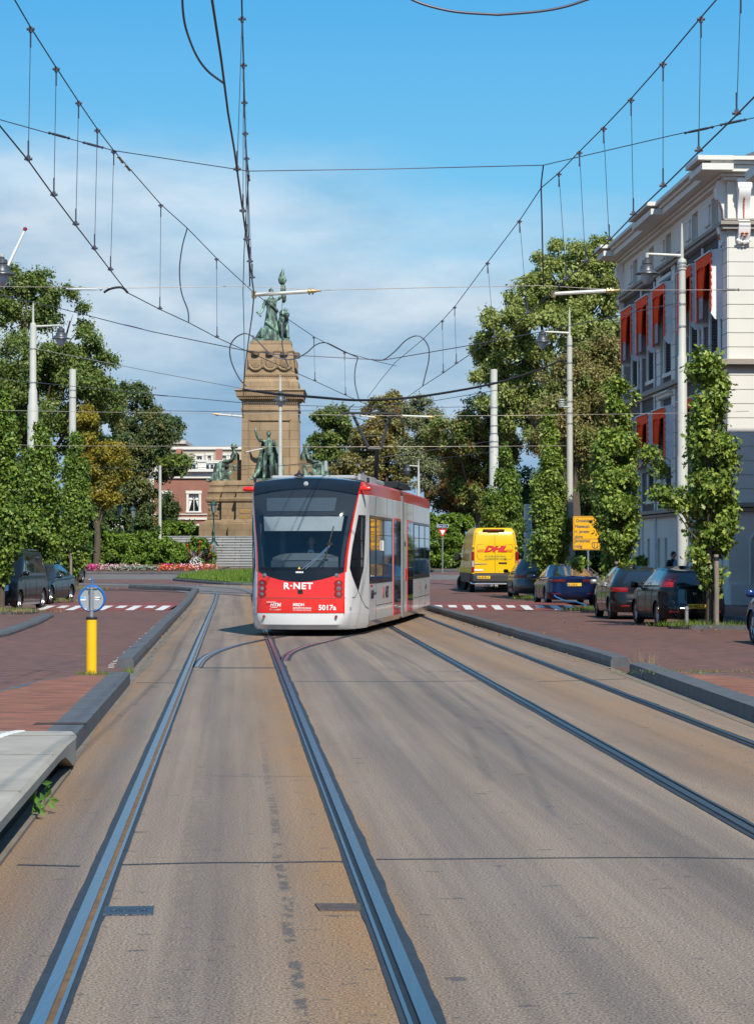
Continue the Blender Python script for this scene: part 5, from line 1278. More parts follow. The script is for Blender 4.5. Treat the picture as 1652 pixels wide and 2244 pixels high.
# recessed panel frame on the shaft front, proud moulding
fz0, fz1 = z_(1060), z_(918)
for (a, b_, c, d) in ((-1.5, 1.5, fz1-.02, .10),): mb.box((0, -2.03, fz1), (3.0, .10, .10)); mb.box((-1.45, -2.03, (fz0+fz1)/2), (.10, .10, fz1-fz0)); mb.box((1.45, -2.03, (fz0+fz1)/2), (.10, .10, fz1-fz0))
mb.box((2.03, 0, fz1), (.10, 2.8, .1)); mb.box((2.03, -1.35, (fz0+fz1)/2), (.1, .1, fz1-fz0))
for i in range(27):                                   # dentils
    mb.box((-1.75+i*.135, -1.86, z_(818)), (.07, .10, .17)); mb.box((1.86, -1.75+i*.135, z_(818)), (.10, .07, .17))
for i in range(34): mb.box((-2.2+i*.1333, -2.30, z_(870.5)), (.07, .12, .10)); mb.box((2.30, -2.2+i*.1333, z_(870.5)), (.12, .07, .10))
mb.build('shaft', m_sand, mon)
mb = MB()      # carved frieze: shields, crowns, garlands, on front and right side
for face in (0, 1):
    Mf = Matrix.Identity(4) if face == 0 else Matrix.Rotation(math.pi/2, 4, 'Z')
    for i in (-1, 0, 1):
        cx = i*1.02; zc = z_(790); y = -1.72
        mb.lathe([(.001, -.06), (.30, -.03), (.34, .02), (.001, .10)], n=14, sy=1.15, M=Mf @ at(cx, y, zc) @ Matrix.Rotation(math.pi/2, 4, 'X'))
        mb.lathe([(.001, 0), (.22, 0), (.30, .22), (.12, .30), (.001, .32)], n=12, M=Mf @ at(cx, y-.05, zc+.50))
        pts = []
        for k in range(13): a = math.pi*(.98+1.04*k/12); pts.append(Mf @ Vector((cx+.46*math.cos(a), y-.07, zc-.08+.46*math.sin(a))))
        mb.tube(pts, [.05+.05*math.sin(math.pi*k/12) for k in range(13)], 7)
        for s in (-1, 1): mb.tube([Mf @ Vector((cx+s*.5, y-.04, zc+.3)), Mf @ Vector((cx+s*.48, y-.08, zc)), Mf @ Vector((cx+s*.52, y-.06, zc-.38))], [.05, .08, .05], 6)
mb.build('carved_frieze', m_sand, mon)
def cross(mb, secs, m=0):       # (z, centre half width, centre depth, mid hw, mid depth, outer hw, outer depth)
    rows = []
    for (z, a, ya, b, yb, c, yc) in secs:
        q = [(-a, -ya), (a, -ya), (a, -yb), (b, -yb), (b, -yc), (c, -yc), (c, -b), (yb, -b), (yb, -a), (ya, -a)]
        q = [(-a, -ya), (a, -ya), (a, -yb), (b, -yb), (b, -yc), (c, -yc), (c, 3.2), (-c, 3.2), (-c, -yc), (-b, -yc), (-b, -yb), (-a, -yb)]
        rows.append([(x, y, z) for x, y in q])
    n = 12; o = [v for r in rows for v in r]; fs = [tuple(range(n-1, -1, -1)), tuple(range((len(rows)-1)*n, len(rows)*n))]
    for k in range(len(rows)-1):
        for i in range(n): fs.append((k*n+i, k*n+(i+1) % n, (k+1)*n+(i+1) % n, (k+1)*n+i))
    mb.add(o, fs, m)
def sec(y, d): return (z_(y), 2.25+d, 4.3+d, 3.3+d, 3.75+d, 4.35+d, 3.2+d)
mb = MB()
cross(mb, [sec(1176, .52), sec(1149, .50), sec(1146, .34), sec(1143, .2), sec(1141, .10), sec(1138, 0), sec(1101, -.02), sec(1099, .08), sec(1094, .12), sec(1091, .06), sec(1090, -.02), sec(1081, -.06), sec(1079, .02), sec(1076, .0), sec(1074, -.12), sec(1066, -.22), sec(1064, -.16), sec(1060, -.2), sec(1055, -.3), sec(1053, -.34)])
for s in (-1, 1):       # seats of the side figures, projecting from the shaft
    ring_block2 = mb.box((s*2.25, 0, (z_(1056)+z_(1005))/2), (1.4, 1.9, z_(1005)-z_(1056)))
mb.build('plinth', m_sandd, mon)
mb = MB(); rs = random.Random(4)
for s in (-1, 1):
    x0, x1, zz0, zz1 = 3.45, 4.25, z_(1136), z_(1104); y = -3.2
    mb.box((s*(x0+x1)/2, y-.02, zz1), (.85, .08, .08)); mb.box((s*(x0+x1)/2, y-.02, zz0), (.85, .08, .08))
    for k in range(16):
        cx = s*rs.uniform(x0+.05, x1-.02); cz = rs.uniform(zz0+.2, zz1-.25)
        mb.lathe([(.001, -.12), (.07, -.06), (.09, .05), (.05, .14), (.06, .2), (.001, .26)], (cx, y-.02, cz), 8, sy=.7)
mb.build('relief_panel', m_sandd, mon)
for k, (y, t_) in enumerate(((1120, 'AAN NEERLANDS'), (1124, 'VERLOSSING'), (1133, 'ONDER HET'), (1137, 'STAMHUIS'))):
    text_obj(t_, .14, at(-2.0, -4.36, z_(y)) @ FACE, m_gold, mon)
# bronze figures: overlapping closed forms fused into one surface by a voxel remesh
def fused(mb, name, vox, mt, parent):
    o = mb.build(name, mt, parent, True, 80); md = o.modifiers.new('fuse', 'REMESH'); md.mode = 'VOXEL'; md.voxel_size = vox; md.use_smooth_shade = True
    return o
def folds(n, a, ph=0): return lambda an, z: a*math.sin(n*an+ph+z*.8)+a*.5*math.sin((n*2+1)*an-z*1.3)
def limb(mb, pts, r): mb.tube(pts, r, 10)
def bhead(mb, c, s=1.0, rz=0.0, bun=False, laurel=True):
    head_mesh(mb, c, s, rz)
    M_ = Matrix.Translation(c) @ Matrix.Rotation(rz, 4, 'Z')
    if laurel: mb.lathe([(.001, .07*s), (.088*s, .0), (.092*s, .03*s), (.07*s, .09*s), (.001, .13*s)], n=14, sy=1.15, M=M_ @ at(0, .015*s, .02*s), fold=folds(9, .04))
    if bun: mb.lathe([(.001, -.06*s), (.05*s, -.02*s), (.05*s, .02*s), (.001, .06*s)], n=10, M=M_ @ at(0, .12*s, 0))
S = 2.05; zt0 = z_(738)
def V3(x, y, z): return (x*S, y*S, z*S)
lady = bpy.data.objects.new('statue_of_woman', None); COL.objects.link(lady); lady.parent = mon; lady.location = (0, 0, 0)
mb = MB(); mb.box((0.0, 0, z_(738)), (2.62, 2.2, .20), ch=.03); mb.build('bronze_base', m_bronze, lady)
L0 = (0.0, -.1, z_(735.5))
def LP(x, y, z): return (L0[0]+x*S, L0[1]+y*S, L0[2]+z*S)
mb = MB()
mb.lathe([(.36*S, 0), (.34*S, .05*S), (.27*S, .35*S), (.22*S, .7*S), (.185*S, .95*S), (.16*S, 1.08*S), (.19*S, 1.25*S), (.20*S, 1.36*S), (.12*S, 1.45*S), (.055*S, 1.50*S), (.001, 1.52*S)], LP(0, 0, 0), 48, sy=.72, fold=lambda a, z: (.10*math.sin(9*a+z*.5)+.05*math.sin(17*a-z))*max(0, 1-z/(1.15*S)))
mb.tube([LP(-.50, .05, .02), LP(-.38, .02, .12), LP(-.24, 0, .40)], [.09*S, .15*S, .12*S], 10)     # train of the robe
mb.tube([LP(-.17, 0, 1.33), LP(.02, -.12, 1.2), LP(.20, -.08, 1.02), LP(.17, -.02, .92)], [.05*S, .06*S, .07*S, .05*S], 8)  # sash
mb.tube([LP(-.2, -.12, .62), LP(0, -.2, .45), LP(.18, -.16, .30), LP(.28, -.08, .10)], [.05*S, .05*S, .05*S, .04*S], 8)
limb(mb, [LP(-.17, 0, 1.40), LP(-.26, .0, 1.22), LP(-.28, -.02, 1.06), LP(-.38, -.10, .90), LP(-.44, -.14, .88)], [.065*S, .06*S, .045*S, .035*S, .03*S])
limb(mb, [LP(-.50, -.14, .97), LP(-.44, -.14, .89), LP(-.34, -.14, .80)], [.045*S, .025*S, .04*S])   # scroll
limb(mb, [LP(.17, 0, 1.40), LP(.30, 0, 1.46), LP(.40, -.02, 1.52), LP(.40, -.03, 1.60)], [.065*S, .055*S, .04*S, .035*S])
bhead(mb, LP(0, -.02, 1.66), S*1.02)
fused(mb, 'figure', .03, m_bronze, lady)
mb = MB(); mb.tube([LP(.36, 0, .70), LP(.385, 0, 1.3), LP(.41, 0, 2.2), LP(.42, 0, 2.62)], [.022*S, .02*S, .02*S, .006], 8)
mb.lathe([(.02, 0), (.06*S, .12*S), (.095*S, .30*S), (.085*S, .44*S), (.03*S, .52*S)], LP(.41, 0, 1.42), 18, fold=folds(5, .18))
mb.tube([LP(.40, 0, 1.90), LP(.38, 0, 2.0), LP(.36, 0, 2.12), LP(.37, 0, 2.26), LP(.40, 0, 2.40), LP(.42, 0, 2.52)], [.04*S, .12*S, .13*S, .09*S, .05*S, .02*S], 10); mb.tube([LP(.44, -.03, 1.94), LP(.49, -.04, 2.08), LP(.44, -.04, 2.24)], [.03*S, .06*S, .02*S], 8)
mb.lathe([(.001, 0), (.07*S, .1*S), (.08*S, .25*S), (.03*S, .4*S)], LP(.45, 0, 1.26), 12, fold=folds(5, .15))
mb.tube([LP(.47, -.04, 1.28), LP(.48, -.04, 1.15)], .012*S, 6); mb.lathe([(.001, 0), (.035*S, .01), (.01*S, .08*S)], LP(.48, -.04, 1.07), 8)
fused(mb, 'flag', .04, m_bronze, lady)
mb = MB()     # lion seated at her side
mb.tube([LP(.38, .25, .10), LP(.40, .12, .35), LP(.42, .0, .58), LP(.44, -.08, .80)], [.17*S, .20*S, .19*S, .16*S], 14)
mb.lathe([(.001, -.20*S), (.15*S, -.10*S), (.19*S, .0), (.15*S, .13*S), (.001, .19*S)], LP(.46, -.06, .88), 22, fold=folds(9, .10))
mb.tube([LP(.50, -.14, .88), LP(.56, -.26, .84), LP(.58, -.34, .80)], [.11*S, .085*S, .05*S], 12)
mb.tube([LP(.54, -.28, .78), LP(.57, -.33, .74)], [.05*S, .03*S], 8)
for s in (-1, 1): mb.lathe([(.001, -.03*S), (.035*S, 0), (.001, .03*S)], LP(.48+s*.09, -.06, 1.05), 8)
mb.tube([LP(.36, -.10, .62), LP(.38, -.20, .30), LP(.40, -.24, .05), LP(.42, -.32, .03)], [.08*S, .06*S, .045*S, .045*S], 10)
mb.tube([LP(.54, -.10, .62), LP(.57, -.22, .30), LP(.60, -.26, .05), LP(.63, -.34, .03)], [.08*S, .06*S, .045*S, .045*S], 10)
mb.tube([LP(.26, .2, .12), LP(.25, -.05, .10), LP(.27, -.2, .04)], [.12*S, .08*S, .05*S], 10)
fused(mb, 'lion', .03, m_bronze, lady)
# prince with raised arm in front of the shaft
pr = bpy.data.objects.new('statue_of_prince', None); COL.objects.link(pr); pr.parent = mon
mb = MB(); mb.box((0.0, -3.1, z_(1054)), (2.9, 1.6, .28), ch=.04); mb.build('bronze_base', m_bronze, pr)
S2 = 1.90
def PP(x, y, z): return (-.03+x*S2, -3.1+y*S2, z_(1049)+z*S2)
mb = MB()
for s, lift in ((-1, .0), (1, .0)):
    mb.tube([PP(s*.09, -.02, .92), PP(s*.12-.03, -.08 if s < 0 else 0, .50), PP(s*.13-.04, -.04, .08), PP(s*.14-.04, -.18, .03)], [.095*S2, .072*S2, .05*S2, .045*S2], 10)
    mb.tube([PP(s*.13-.04, -.05, .46), PP(s*.13-.04, -.05, .10)], [.075*S2, .058*S2], 10)
mb.tube([PP(0, 0, .86), PP(0, -.01, 1.02), PP(0, -.02, 1.20), PP(0, 0, 1.38), PP(0, 0, 1.46)], [.15*S2, .15*S2, .165*S2, .15*S2, .07*S2], 12)
mb.tube([PP(-.16, 0, 1.38), PP(-.32, -.05, 1.40), PP(-.42, -.12, 1.56), PP(-.47, -.14, 1.74)], [.075*S2, .065*S2, .05*S2, .04*S2], 10)
mb.tube([PP(-.47, -.14, 1.72), PP(-.48, -.16, 1.82)], [.045*S2, .03*S2], 8); 
for k in range(2): mb.tube([PP(-.49+k*.03, -.16, 1.80), PP(-.50+k*.05, -.17, 1.90)], [.016*S2, .012*S2], 6)
mb.tube([PP(.17, 0, 1.38), PP(.28, .0, 1.18), PP(.34, -.06, .95), PP(.38, -.12, .84)], [.075*S2, .06*S2, .045*S2, .04*S2], 10)
mb.tube([PP(.46, -.12, .02), PP(.46, -.05, .45), PP(.45, -.1, .82), PP(.43, -.1, .98)], [.11*S2, .10*S2, .07*S2, .05*S2], 10)
bhead(mb, PP(.0, -.02, 1.63), S2, .25)
def cape(i, j):
    t = i/14; a = -1.0+2.0*j/20; zc = 1.43-1.40*t; wd = .20+.32*t**.8+.08*t*math.sin(a*9)
    return Vector(PP(a*wd*(1 if a > 0 else 1.12), .10+.10*t+.06*math.sin(a*14+t*3)*(.3+t)+.05*math.cos(a*3), zc))
vs = [cape(i, j) for i in range(15) for j in range(21)]; vb_ = [v+Vector((0, .14, 0)) for v in vs]; nn = 15*21
fs = []
for i in range(14):
    for j in range(20): a = i*21+j; fs.append((a, a+1, a+22, a+21)); fs.append((nn+a+21, nn+a+22, nn+a+1, nn+a))
for i in range(14):
    for j in (0, 20): a = i*21+j; f = (a, a+21, nn+a+21, nn+a); fs.append(f if j == 0 else f[::-1])
for j in range(20): a = j; fs.append((a+1, a, nn+a, nn+a+1)); a = 14*21+j; fs.append((a, a+1, nn+a+1, nn+a))
mb.add(vs+vb_, fs)
mb.tube([PP(-.55, -.05, .03), PP(-.35, .05, .30), PP(-.28, .1, .8)], [.08*S2, .10*S2, .07*S2], 10)
fused(mb, 'figure', .03, m_bronze, pr)
# seated women at both sides
for s, nm in ((-1, 'statue_seated'), (1, 'statue_seated')):
    so_ = bpy.data.objects.new(nm, None); COL.objects.link(so_); so_.parent = mon
    S3 = 1.95
    def QQ(x, y, z): return (s*(2.95+x*S3), -.6+y*S3, z_(1049)+z*S3)
    mb = MB(); mb.box((s*3.6, -.6, z_(1051)), (1.9, 1.5, .16), ch=.03); mb.build('bronze_base', m_bronze, so_)
    mb = MB()
    mb.tube([QQ(-.20, 0, .35), QQ(-.22, 0, .62), QQ(-.20, 0, .90), QQ(-.18, 0, 1.02)], [.20*S3, .16*S3, .17*S3, .08*S3], 12)
    mb.tube([QQ(-.25, 0, .45), QQ(.12, 0, .58), QQ(.32, -.02, .52)], [.20*S3, .17*S3, .15*S3], 14)
    mb.lathe([(.34*S3, 0), (.30*S3, .12*S3), (.22*S3, .38*S3), (.17*S3, .60*S3), (.001, .64*S3)], QQ(.34, 0, 0), 40, sy=.8, fold=lambda a, z: .13*math.sin(8*a+z)+.06*math.sin(15*a))
    mb.tube([QQ(-.1, 0, .3), QQ(.1, 0, .15), QQ(.5, 0, .05), QQ(.66, 0, .02)], [.2*S3, .2*S3, .12*S3, .06*S3], 12)
    mb.tube([QQ(-.20, -.18, .95), QQ(-.12, -.24, .75), QQ(.05, -.22, .66), QQ(.22, -.15, .66)], [.06*S3, .055*S3, .045*S3, .035*S3], 10)
    bhead(mb, QQ(-.15, -.02, 1.19), S3, s*math.pi/2, True)
    mb.lathe([(.07*S3, 0), (.075*S3, .05*S3), (.001, .07*S3)], QQ(-.15, -.02, 1.27), 12)
    if s > 0: mb.tube([QQ(-.15, -.05, 1.25), QQ(-.30, -.05, .9), QQ(-.33, -.05, .4), QQ(-.2, -.1, .1)], [.1*S3, .13*S3, .14*S3, .14*S3], 10)
    fused(mb, 'figure', .03, m_bronze, so_)
# steps and plinth walls
st_ = thing('stone_stairs', 'broad grey granite stairs rising to the foot of the monument', 'stairs', (MX, 0, 0))
mb = MB(); ztop = z_(1175); zb = gz(150)
nst = 12; rise = (ztop-zb)/nst
for k in range(nst):
    zk = ztop-k*rise; y0 = MD-2.3-k*.34
    if k < 6: x0, x1 = -7.2, 7.6
    else: x0, x1 = -3.35, 6.4
    for b in range(int((x1-x0)/1.25)+1):
        xa = x0+b*1.25+(.4 if k % 2 and b else 0); xb = min(x1, x0+(b+1)*1.25+(.4 if k % 2 else 0))
        if xb-xa > .05: mb.box(((xa+xb)/2, y0+3, zk-rise/2-.03), (xb-xa-.03, 6, rise-.06)); mb.box(((xa+xb)/2, y0+2.95, zk-.03), (xb-xa-.012, 6, .055))
mb.build('steps', m_granite, st_)
mb = MB()
for s in (-1, 1):
    xx = -3.98 if s < 0 else 7.0
    mb.box((xx, MD-6.0, (z_(1197)+zb)/2-.1), (1.1 if s < 0 else 1.1, 4.4, z_(1197)-zb+.2), ch=.02)
mb.build('cheek_wall', m_granite, st_)
# ================================================================ green lamp posts
m_green = mat('lamp_green', (.015, .06, .05), .45, .2); m_gl = mat('lantern_glass', (.20, .24, .24), .15, 0, .1)
def lamp_post(loc, label, s=1.0):
    t = thing('street_lamp', label, 'street lamp', loc, 0, 'green lantern posts around the monument')
    mb = MB()
    mb.lathe([(.24, .18), (.22, .28), (.12, .34), (.10, .5), (.13, .55), (.08, .62), (.07, .9), (.09, .95), (.055, 1.0), (.045, 2.0), (.06, 2.04), (.05, 2.2), (.10, 2.26)], n=14)
    for k in range(4):
        a = math.pi/4+k*math.pi/2; c, s_ = math.cos(a), math.sin(a)
        mb.tube([(.1*c, .1*s_, .34), (.24*c, .24*s_, .26), (.34*c, .34*s_, .08), (.44*c, .44*s_, .03), (.48*c, .48*s_, .09)], [.05, .055, .04, .03, .025], 7)
    mb.build('post', m_green, t, True, 50)
    mb = MB(); mb.lathe([(.11, 2.26), (.20, 2.80), (.001, 2.80)], n=6); mb.build('lantern_glass', m_gl, t)
    mb = MB(); mb.lathe([(.26, 2.80), (.25, 2.84), (.12, 3.0), (.05, 3.02), (.05, 3.08), (.001, 3.12)], n=6)
    for k in range(6): a = k*math.pi/3; mb.tube([(.11*math.cos(a), .11*math.sin(a), 2.26), (.205*math.cos(a), .205*math.sin(a), 2.8)], .012, 4)
    mb.build('lantern_cap', m_green, t); return t
p = P(468.5, 1197, 153.5); lamp_post((p.x, p.y, p.z), 'green lantern post standing on the stair wall of the monument')
p = P(263, 1102, 150); lamp_post((p.x, 150, p.z-3.1), 'green lantern post rising out of the hedge, the taller left one of a pair')
p = P(292, 1108, 156); lamp_post((p.x, 156, p.z-3.1), 'green lantern post rising out of the hedge, the right one of a pair')
# ================================================================ BUILDINGS
m_stucco = mat('stucco_white', (0.68, 0.67, 0.62), 0.8, 0, 0.05, 0.6, 0.06, 60, dirt=((0.50, 0.49, 0.46), 0.7, 0.60))
m_stucco2 = mat('stucco_taupe', (0.31, 0.275, 0.235), 0.8, 0, 0.08, 1)
m_orn = mat('ornament_white', (0.78, 0.78, 0.78), 0.7, 0, 0.03)
m_terra = mat('terracotta', (0.55, 0.20, 0.09), 0.7)
m_orange = mat('awning_orange', (0.98, 0.075, 0.004), 0.75, 0, 0.12, 2)
m_boardw = mat('board_white', (0.74, 0.75, 0.78), 0.7)
m_stripe = mat('awning_pale', (0.52, 0.42, 0.40), 0.8)
def wallbrick(name, c1, c2, mo, sc=1.0):
    m, nt, b = node_mat(name); b.inputs['Roughness'].default_value = .85
    tc = nd(nt, 'ShaderNodeTexCoord'); sp = nd(nt, 'ShaderNodeSeparateXYZ'); lk(nt, tc.outputs['Object'], sp.inputs[0])
    ad = nd(nt, 'ShaderNodeMath', operation='ADD'); lk(nt, sp.outputs['X'], ad.inputs[0]); lk(nt, sp.outputs['Y'], ad.inputs[1])
    cb = nd(nt, 'ShaderNodeCombineXYZ'); lk(nt, ad.outputs[0], cb.inputs[0]); lk(nt, sp.outputs['Z'], cb.inputs[1])
    br = nd(nt, 'ShaderNodeTexBrick'); br.inputs['Scale'].default_value = 1; br.inputs['Brick Width'].default_value = .22*sc; br.inputs['Row Height'].default_value = .068*sc; br.inputs['Mortar Size'].default_value = .010*sc
    br.inputs['Color1'].default_value = (*c1, 1); br.inputs['Color2'].default_value = (*c2, 1); br.inputs['Mortar'].default_value = (*mo, 1); lk(nt, cb.outputs[0], br.inputs['Vector'])
    no = nd(nt, 'ShaderNodeTexNoise', Scale=.8, Detail=5.0); lk(nt, tc.outputs['Object'], no.inputs['Vector'])
    r = nd(nt, 'ShaderNodeMapRange'); r.inputs['To Min'].default_value = .72; r.inputs['To Max'].default_value = 1.25; lk(nt, no.outputs['Fac'], r.inputs['Value'])
    mx = nd(nt, 'ShaderNodeMix', data_type='RGBA', blend_type='MULTIPLY'); mx.inputs[0].default_value = 1; lk(nt, br.outputs['Color'], mx.inputs[6]); lk(nt, r.outputs[0], mx.inputs[7]); lk(nt, mx.outputs[2], b.inputs['Base Color'])
    return m
m_dbrick = wallbrick('dark_brick', (.085, .066, .068), (.052, .042, .045), (.15, .145, .14), 1.5)
m_rbrick = wallbrick('red_brick', (.30, .10, .065), (.25, .085, .055), (.30, .2, .16), 1.2)
def wall_open(mb, y0, y1, z0, z1, ops, x0=0.0, x1=0.35, m=0, axis='y'):
    ys = sorted({y0, y1}|{v for o in ops for v in (o[0], o[1])}); zs = sorted({z0, z1}|{v for o in ops for v in (o[2], o[3])})
    def hole(yc, zc): return any(o[0] < yc < o[1] and o[2] < zc < o[3] for o in ops)
    for i in range(len(ys)-1):
        # merge vertically contiguous cells
        k = 0
        while k < len(zs)-1:
            yc = (ys[i]+ys[i+1])/2
            if hole(yc, (zs[k]+zs[k+1])/2): k += 1; continue
            a = k
            while k < len(zs)-1 and not hole(yc, (zs[k]+zs[k+1])/2): k += 1
            dy = ys[i+1]-ys[i]; zc, dz = (zs[a]+zs[k])/2, zs[k]-zs[a]
            if axis == 'y': mb.box(((x0+x1)/2, yc, zc), (x1-x0, dy, dz), m)
            else: mb.box((yc, (x0+x1)/2, zc), (dy, x1-x0, dz), m)
TB = math.atan(.05)
tb = thing('corner_mansion', 'white stuccoed corner mansion with dark brick fields and orange awnings', 'building', (11.87, 77.0, 0.09), TB)
wc = [2.2, 5.9, 11.3, 15.2, 19.2]; BL = 22.8; GW = 13.0
up = [(c-.72, c+.72, 8.75, 12.0) for c in wc]; lo = [(c-.72, c+.72, 3.9, 7.35) for c in wc]; at_ = [(c-.58, c+.58, 13.15, 14.15) for c in wc]
gr = [(c-.28, c+.28, .3, 2.35) for c in (1.9, 12.0, 13.6, 16.0, 18.3)]+[(5.0, 6.2, .0, 2.5), (8.6, 9.7, .0, 2.6)]
mb = MB()
wall_open(mb, .9, BL-.5, 8.3, 12.7, up); wall_open(mb, .9, BL-.5, 3.45, 8.1, lo); mb.build('brick_wall', m_dbrick, tb)
mb = MB()
wall_open(mb, 0.0, BL, 12.95, 14.35, at_, -.02, .35); wall_open(mb, 0.02, BL, 0.0, 3.2, gr, -.02, .35)
mb.box((3, BL-.2, 7.2), (6, .3, 14.4)); mb.box((5.8, BL/2, 7.0), (.3, BL-.6, 14))
for (a, b_) in ((0.012, .88), (BL-.49, BL-.0)):        # quoined corner pilasters
    z = 3.45
    while z < 12.7:
        mb.box((.14, (a+b_)/2, z+.235), (.36, b_-a, .455)); z += .48
    mb.box((.19, (a+b_)/2, 8), (.34, b_-a-.02, 9.4))
for (a, b_) in ((9.35, 10.15), (12.55, 13.45)):        # central bay strips
    z = 3.45
    while z < 12.7:
        mb.box((.10, (a+b_)/2, z+.235), (.46, b_-a, .455)); z += .48
    mb.box((.16, (a+b_)/2, 8), (.42, b_-a-.02, 9.4))
# front face, rusticated courses
z = 3.45
while z < 12.55:
    mb.box((GW/2+.002, .16, z+.235), (GW, .34, .455)); z += .48
mb.box((GW/2, .20, 7.2), (GW-.03, .34, 14.3)); mb.box((GW/2, .18, 1.6), (GW, .38, 3.2))
mb.build('stucco_wall', m_stucco, tb)
mb = MB()
def course(z0, z1, p, m=0):     # string course round the corner (side + front)
    mb.box((-p/2+.0, BL/2-p/2, (z0+z1)/2), (p+.02, BL+p, z1-z0), m); mb.box((GW/2+.01, -p/2, (z0+z1)/2), (GW-.005, p, z1-z0), m)
course(12.70, 12.82, .22); course(12.84, 12.96, .30); course(13.0, 13.06, .16)
course(8.12, 8.30, .28); course(8.02, 8.10, .16); course(3.32, 3.46, .26); course(3.18, 3.28, .16)
mb.build('string_course', m_stucco2, tb)
mb = MB()
course(14.36, 14.46, .18); course(14.47, 14.56, .30); course(14.58, 14.80, .62); course(14.81, 14.92, .72); course(14.93, 15.06, .86)
for (a, b_) in ((-.9, 1.4), (9.2, 13.6), (BL-1.6, BL+.2)):
    mb.box((-.53, (a+b_)/2, 14.69), (1.06, b_-a, .215)); mb.box((-.6, (a+b_)/2, 14.99), (1.2, b_-a, .15))
mb.build('cornice', m_stucco, tb)
mb = MB(); mb.prism([(-.7, -.7), (GW, -.7), (GW, BL+.4), (-.7, BL+.4)], 15.065, 15.10)
mb.add([(.2, .2, 15.1), (GW, .2, 15.1), (GW, BL-.4, 15.1), (.2, BL-.4, 15.1), (3.2, 3.2, 16.6), (GW, 3.2, 16.6), (GW, BL-3, 16.6), (3.2, BL-3, 16.6)], [(0, 1, 5, 4), (1, 2, 6, 5), (2, 3, 7, 6), (3, 0, 4, 7), (4, 5, 6, 7)]); mb.build('roof', mat('roof_lead', (.10, .105, .11), .6), tb)
m_int2 = mat('room_dark', (.02, .02, .022), .8)
def window(y0, y1, z0, z1, par, x=.24, bars=1, rail=True):
    mb = MB()
    mb.box((x, (y0+y1)/2, z1-.05), (.08, y1-y0, .1)); mb.box((x, (y0+y1)/2, z0+.05), (.08, y1-y0, .1)); mb.box((x, y0+.05, (z0+z1)/2), (.08, .1, z1-z0-.2)); mb.box((x, y1-.05, (z0+z1)/2), (.08, .1, z1-z0-.2))
    if rail: mb.box((x, (y0+y1)/2, z0+(z1-z0)*.62), (.07, y1-y0-.2, .07))
    if bars: mb.box((x, (y0+y1)/2, (z0+z1)/2), (.05, .05, z1-z0-.2))
    w_ = mb.build('window', m_stucco, par)
    mb = MB(); mb.box((x+.035, (y0+y1)/2, (z0+z1)/2), (.012, y1-y0-.16, z1-z0-.16)); mb.build('pane', m_glass, w_)
    return w_
for (a, b_, c, d) in up+lo: window(a, b_, c, d, tb)
for (a, b_, c, d) in at_: window(a, b_, c, d, tb, .2, 1, False)
for (a, b_, c, d) in gr: window(a, b_, max(c, .02), d, tb, .2, 0, d < 2.4)
mb = MB()
for (a, b_, c, d) in at_:
    for s in (-1, 1): 
        for q in (.75, 1.05): pass
    yc = (a+b_)/2+1.15; mb = MB(); mb.box((-.045, yc, 13.65), (.07, .62, .78), ch=.01)
    for zz in (13.32, 13.98): mb.box((-.07, yc, zz), (.06, .8, .07))
    mb.build('ornament', m_stucco, tb)
for (a, b_, c, d) in up+lo:
    wsr = MB()
    for yy in (a-.10, b_+.10): wsr.box((-.03, yy, (c+d)/2), (.08, .18, d-c))
    wsr.box((-.04, (a+b_)/2, c-.08), (.14, b_-a+.6, .14)); wsr.box((-.02, (a+b_)/2, d+.06), (.10, b_-a+.38, .12)); wsr.build('window_surround', m_stucco, tb)
mb = MB(); mb.box((-.09, 11.3, 7.85), (.36, 2.9, .14)); mb.box((-.14, 11.3, 7.94), (.5, 3.1, .05)); mb.build('window_pediment', m_stucco, tb)
mb = MB(); mb.box((-.07, 11.3, 12.45), (.26, 2.7, .14)); mb.build('window_pediment', m_stucco, tb)
def scallop_strip(mb, ya, yb, za, zb, x, n, amp, m=0, side=1):
    # vertical strip with wavy outer edge
    vs = []; N = n*8+1
    for k in range(N):
        z = za+(zb-za)*k/(N-1); w_ = amp*abs(math.sin(math.pi*n*k/(N-1)))
        vs += [(x, ya, z), (x, yb+side*w_, z), (x+.02, ya, z), (x+.02, yb+side*w_, z)]
    fs = []
    for k in range(N-1):
        a = k*4; fs += [(a, a+1, a+5, a+4), (a+2, a+6, a+7, a+3), (a+1, a+3, a+7, a+5), (a, a+4, a+6, a+2)]
    mb.add(vs, fs, m)
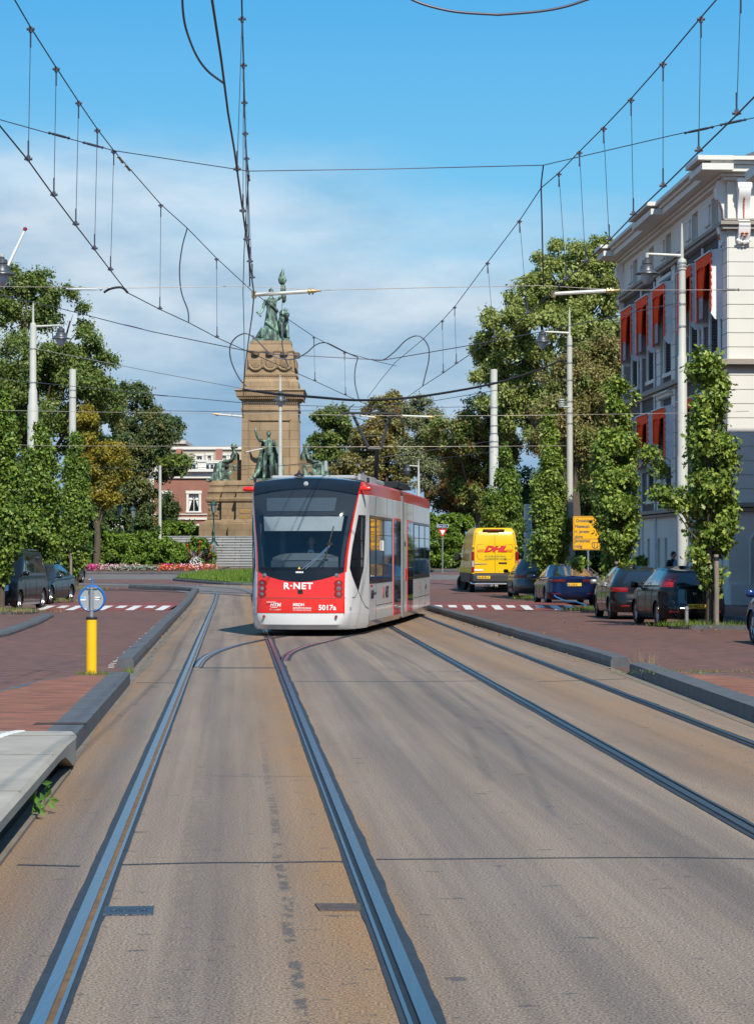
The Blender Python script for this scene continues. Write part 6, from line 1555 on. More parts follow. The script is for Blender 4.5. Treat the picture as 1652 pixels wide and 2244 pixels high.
def awning(c, zt_, zb_, par, w_=1.36, p=.42):
    aw = bpy.data.objects.new('awning', None); COL.objects.link(aw); aw.parent = par
    mb = MB(); x = -p; y0, y1 = c-w_, c+w_
    scallop_strip(mb, y1-.16, y1, zb_, zt_, x-.01, 9, .12, side=1); scallop_strip(mb, y0+.13, y0+.03, zb_+.25, zt_, x-.01, 8, .12, side=-1)
    # top valance with wavy lower edge
    N = 41
    vs = []
    for k in range(N): y = y0+(y1-y0)*k/(N-1); vs += [(x-.012-.02*math.sin(k*.9), y, zt_), (x-.012-.03*math.sin(k*.9), y, zt_-.30-.07*abs(math.sin(math.pi*7*k/(N-1))))]
    mb.add(vs, [(2*k, 2*k+2, 2*k+3, 2*k+1) for k in range(N-1)])
    # gathered curtain on the far half
    mb.grid(lambda i, j: Vector((x+.06+.04*math.sin(j*1.7+i*.3), y1-.10-(1.45-.45*i/8)*j/24, zt_-.1-(zt_-zb_-.25)*.62*i/8)), 9, 25)
    # folded side cloth hanging square to the wall at the far end, pale pleats below
    mb.grid(lambda i, j: Vector((x+.02+(p+.12)*j/22, y1-.06-.03*math.sin(j*2.1), zt_-.05-(zt_-zb_)*.62*i/6)), 7, 23)
    scallop_strip(mb, y0+.10, y0-.02, zb_+.15, zt_, x-.03, 9, .10, side=-1)
    mb.build('awning_fabric', m_orange, aw)
    mb = MB()
    for k in range(7): mb.box((x+.05+k*.075, y1-.07, zb_+.05+(zt_-zb_)*.19), (.04, .02, (zt_-zb_)*.38))
    for k in range(9): y = y1-.16-k*.08; mb.box((x+.07, y, zb_+.1+(zt_-zb_)*.22), (.02, .035, (zt_-zb_)*.42))
    mb.build('awning_cord', m_stripe, aw)
    for y in (y0-.02, y1+.02):
        mb = MB(); mb.add([(x-.02, y-.02, zb_+.1), (x-.02, y-.02, zt_+.05), (.0, y-.02, zt_+.05), (.0, y-.02, zb_-.1), (x+.12, y-.02, zb_-.1), (x-.02, y+.02, zb_+.1), (x-.02, y+.02, zt_+.05), (.0, y+.02, zt_+.05), (.0, y+.02, zb_-.1), (x+.12, y+.02, zb_-.1)],
               [(0, 1, 2, 3, 4), (9, 8, 7, 6, 5), (0, 5, 6, 1), (1, 6, 7, 2), (2, 7, 8, 3), (3, 8, 9, 4), (4, 9, 5, 0)]); mb.build('side_board', m_boardw, aw)
    mb = MB(); mb.add([(x-.06, y0-.06, zt_+.055), (x-.06, y1+.06, zt_+.055), (0, y1+.06, zt_+.14), (0, y0-.06, zt_+.14), (x-.06, y0-.06, zt_+.01), (x-.06, y1+.06, zt_+.01), (0, y1+.06, zt_+.06), (0, y0-.06, zt_+.06)], [(0, 1, 2, 3), (7, 6, 5, 4), (0, 4, 5, 1), (1, 5, 6, 2), (3, 2, 6, 7), (0, 3, 7, 4)]); mb.build('hood', m_boardw, aw)
for c in wc: awning(c, 12.05, 9.85, tb); awning(c, 7.3, 5.15, tb)
for yy in (.98, 4.05, 14.05, 17.25):
    mb = MB(); mb.tube([(-.09, yy, .3), (-.09, yy, 12.6)], .05, 8)
    for z in (2.0, 4.6, 7.0, 9.4, 11.8): mb.tube([(-.09, yy, z-.03), (-.09, yy, z+.03)], .065, 8)
    mb.build('drainpipe', m_boardw, tb, True)
# scroll consoles with terracotta beads
def console(x, y, rz):
    M_ = at(x, y, 0) @ Matrix.Rotation(rz, 4, 'Z'); cn = bpy.data.objects.new('console', None); COL.objects.link(cn); cn.parent = tb
    mb = MB()
    prof = [(-.30, 14.3), (-.36, 14.1), (-.34, 13.85), (-.22, 13.7), (-.12, 13.4), (-.10, 13.1), (-.16, 12.95), (-.26, 12.8), (-.22, 12.5), (-.12, 12.35), (-.05, 12.2), (0, 12.2), (0, 14.35), (-.2, 14.36)]
    vs = [M_ @ Vector((sx*.20, py, pz)) for sx in (-1, 1) for (py, pz) in prof]; n = len(prof)
    mb.add(vs, [tuple(range(n)), tuple(range(2*n-1, n-1, -1))]+[(i, n+i, n+(i+1) % n, (i+1) % n) for i in range(n)])
    for s in (-1, 1):
        mb.lathe([(.001, -.24), (.17, -.24), (.17, .24), (.001, .24)], n=14, M=M_ @ at(0, -.20, 14.12) @ Matrix.Rotation(math.pi/2, 4, 'Y') if s > 0 else M_ @ at(0, -.15, 12.85) @ Matrix.Rotation(math.pi/2, 4, 'Y') @ Matrix.Scale(.8, 4))
    for k in range(5): a = -.9+k*.45; mb.lathe([(.001, -.02), (.06, 0), (.001, .04)], n=8, sy=1, M=M_ @ at(.26*math.sin(a), -.16, 12.42-.16*math.cos(a)) @ FACE)
    mb.box((0, 0, 0), (.5, .24, .12), M=M_ @ at(0, -.16, 14.34)); mb.build('scroll', m_orn, cn, True, 40)
    mb = MB()
    for k in range(8): z = 13.75-k*.09; y_ = interp(z, [(12.95, -.17), (13.1, -.12), (13.4, -.14), (13.7, -.24), (13.85, -.36)]); mb.box((0, 0, 0), (.05, .04, .07), M=M_ @ at(0, y_, z))
    for (dx, dz) in ((-.07, 0), (.07, 0), (0, -.1)): mb.lathe([(.001, -.06), (.06, 0), (.001, .06)], n=8, M=M_ @ at(dx, -.24, 12.55+dz))
    mb.build('bead_garland', m_terra, cn, True)
console(.50, -.02, 0); console(2.6, -.02, 0); console(0.0, .45, -math.pi/2); console(0.0, BL-.35, -math.pi/2)
# front details at street level
mb = MB()
pts = [(.72+.0, -.03, .2), (.72, -.03, 2.1)]+[(1.12-.40*math.cos(a), -.03, 2.1+.40*math.sin(a)) for a in lin(0, math.pi, 9)]+[(1.52, -.03, .2)]; mb.tube(pts, .05, 6)
mb.box((GW/2, -.10, .35), (GW, .22, .7)); mb.build('arch_moulding', m_stucco, tb)
fen = thing('area_railing', 'black vertical bar grille on the sunlit mansion front by the right edge', 'railing', (11.87+.92, 76.80, 0.09), TB)
mb = MB()
for i in range(38): mb.box((i*.055, -.10, 1.62), (.022, .022, 1.55))
for z in (.86, 2.38): mb.box((1.03, -.10, z), (2.1, .03, .04))
mb.build('bars', m_dark, fen)
bn = thing('low_wall', 'low grey-green coped wall at the foot of the mansion front', 'wall', (12.6, 75.2, 0.09), TB)
mb = MB(); mb.box((2.2, 0, .45), (4.4, .3, .9)); mb.build('wall_body', mat('wall_green', (.11, .14, .15), .7), bn); mb = MB(); mb.box((2.2, 0, .95), (4.5, .42, .1), ch=.02); mb.build('coping', m_kerb, bn)
# neighbour house nearer the camera (its shade falls on the mansion)
nb = thing('brick_townhouse', 'brick townhouse just outside the right edge whose shade falls on the mansion', 'building', (13.05, 44.0, 0.09), TB)
ops = [(y, y+1.3, z, z+2.2) for y in (1.2, 4.2, 7.2, 10.2, 13.2, 16.2, 19.2, 22.2) for z in (1.0, 4.6, 8.4)]
mb = MB(); wall_open(mb, 0, 25.8, 0, 13.2, ops, -.02, .33); mb.box((6, 25.65, 6.6), (11.4, .28, 13.2)); mb.box((6, .15, 6.6), (11.4, .28, 13.2)); mb.build('wall', m_rbrick, nb)
for (a, b_, c, d) in ops: window(a, b_, c, d, nb, .2, 1, True)
mb = MB(); mb.box((5.9, 12.9, 13.35), (12.6, 26.6, .3)); mb.build('roof', m_stucco, nb)
# ---- left background: red brick house, office tower, pale houses
def house(name, label, loc, W_, H_, wins, mt, rz=0.0, trim=m_stucco, depth=10, cols=(), band=()):
    h = thing(name, label, 'building', loc, rz)
    mb = MB(); wall_open(mb, 0, W_, 0, H_, wins, 0, .3, axis='x'); mb.box((.15, depth/2, H_/2), (.3, depth-.7, H_)); mb.box((W_-.15, depth/2, H_/2), (.3, depth-.7, H_)); mb.box((W_/2, depth, H_/2), (W_, .3, H_)); mb.build('wall', mt, h)
    for (a, b_, c, d) in wins:
        mb = MB(); f = .12
        mb.box(((a+b_)/2, .02, d+.02), (b_-a+.5, .20, .24)); mb.box(((a+b_)/2, .02, c-.06), (b_-a+.5, .22, .12))
        for x in (a-.1, b_+.1): mb.box((x, .04, (c+d)/2), (.2, .16, d-c))
        mb.box(((a+b_)/2, .2, (c+d)/2), (.06, .06, d-c)); mb.box(((a+b_)/2, .2, c+(d-c)*.62), (b_-a, .06, .06))
        w_ = mb.build('window', trim, h); mb = MB(); mb.box(((a+b_)/2, .24, (c+d)/2), (b_-a, .02, d-c)); mb.build('pane', m_glass, w_)
        mb = MB()
        mb.add([(a, .225, d), ((a+b_)/2+.02, .225, d), (a+.1, .225, c+(d-c)*.25), (a, .225, c)], [(0, 1, 2, 3)]); mb.add([(b_, .225, d), ((a+b_)/2-.02, .225, d), (b_-.1, .225, c+(d-c)*.25), (b_, .225, c)], [(3, 2, 1, 0)]); mb.build('curtain', m_orn, w_)
    mb = MB()
    for (z0, z1, p) in band: mb.box((W_/2, -p/2, (z0+z1)/2), (W_+2*p, p+.02, z1-z0))
    if mb.v: mb.build('cornice', trim, h)
    return h
D2 = 190.0; s2 = D2/FOC
def hx(x): return (x-PX)*s2
def hz(y): return CAMH+(HOR-y)*s2
gh0 = 1.15; X0 = hx(338)
wn = [(hx(a)-X0, hx(b_)-X0, hz(d)-gh0, hz(c)-gh0) for (a, b_, c, d) in ((355, 371, 1079, 1120), (414, 436, 1079, 1120), (474, 494, 1079, 1120), (355, 371, 1152, 1175), (414, 436, 1152, 1175), (474, 494, 1152, 1175))]
hs = house('brick_mansion', 'red brick house with white window frames and balustrade left of the monument', (X0, D2, gh0), 11.5, hz(1048)-gh0, wn, m_rbrick, band=((hz(1048)-gh0, hz(1033)-gh0, .15), (hz(1034)-gh0, hz(1028)-gh0, .5), (hz(1128)-gh0, hz(1126)-gh0, .08), (hz(1139)-gh0, hz(1134)-gh0, .1)))
mb = MB()
for k in range(30):
    if k % 10 in (0, 1): continue
    mb.lathe([(.05, 0), (.09, .15), (.04, .35), (.06, .5)], (.2+k*.37, -.1, hz(1027)-gh0), 8)
mb.box((5.75, -.1, hz(1013)-gh0), (11.8, .3, .14))
for k in range(4): mb.box((.4+k*3.6, -.1, hz(1021)-gh0), (.7, .3, .6))
mb.box((5.7, 2.8, hz(1010)-gh0), (11.4, 5, .12)); mb.build('balustrade', m_stucco, hs)
mb = MB(); mb.box((5.7, 3, hz(1022)-gh0), (11.4, 5.4, .9)); mb.build('roof', mat('roof_zinc', (.20, .25, .31), .5), hs)
for x in (385, 473): mb = MB(); mb.box((hx(x)-X0, 4, hz(1000)-gh0), (.55, .5, 1.6)); mb.build('chimney', m_rbrick, hs)
D3 = 260.0; s3 = D3/FOC; X3 = (325-PX)*s3
def h3x(x): return (x-PX)*s3-X3
def h3z(y): return CAMH+(HOR-y)*s3-1.1
wn = [(h3x(a), h3x(b_), h3z(d), h3z(c)) for (a, b_, c, d) in ((431, 443, 997, 1007), (455, 463, 996, 1010), (488, 496, 996, 1010), (505, 513, 996, 1010))]
house('apartment_block', 'long pale apartment block with flat roof behind the red brick house', (X3, D3, 1.1), 11.5, h3z(985), wn, mat('render_cream', (.42, .37, .30), .85), band=((h3z(985), h3z(979), .2),), depth=8)
D4 = 330.0; s4 = D4/FOC; X4 = (330-PX)*s4
tw = thing('office_tower', 'pale stone office tower with green glass rising behind the trees on the left', 'building', (X4, D4, 1.1))
def t4x(x): return (x-PX)*s4-X4
def t4z(y): return CAMH+(HOR-y)*s4-1.1
mb = MB(); mb.box((t4x(362), 6, t4z(970)/2), (t4x(391)-t4x(330), 12, t4z(970))); mb.box((t4x(398), 6.5, t4z(974)/2), (t4x(406)-t4x(391), 11, t4z(974))); mb.box((t4x(350), 8, t4z(958)/2), (2.6, 8, t4z(945))); mb.box((t4x(368), 5, t4z(969.5)), (5.4, 13, .5)); mb.build('wall', mat('stone_pale', (.52, .49, .44), .8), tw)
for (a, b_) in ((332, 345), (373, 386)): 
    mb = MB(); mb.box(((t4x(a)+t4x(b_))/2, -.05, (t4z(998)+t4z(978))/2), (t4x(b_)-t4x(a), .1, t4z(978)-t4z(998))); mb.build('window', mat('glass_green', (.04, .15, .16), .1), tw)
mb = MB()
for k in range(6): mb.box((t4x(393+k*2.2), .9, (t4z(1005)+t4z(980))/2), (.07, .1, t4z(980)-t4z(1005)))
mb.build('mullion', m_dark, tw)
D5 = 200; s5 = D5/FOC; X5 = (240-PX)*s5
wn = [((a-PX)*s5-X5, (b_-PX)*s5-X5, CAMH+(HOR-d)*s5-1.1, CAMH+(HOR-c)*s5-1.1) for (a, b_, c, d) in [(250+28*k, 262+28*k, y, y+26) for k in range(4) for y in (1060, 1105, 1148)]]
house('white_townhouse', 'white stuccoed townhouse glimpsed through the trees left of the brick house', (X5, D5, 1.1), (336-240)*s5, CAMH+(HOR-1040)*s5-1.1, wn, m_stucco, band=((CAMH+(HOR-1040)*s5-1.1, CAMH+(HOR-1034)*s5-1.1, .3),))
# ================================================================ TREES
rng_ = np.random.default_rng(11)
def leaf_mesh(name, mt, parent, centers, dirs, size, aspect=.55, lobes=False, **kw):
    n = len(centers); r = rng_
    d = dirs/np.maximum(np.linalg.norm(dirs, axis=1, keepdims=True), 1e-6)
    nrm = d*0.85+r.normal(size=(n, 3))*0.6+np.array([0, 0, .45]); nrm /= np.maximum(np.linalg.norm(nrm, axis=1, keepdims=True), 1e-6)
    a = r.normal(size=(n, 3)); a = a-(a*nrm).sum(1, keepdims=True)*nrm+np.array([0, 0, -.25]); a /= np.maximum(np.linalg.norm(a, axis=1, keepdims=True), 1e-6)
    b = np.cross(nrm, a); b /= np.maximum(np.linalg.norm(b, axis=1, keepdims=True), 1e-6)
    s = size*(0.6+0.8*r.random((n, 1)))
    if lobes:
        uv = [(0, 0), (.25, .30), (.12, .42), (.40, .62), (.22, .72), (0, 1.0), (-.22, .72), (-.40, .62), (-.12, .42), (-.25, .30)]
    else: uv = [(0, 0), (aspect*.5, .42), (0, 1.0), (-aspect*.5, .42)]
    k = len(uv); V = np.empty((n, k, 3))
    for i, (u, v) in enumerate(uv): V[:, i, :] = centers+b*s*u+a*s*v+nrm*s*(.10 if abs(u) > .2 else 0)
    me = bpy.data.meshes.new(name); me.vertices.add(n*k); me.vertices.foreach_set('co', V.reshape(-1))
    me.loops.add(n*k); me.loops.foreach_set('vertex_index', np.arange(n*k, dtype=np.int32))
    me.polygons.add(n); me.polygons.foreach_set('loop_start', np.arange(0, n*k, k, dtype=np.int32)); me.polygons.foreach_set('loop_total', np.full(n, k, dtype=np.int32))
    me.update(calc_edges=True); me.materials.append(mt)
    o = bpy.data.objects.new(name, me); COL.objects.link(o)
    if parent: o.parent = parent
    return tag(o, **kw)
def clumps(blobs, n, spray=6, sz=.25, shell=.55, sub=None):
    """blobs: (x,y,z,rx,ry,rz). Leaf positions gathered in sprays inside sub-clumps near the blob surfaces"""
    r = rng_; B = np.array(blobs, float); vol = (B[:, 3]*B[:, 5]); p = vol/vol.sum()
    if sub:
        ns = max(len(blobs)*6, sub); bi = r.choice(len(B), ns, p=p); u = r.normal(size=(ns, 3)); u /= np.linalg.norm(u, axis=1, keepdims=True)
        rad = (shell+(1.04-shell)*r.random((ns, 1))); out_ = r.random((ns, 1)) < .13; rad = np.where(out_, 1.02+.24*r.random((ns, 1)), rad); c = B[bi, :3]+u*B[bi, 3:6]*rad
        sr = B[bi, 3:6].mean(1, keepdims=True)*np.where(out_, .09+.07*r.random((ns, 1)), .13+.22*r.random((ns, 1))**1.5)
        ci = r.integers(0, ns, n//spray); u2 = r.normal(size=(len(ci), 3)); u2 /= np.linalg.norm(u2, axis=1, keepdims=True)
        q = c[ci]+u2*sr[ci]*(.45+.6*r.random((len(ci), 1)))*np.array([1.15, 1.15, .75]); d = u2*.8+u[ci]*.5
    else:
        bi = r.choice(len(B), n//spray, p=p); u = r.normal(size=(len(bi), 3)); u /= np.linalg.norm(u, axis=1, keepdims=True)
        q = B[bi, :3]+u*B[bi, 3:6]*(shell+(1.08-shell)*r.random((len(bi), 1))**.7); d = u
    fq = 5.0 if sub is None else 9.0/max(1.0, float(B[:, 3:6].mean())); ph = r.random(6)*6.3       # cull leaves in a few wandering gaps
    nz = np.sin(q[:, 0]*fq+ph[0]+1.3*np.sin(q[:, 2]*fq*.7+ph[1]))+np.sin(q[:, 2]*fq*1.2+ph[2]+1.1*np.sin(q[:, 1]*fq+ph[3]))+np.sin(q[:, 1]*fq*.9+q[:, 0]*fq*.5+ph[4])
    kp = nz < (1.0 if sub is None else 1.25); q = q[kp]; d = d[kp]
    Q = np.repeat(q, spray, 0)+r.normal(size=(len(q)*spray, 3))*sz; Dd = np.repeat(d, spray, 0)+r.normal(size=(len(q)*spray, 3))*.25
    return Q, Dd
def branches(mb, base, blobs, r0, trunk_top, n_twigs=3):
    mb.tube([base, base+Vector((.08, 0, (trunk_top.z-base.z)*.5)), trunk_top], [r0*1.2, r0, r0*.72], 10)
    rr = random.Random(len(blobs))
    for b in blobs:
        c = Vector(b[:3]); st = base.lerp(trunk_top, rr.uniform(.55, 1.0)); mid = st.lerp(c, .5)+Vector((rr.uniform(-.4, .4), rr.uniform(-.4, .4), rr.uniform(.1, .8)))
        mb.tube([st, mid, c], [r0*.42, r0*.26, r0*.10], 6)
        for k in range(n_twigs):
            e = c+Vector((rr.uniform(-1, 1)*b[3], rr.uniform(-1, 1)*b[4], rr.uniform(-.6, 1)*b[5]))*.8
            mb.tube([mid.lerp(c, rr.uniform(.2, .9)), e], [r0*.11, r0*.03], 4)
lm_maple = leafmat('leaf_maple', (.20, .26, .055), (.42, .46, .15), (.26, .32, .08), .35)
lm_maple2 = leafmat('leaf_deep_green', (.085, .15, .03), (.26, .31, .075), None, .35)
lm_brown = leafmat('leaf_copper', (.22, .19, .06), (.38, .32, .13), (.22, .28, .07), .35)
lm_olive = leafmat('leaf_olive', (.17, .18, .05), (.34, .31, .11), (.28, .19, .055), .35)
lm_yellow = leafmat('leaf_yellow', (.26, .22, .03), (.42, .34, .045), (.12, .13, .02), .35)
lm_oak = leafmat('leaf_oak', (.095, .17, .022), (.33, .42, .08), None, .25, .45, 1.6)
lm_oak2 = leafmat('leaf_oak_dark', (.065, .14, .018), (.25, .34, .055), None, .22, .45, 1.6)
lm_birch = leafmat('leaf_birch', (.17, .20, .09), (.33, .35, .18), None, .3)
lm_hedge = leafmat('leaf_hedge', (.065, .135, .012), (.19, .28, .03), None, .15, .5, 1.3)
lm_dark = leafmat('leaf_dark', (.04, .08, .02), (.11, .155, .04), None, .15)  # darkest green of the foliage colours
def tree(label, Y, ells, trunk_px, n, size, mt, r0=.3, sub=60, spray=6, sz=.22, cat='tree', group=None, seed=None, name='broadleaf_tree', second=None, ybase=None):
    """ells: crown ellipses in photo pixels (cx, cy, rx, ry, [dY])"""
    s = Y/FOC; bx = P(trunk_px, 1215, Y).x; g0 = gz(Y)
    t = thing(name, label, cat, (bx, Y, g0), 0, group)
    bl = []
    for e in ells:
        c = P(e[0], e[1], Y); dy = e[4] if len(e) > 4 else 0
        rx, rz_ = e[2]*s, e[3]*s; bl.append((c.x-bx, dy, c.z-g0, rx, max(min(rx, rz_)*.85, .5), rz_))
    mb = MB(); top = Vector((0, 0, np.mean([b[2] for b in bl])*.62)); branches(mb, Vector((0, 0, -.1)), bl, r0, top); mb.build('trunk', m_bark, t, True)
    Q, Dd = clumps(bl, int(n*2.5), spray, sz*.8, sub=int(sub*1.3)); Q[:, 2] = np.maximum(Q[:, 2], .3)
    leaf_mesh('crown', mt, t, Q, Dd, size*.62)
    if second:
        mt2, n2, ell2 = second; b2 = []
        for e in ell2:
            c = P(e[0], e[1], Y); b2.append((c.x-bx, e[4] if len(e) > 4 else -1.0, c.z-g0, e[2]*s, e[2]*s*.8, e[3]*s))
        Q, Dd = clumps(b2, n2, spray, sz, sub=max(8, sub//3)); leaf_mesh('crown', mt2, t, Q, Dd, size)
    return t
# columnar street oaks
def column(label, x, Y, profile, n, mt, extra=(), stake=True, group='columnar street oaks between the parked cars', lean=0.0, gaps=0):
    g0 = gz(Y)+.08; t = thing('columnar_oak', label, 'tree', (x, Y, g0), 0, group)
    zs = [p[0] for p in profile]; H_ = zs[-1]; bl = []; rr = random.Random(int(Y*10))
    z = zs[0]
    while z < H_-.15:
        w_ = interp(z, profile)*.86*rr.uniform(.85, 1.12)
        for k in range(3):
            a = rr.uniform(0, 6.28); bl.append((lean*z+math.cos(a)*w_*.42+rr.uniform(-.08, .08), math.sin(a)*w_*.42, z+rr.uniform(-.15, .15), w_*rr.uniform(.42, .62), w_*rr.uniform(.42, .62), .30+.30*rr.random()))
        z += .30
    bl.append((lean*H_, 0, H_-.15, .16, .16, .35))
    bl += [tuple(e) for e in extra]
    mb = MB(); mb.tube([(0, 0, -.1), (.03, 0, 1.2), (lean*3, .02, 3), (lean*H_, 0, H_-.3)], [.11, .09, .07, .015], 8)
    for b in bl[::2]:
        c = Vector(b[:3]); st = Vector((lean*c.z*.8, 0, max(.9, c.z-1.1))); mb.tube([st, st.lerp(c, .5)+Vector((0, 0, -.1)), c], [.035, .022, .008], 5)
    mb.build('trunk', m_bark, t, True)
    Q, Dd = clumps(bl, int(n*1.9), 6, .075, shell=.35); leaf_mesh('crown', mt, t, Q, Dd, .125, lobes=True)
    return t
def stakes(x, Y, label, h=1.55, group='wooden tree stakes beside the street oaks'):
    g0 = gz(Y)+.08; mb = MB(); mb.tube([(0, 0, -.1), (.01, 0, h*.5), (0, 0, h-.02), (0, 0, h)], [.062, .06, .06, .05], 10)
    o = mb.build('tree_stake', m_wood, None, True); o.location = (x, Y, g0); tag(o, label, 'stake', group); mb = MB(); mb.lathe([(.066, 0), (.068, .07), (.064, .09)], (0, 0, h-.15), 10); mb.build('strap', m_black, o); return o
column('columnar oak with a long side branch in front of the black hatchback, beside the mansion', TR[0][0]+.02, TR[0][1], [(1.05, .10), (1.6, .42), (2.2, .80), (2.8, .84), (3.4, .70), (4.4, .66), (5.2, .62), (5.9, .50), (6.45, .28)], 15000, lm_oak,
       extra=[(-1.25, 0, 3.25, .24, .2, .16), (-1.0, 0, 3.15, .28, .2, .2), (-.7, 0, 3.0, .3, .25, .28), (-.9, 0, 2.9, .2, .2, .15), (-.30, 0, 6.15, .22, .2, .25), (.12, 0, 6.5, .18, .15, .3)])
stakes(TR[0][0]+.13, TR[0][1]-.35, 'weathered round stake at the foot of the oak by the black hatchback', 1.72)
column('columnar oak with a ragged top standing between the dark hatchback and the yellow route sign', TR[1][0]+.05, TR[1][1], [(1.3, .4), (2.0, .85), (2.8, 1.02), (3.8, .92), (4.8, .98), (5.6, .65), (6.1, .28), (6.6, .38), (7.1, .14)], 19000, lm_oak, extra=[(.35, 0, 6.9, .25, .2, .2), (.6, 0, 6.6, .2, .2, .12), (1.25, .8, 4.9, .35, .3, .2), (1.5, .8, 4.5, .3, .3, .35), (-1.0, 0, 1.5, .35, .2, .18)], lean=.015)
stakes(TR[1][0]+.1, TR[1][1]-.35, 'weathered stake almost hidden behind the dark hatchback', 1.5)
column('columnar oak behind the blue saloon, next to the lamp mast', TR[2][0], TR[2][1], [(1.0, .35), (1.7, .85), (2.7, 1.05), (3.6, .95), (4.6, .80), (5.4, .55), (6.3, .35), (7.0, .15)], 17000, lm_oak, extra=[(1.3, 0, 4.2, .3, .2, .15)])
column('columnar oak farthest along the row, just behind the yellow delivery van', TR[3][0]-.1, TR[3][1], [(.9, .6), (2.0, 1.15), (3.2, 1.25), (4.4, 1.0), (5.4, .6), (6.3, .2)], 15000, lm_oak2)
column('columnar oak nearest on the left, in front of the black people carrier', TLs[0][0]+.02, TLs[0][1], [(1.15, .25), (1.8, .75), (2.8, .85), (4.0, .72), (5.0, .55), (5.8, .38), (6.5, .15)], 15000, lm_oak2)
stakes(TLs[0][0]-.12, TLs[0][1]-.4, 'weathered stake at the left picture edge beside the nearest left oak', 1.62)
column('columnar oak in the middle of the left row behind the people carrier', TLs[1][0]-.1, TLs[1][1], [(1.2, .5), (2.2, 1.15), (3.4, 1.2), (4.6, .95), (5.8, .5), (6.5, .2)], 18000, lm_oak2)
column('columnar oak closest to the hedge at the far end of the left row', TLs[2][0]+.05, TLs[2][1], [(1.0, .5), (2.2, 1.05), (3.6, 1.15), (4.8, .85), (6.0, .5), (7.1, .2)], 18000, lm_oak2)
stakes(TLs[2][0]-.1, TLs[2][1]-.5, 'pale weathered stake in front of the far oak of the left row', 1.75)
# large crowns
tree('big maple with a broad dark green crown rising at the left edge', 152, [(20, 760, 120, 130, 0), (60, 660, 90, 70, 0), (150, 700, 60, 45, 1), (190, 780, 60, 50, -1), (120, 850, 130, 90, -2), (30, 950, 110, 100, 0), (210, 880, 70, 60, 0), (160, 990, 90, 80, 1), (40, 620, 50, 40, 0)], 60, 46000, .34, lm_maple2, .5, sub=210)
tree('dark green spreading tree between the left row and the brick house', 168, [(290, 900, 70, 55), (345, 940, 55, 45), (320, 1010, 60, 50, 1), (270, 1000, 60, 60), (250, 1080, 70, 60), (300, 1100, 50, 45, -1), (375, 935, 28, 18), (300, 850, 35, 22)], 285, 30000, .32, leafmat('leaf_blue_green', (.06, .115, .045), (.17, .22, .085), (.20, .20, .06), .33), .4, sub=150, second=(lm_maple2, 3000, [(390, 1018, 26, 12)]))
tree('golden autumn tree glowing behind the left row of oaks', 147, [(232, 1005, 44, 36), (190, 940, 30, 40), (215, 1060, 38, 35), (245, 1040, 28, 35), (230, 1085, 25, 22)], 212, 17000, .28, lm_yellow, .2, sub=60)
tree('slender dark green columnar tree standing before the brick house', 175, [(372, 1110, 20, 45), (375, 1145, 24, 35), (395, 1165, 26, 22), (360, 1150, 22, 30)], 372, 8000, .26, lm_dark, .15, sub=30)
tree('bushy green tree at the foot of the white townhouse', 168, [(318, 1090, 22, 40), (320, 1135, 28, 34), (300, 1150, 30, 28)], 318, 7000, .26, lm_olive, .15, sub=30)
tree('tall maple with a huge rounded green crown beside the mansion', 150, [(1245, 600, 85, 70), (1310, 590, 60, 55), (1180, 650, 65, 60), (1110, 710, 55, 45, -1), (1060, 755, 42, 28), (1300, 700, 80, 80), (1200, 730, 90, 60, -2), (1120, 800, 70, 60), (1085, 850, 50, 50), (1180, 880, 90, 80, 1), (1290, 860, 90, 100, 1), (1310, 540, 32, 22)], 1230, 62000, .36, lm_maple, .55, sub=300)
tree('copper-brown tree in front of the tall maple behind the lamp mast', 132, [(1250, 830, 55, 50, -1), (1290, 790, 45, 40), (1310, 860, 50, 60), (1215, 920, 50, 45, -2), (1260, 960, 60, 60), (1310, 990, 50, 80), (1180, 975, 30, 30, -2), (1335, 770, 30, 50)], 1255, 36000, .28, lm_brown, .4, sub=220)
tree('light green maple spreading low over the yellow delivery van', 154, [(1000, 950, 60, 42, -2), (1050, 920, 50, 40, -1), (1030, 1000, 55, 40), (970, 965, 38, 28), (1090, 990, 50, 60), (1060, 1070, 60, 45), (1010, 1050, 35, 25)], 1050, 26000, .30, leafmat('leaf_light_green', (.11, .17, .03), (.30, .36, .10), (.26, .14, .04), .35), .35, sub=130)
tree('rusty orange tree standing low behind the light green maple', 160, [(1010, 1060, 42, 50), (980, 1090, 30, 28), (1050, 1110, 50, 35)], 1010, 11000, .28, leafmat('leaf_rust', (.20, .095, .02), (.27, .17, .035), (.07, .09, .02), .25), .25, sub=60)
tree('dense dark green tree just right of the monument', 205, [(735, 935, 50, 38), (700, 985, 35, 30), (760, 990, 45, 40), (720, 1030, 50, 40)], 735, 17000, .42, lm_maple2, .4, sub=80)
tree('olive-brown round tree behind the pantograph', 195, [(850, 915, 55, 48), (820, 970, 55, 50), (870, 1000, 60, 50), (800, 1030, 60, 35), (850, 880, 40, 18)], 845, 22000, .40, lm_olive, .4, sub=100)
tree('airy grey-green birch with drooping foliage behind the tram', 180, [(930, 910, 45, 38), (955, 960, 45, 50), (915, 1000, 40, 50), (950, 1040, 45, 45)], 935, 16000, .28, lm_birch, .18, sub=90, name='birch_tree')
tree('deep green tree mass filling the gap behind the lamp mast by the mansion', 162, [(1120, 1090, 90, 60), (1220, 1090, 80, 70), (1310, 1080, 60, 80), (1200, 1150, 90, 50), (1340, 960, 40, 80), (1000, 1130, 50, 40)], 1240, 30000, .34, lm_dark, .4, sub=120)
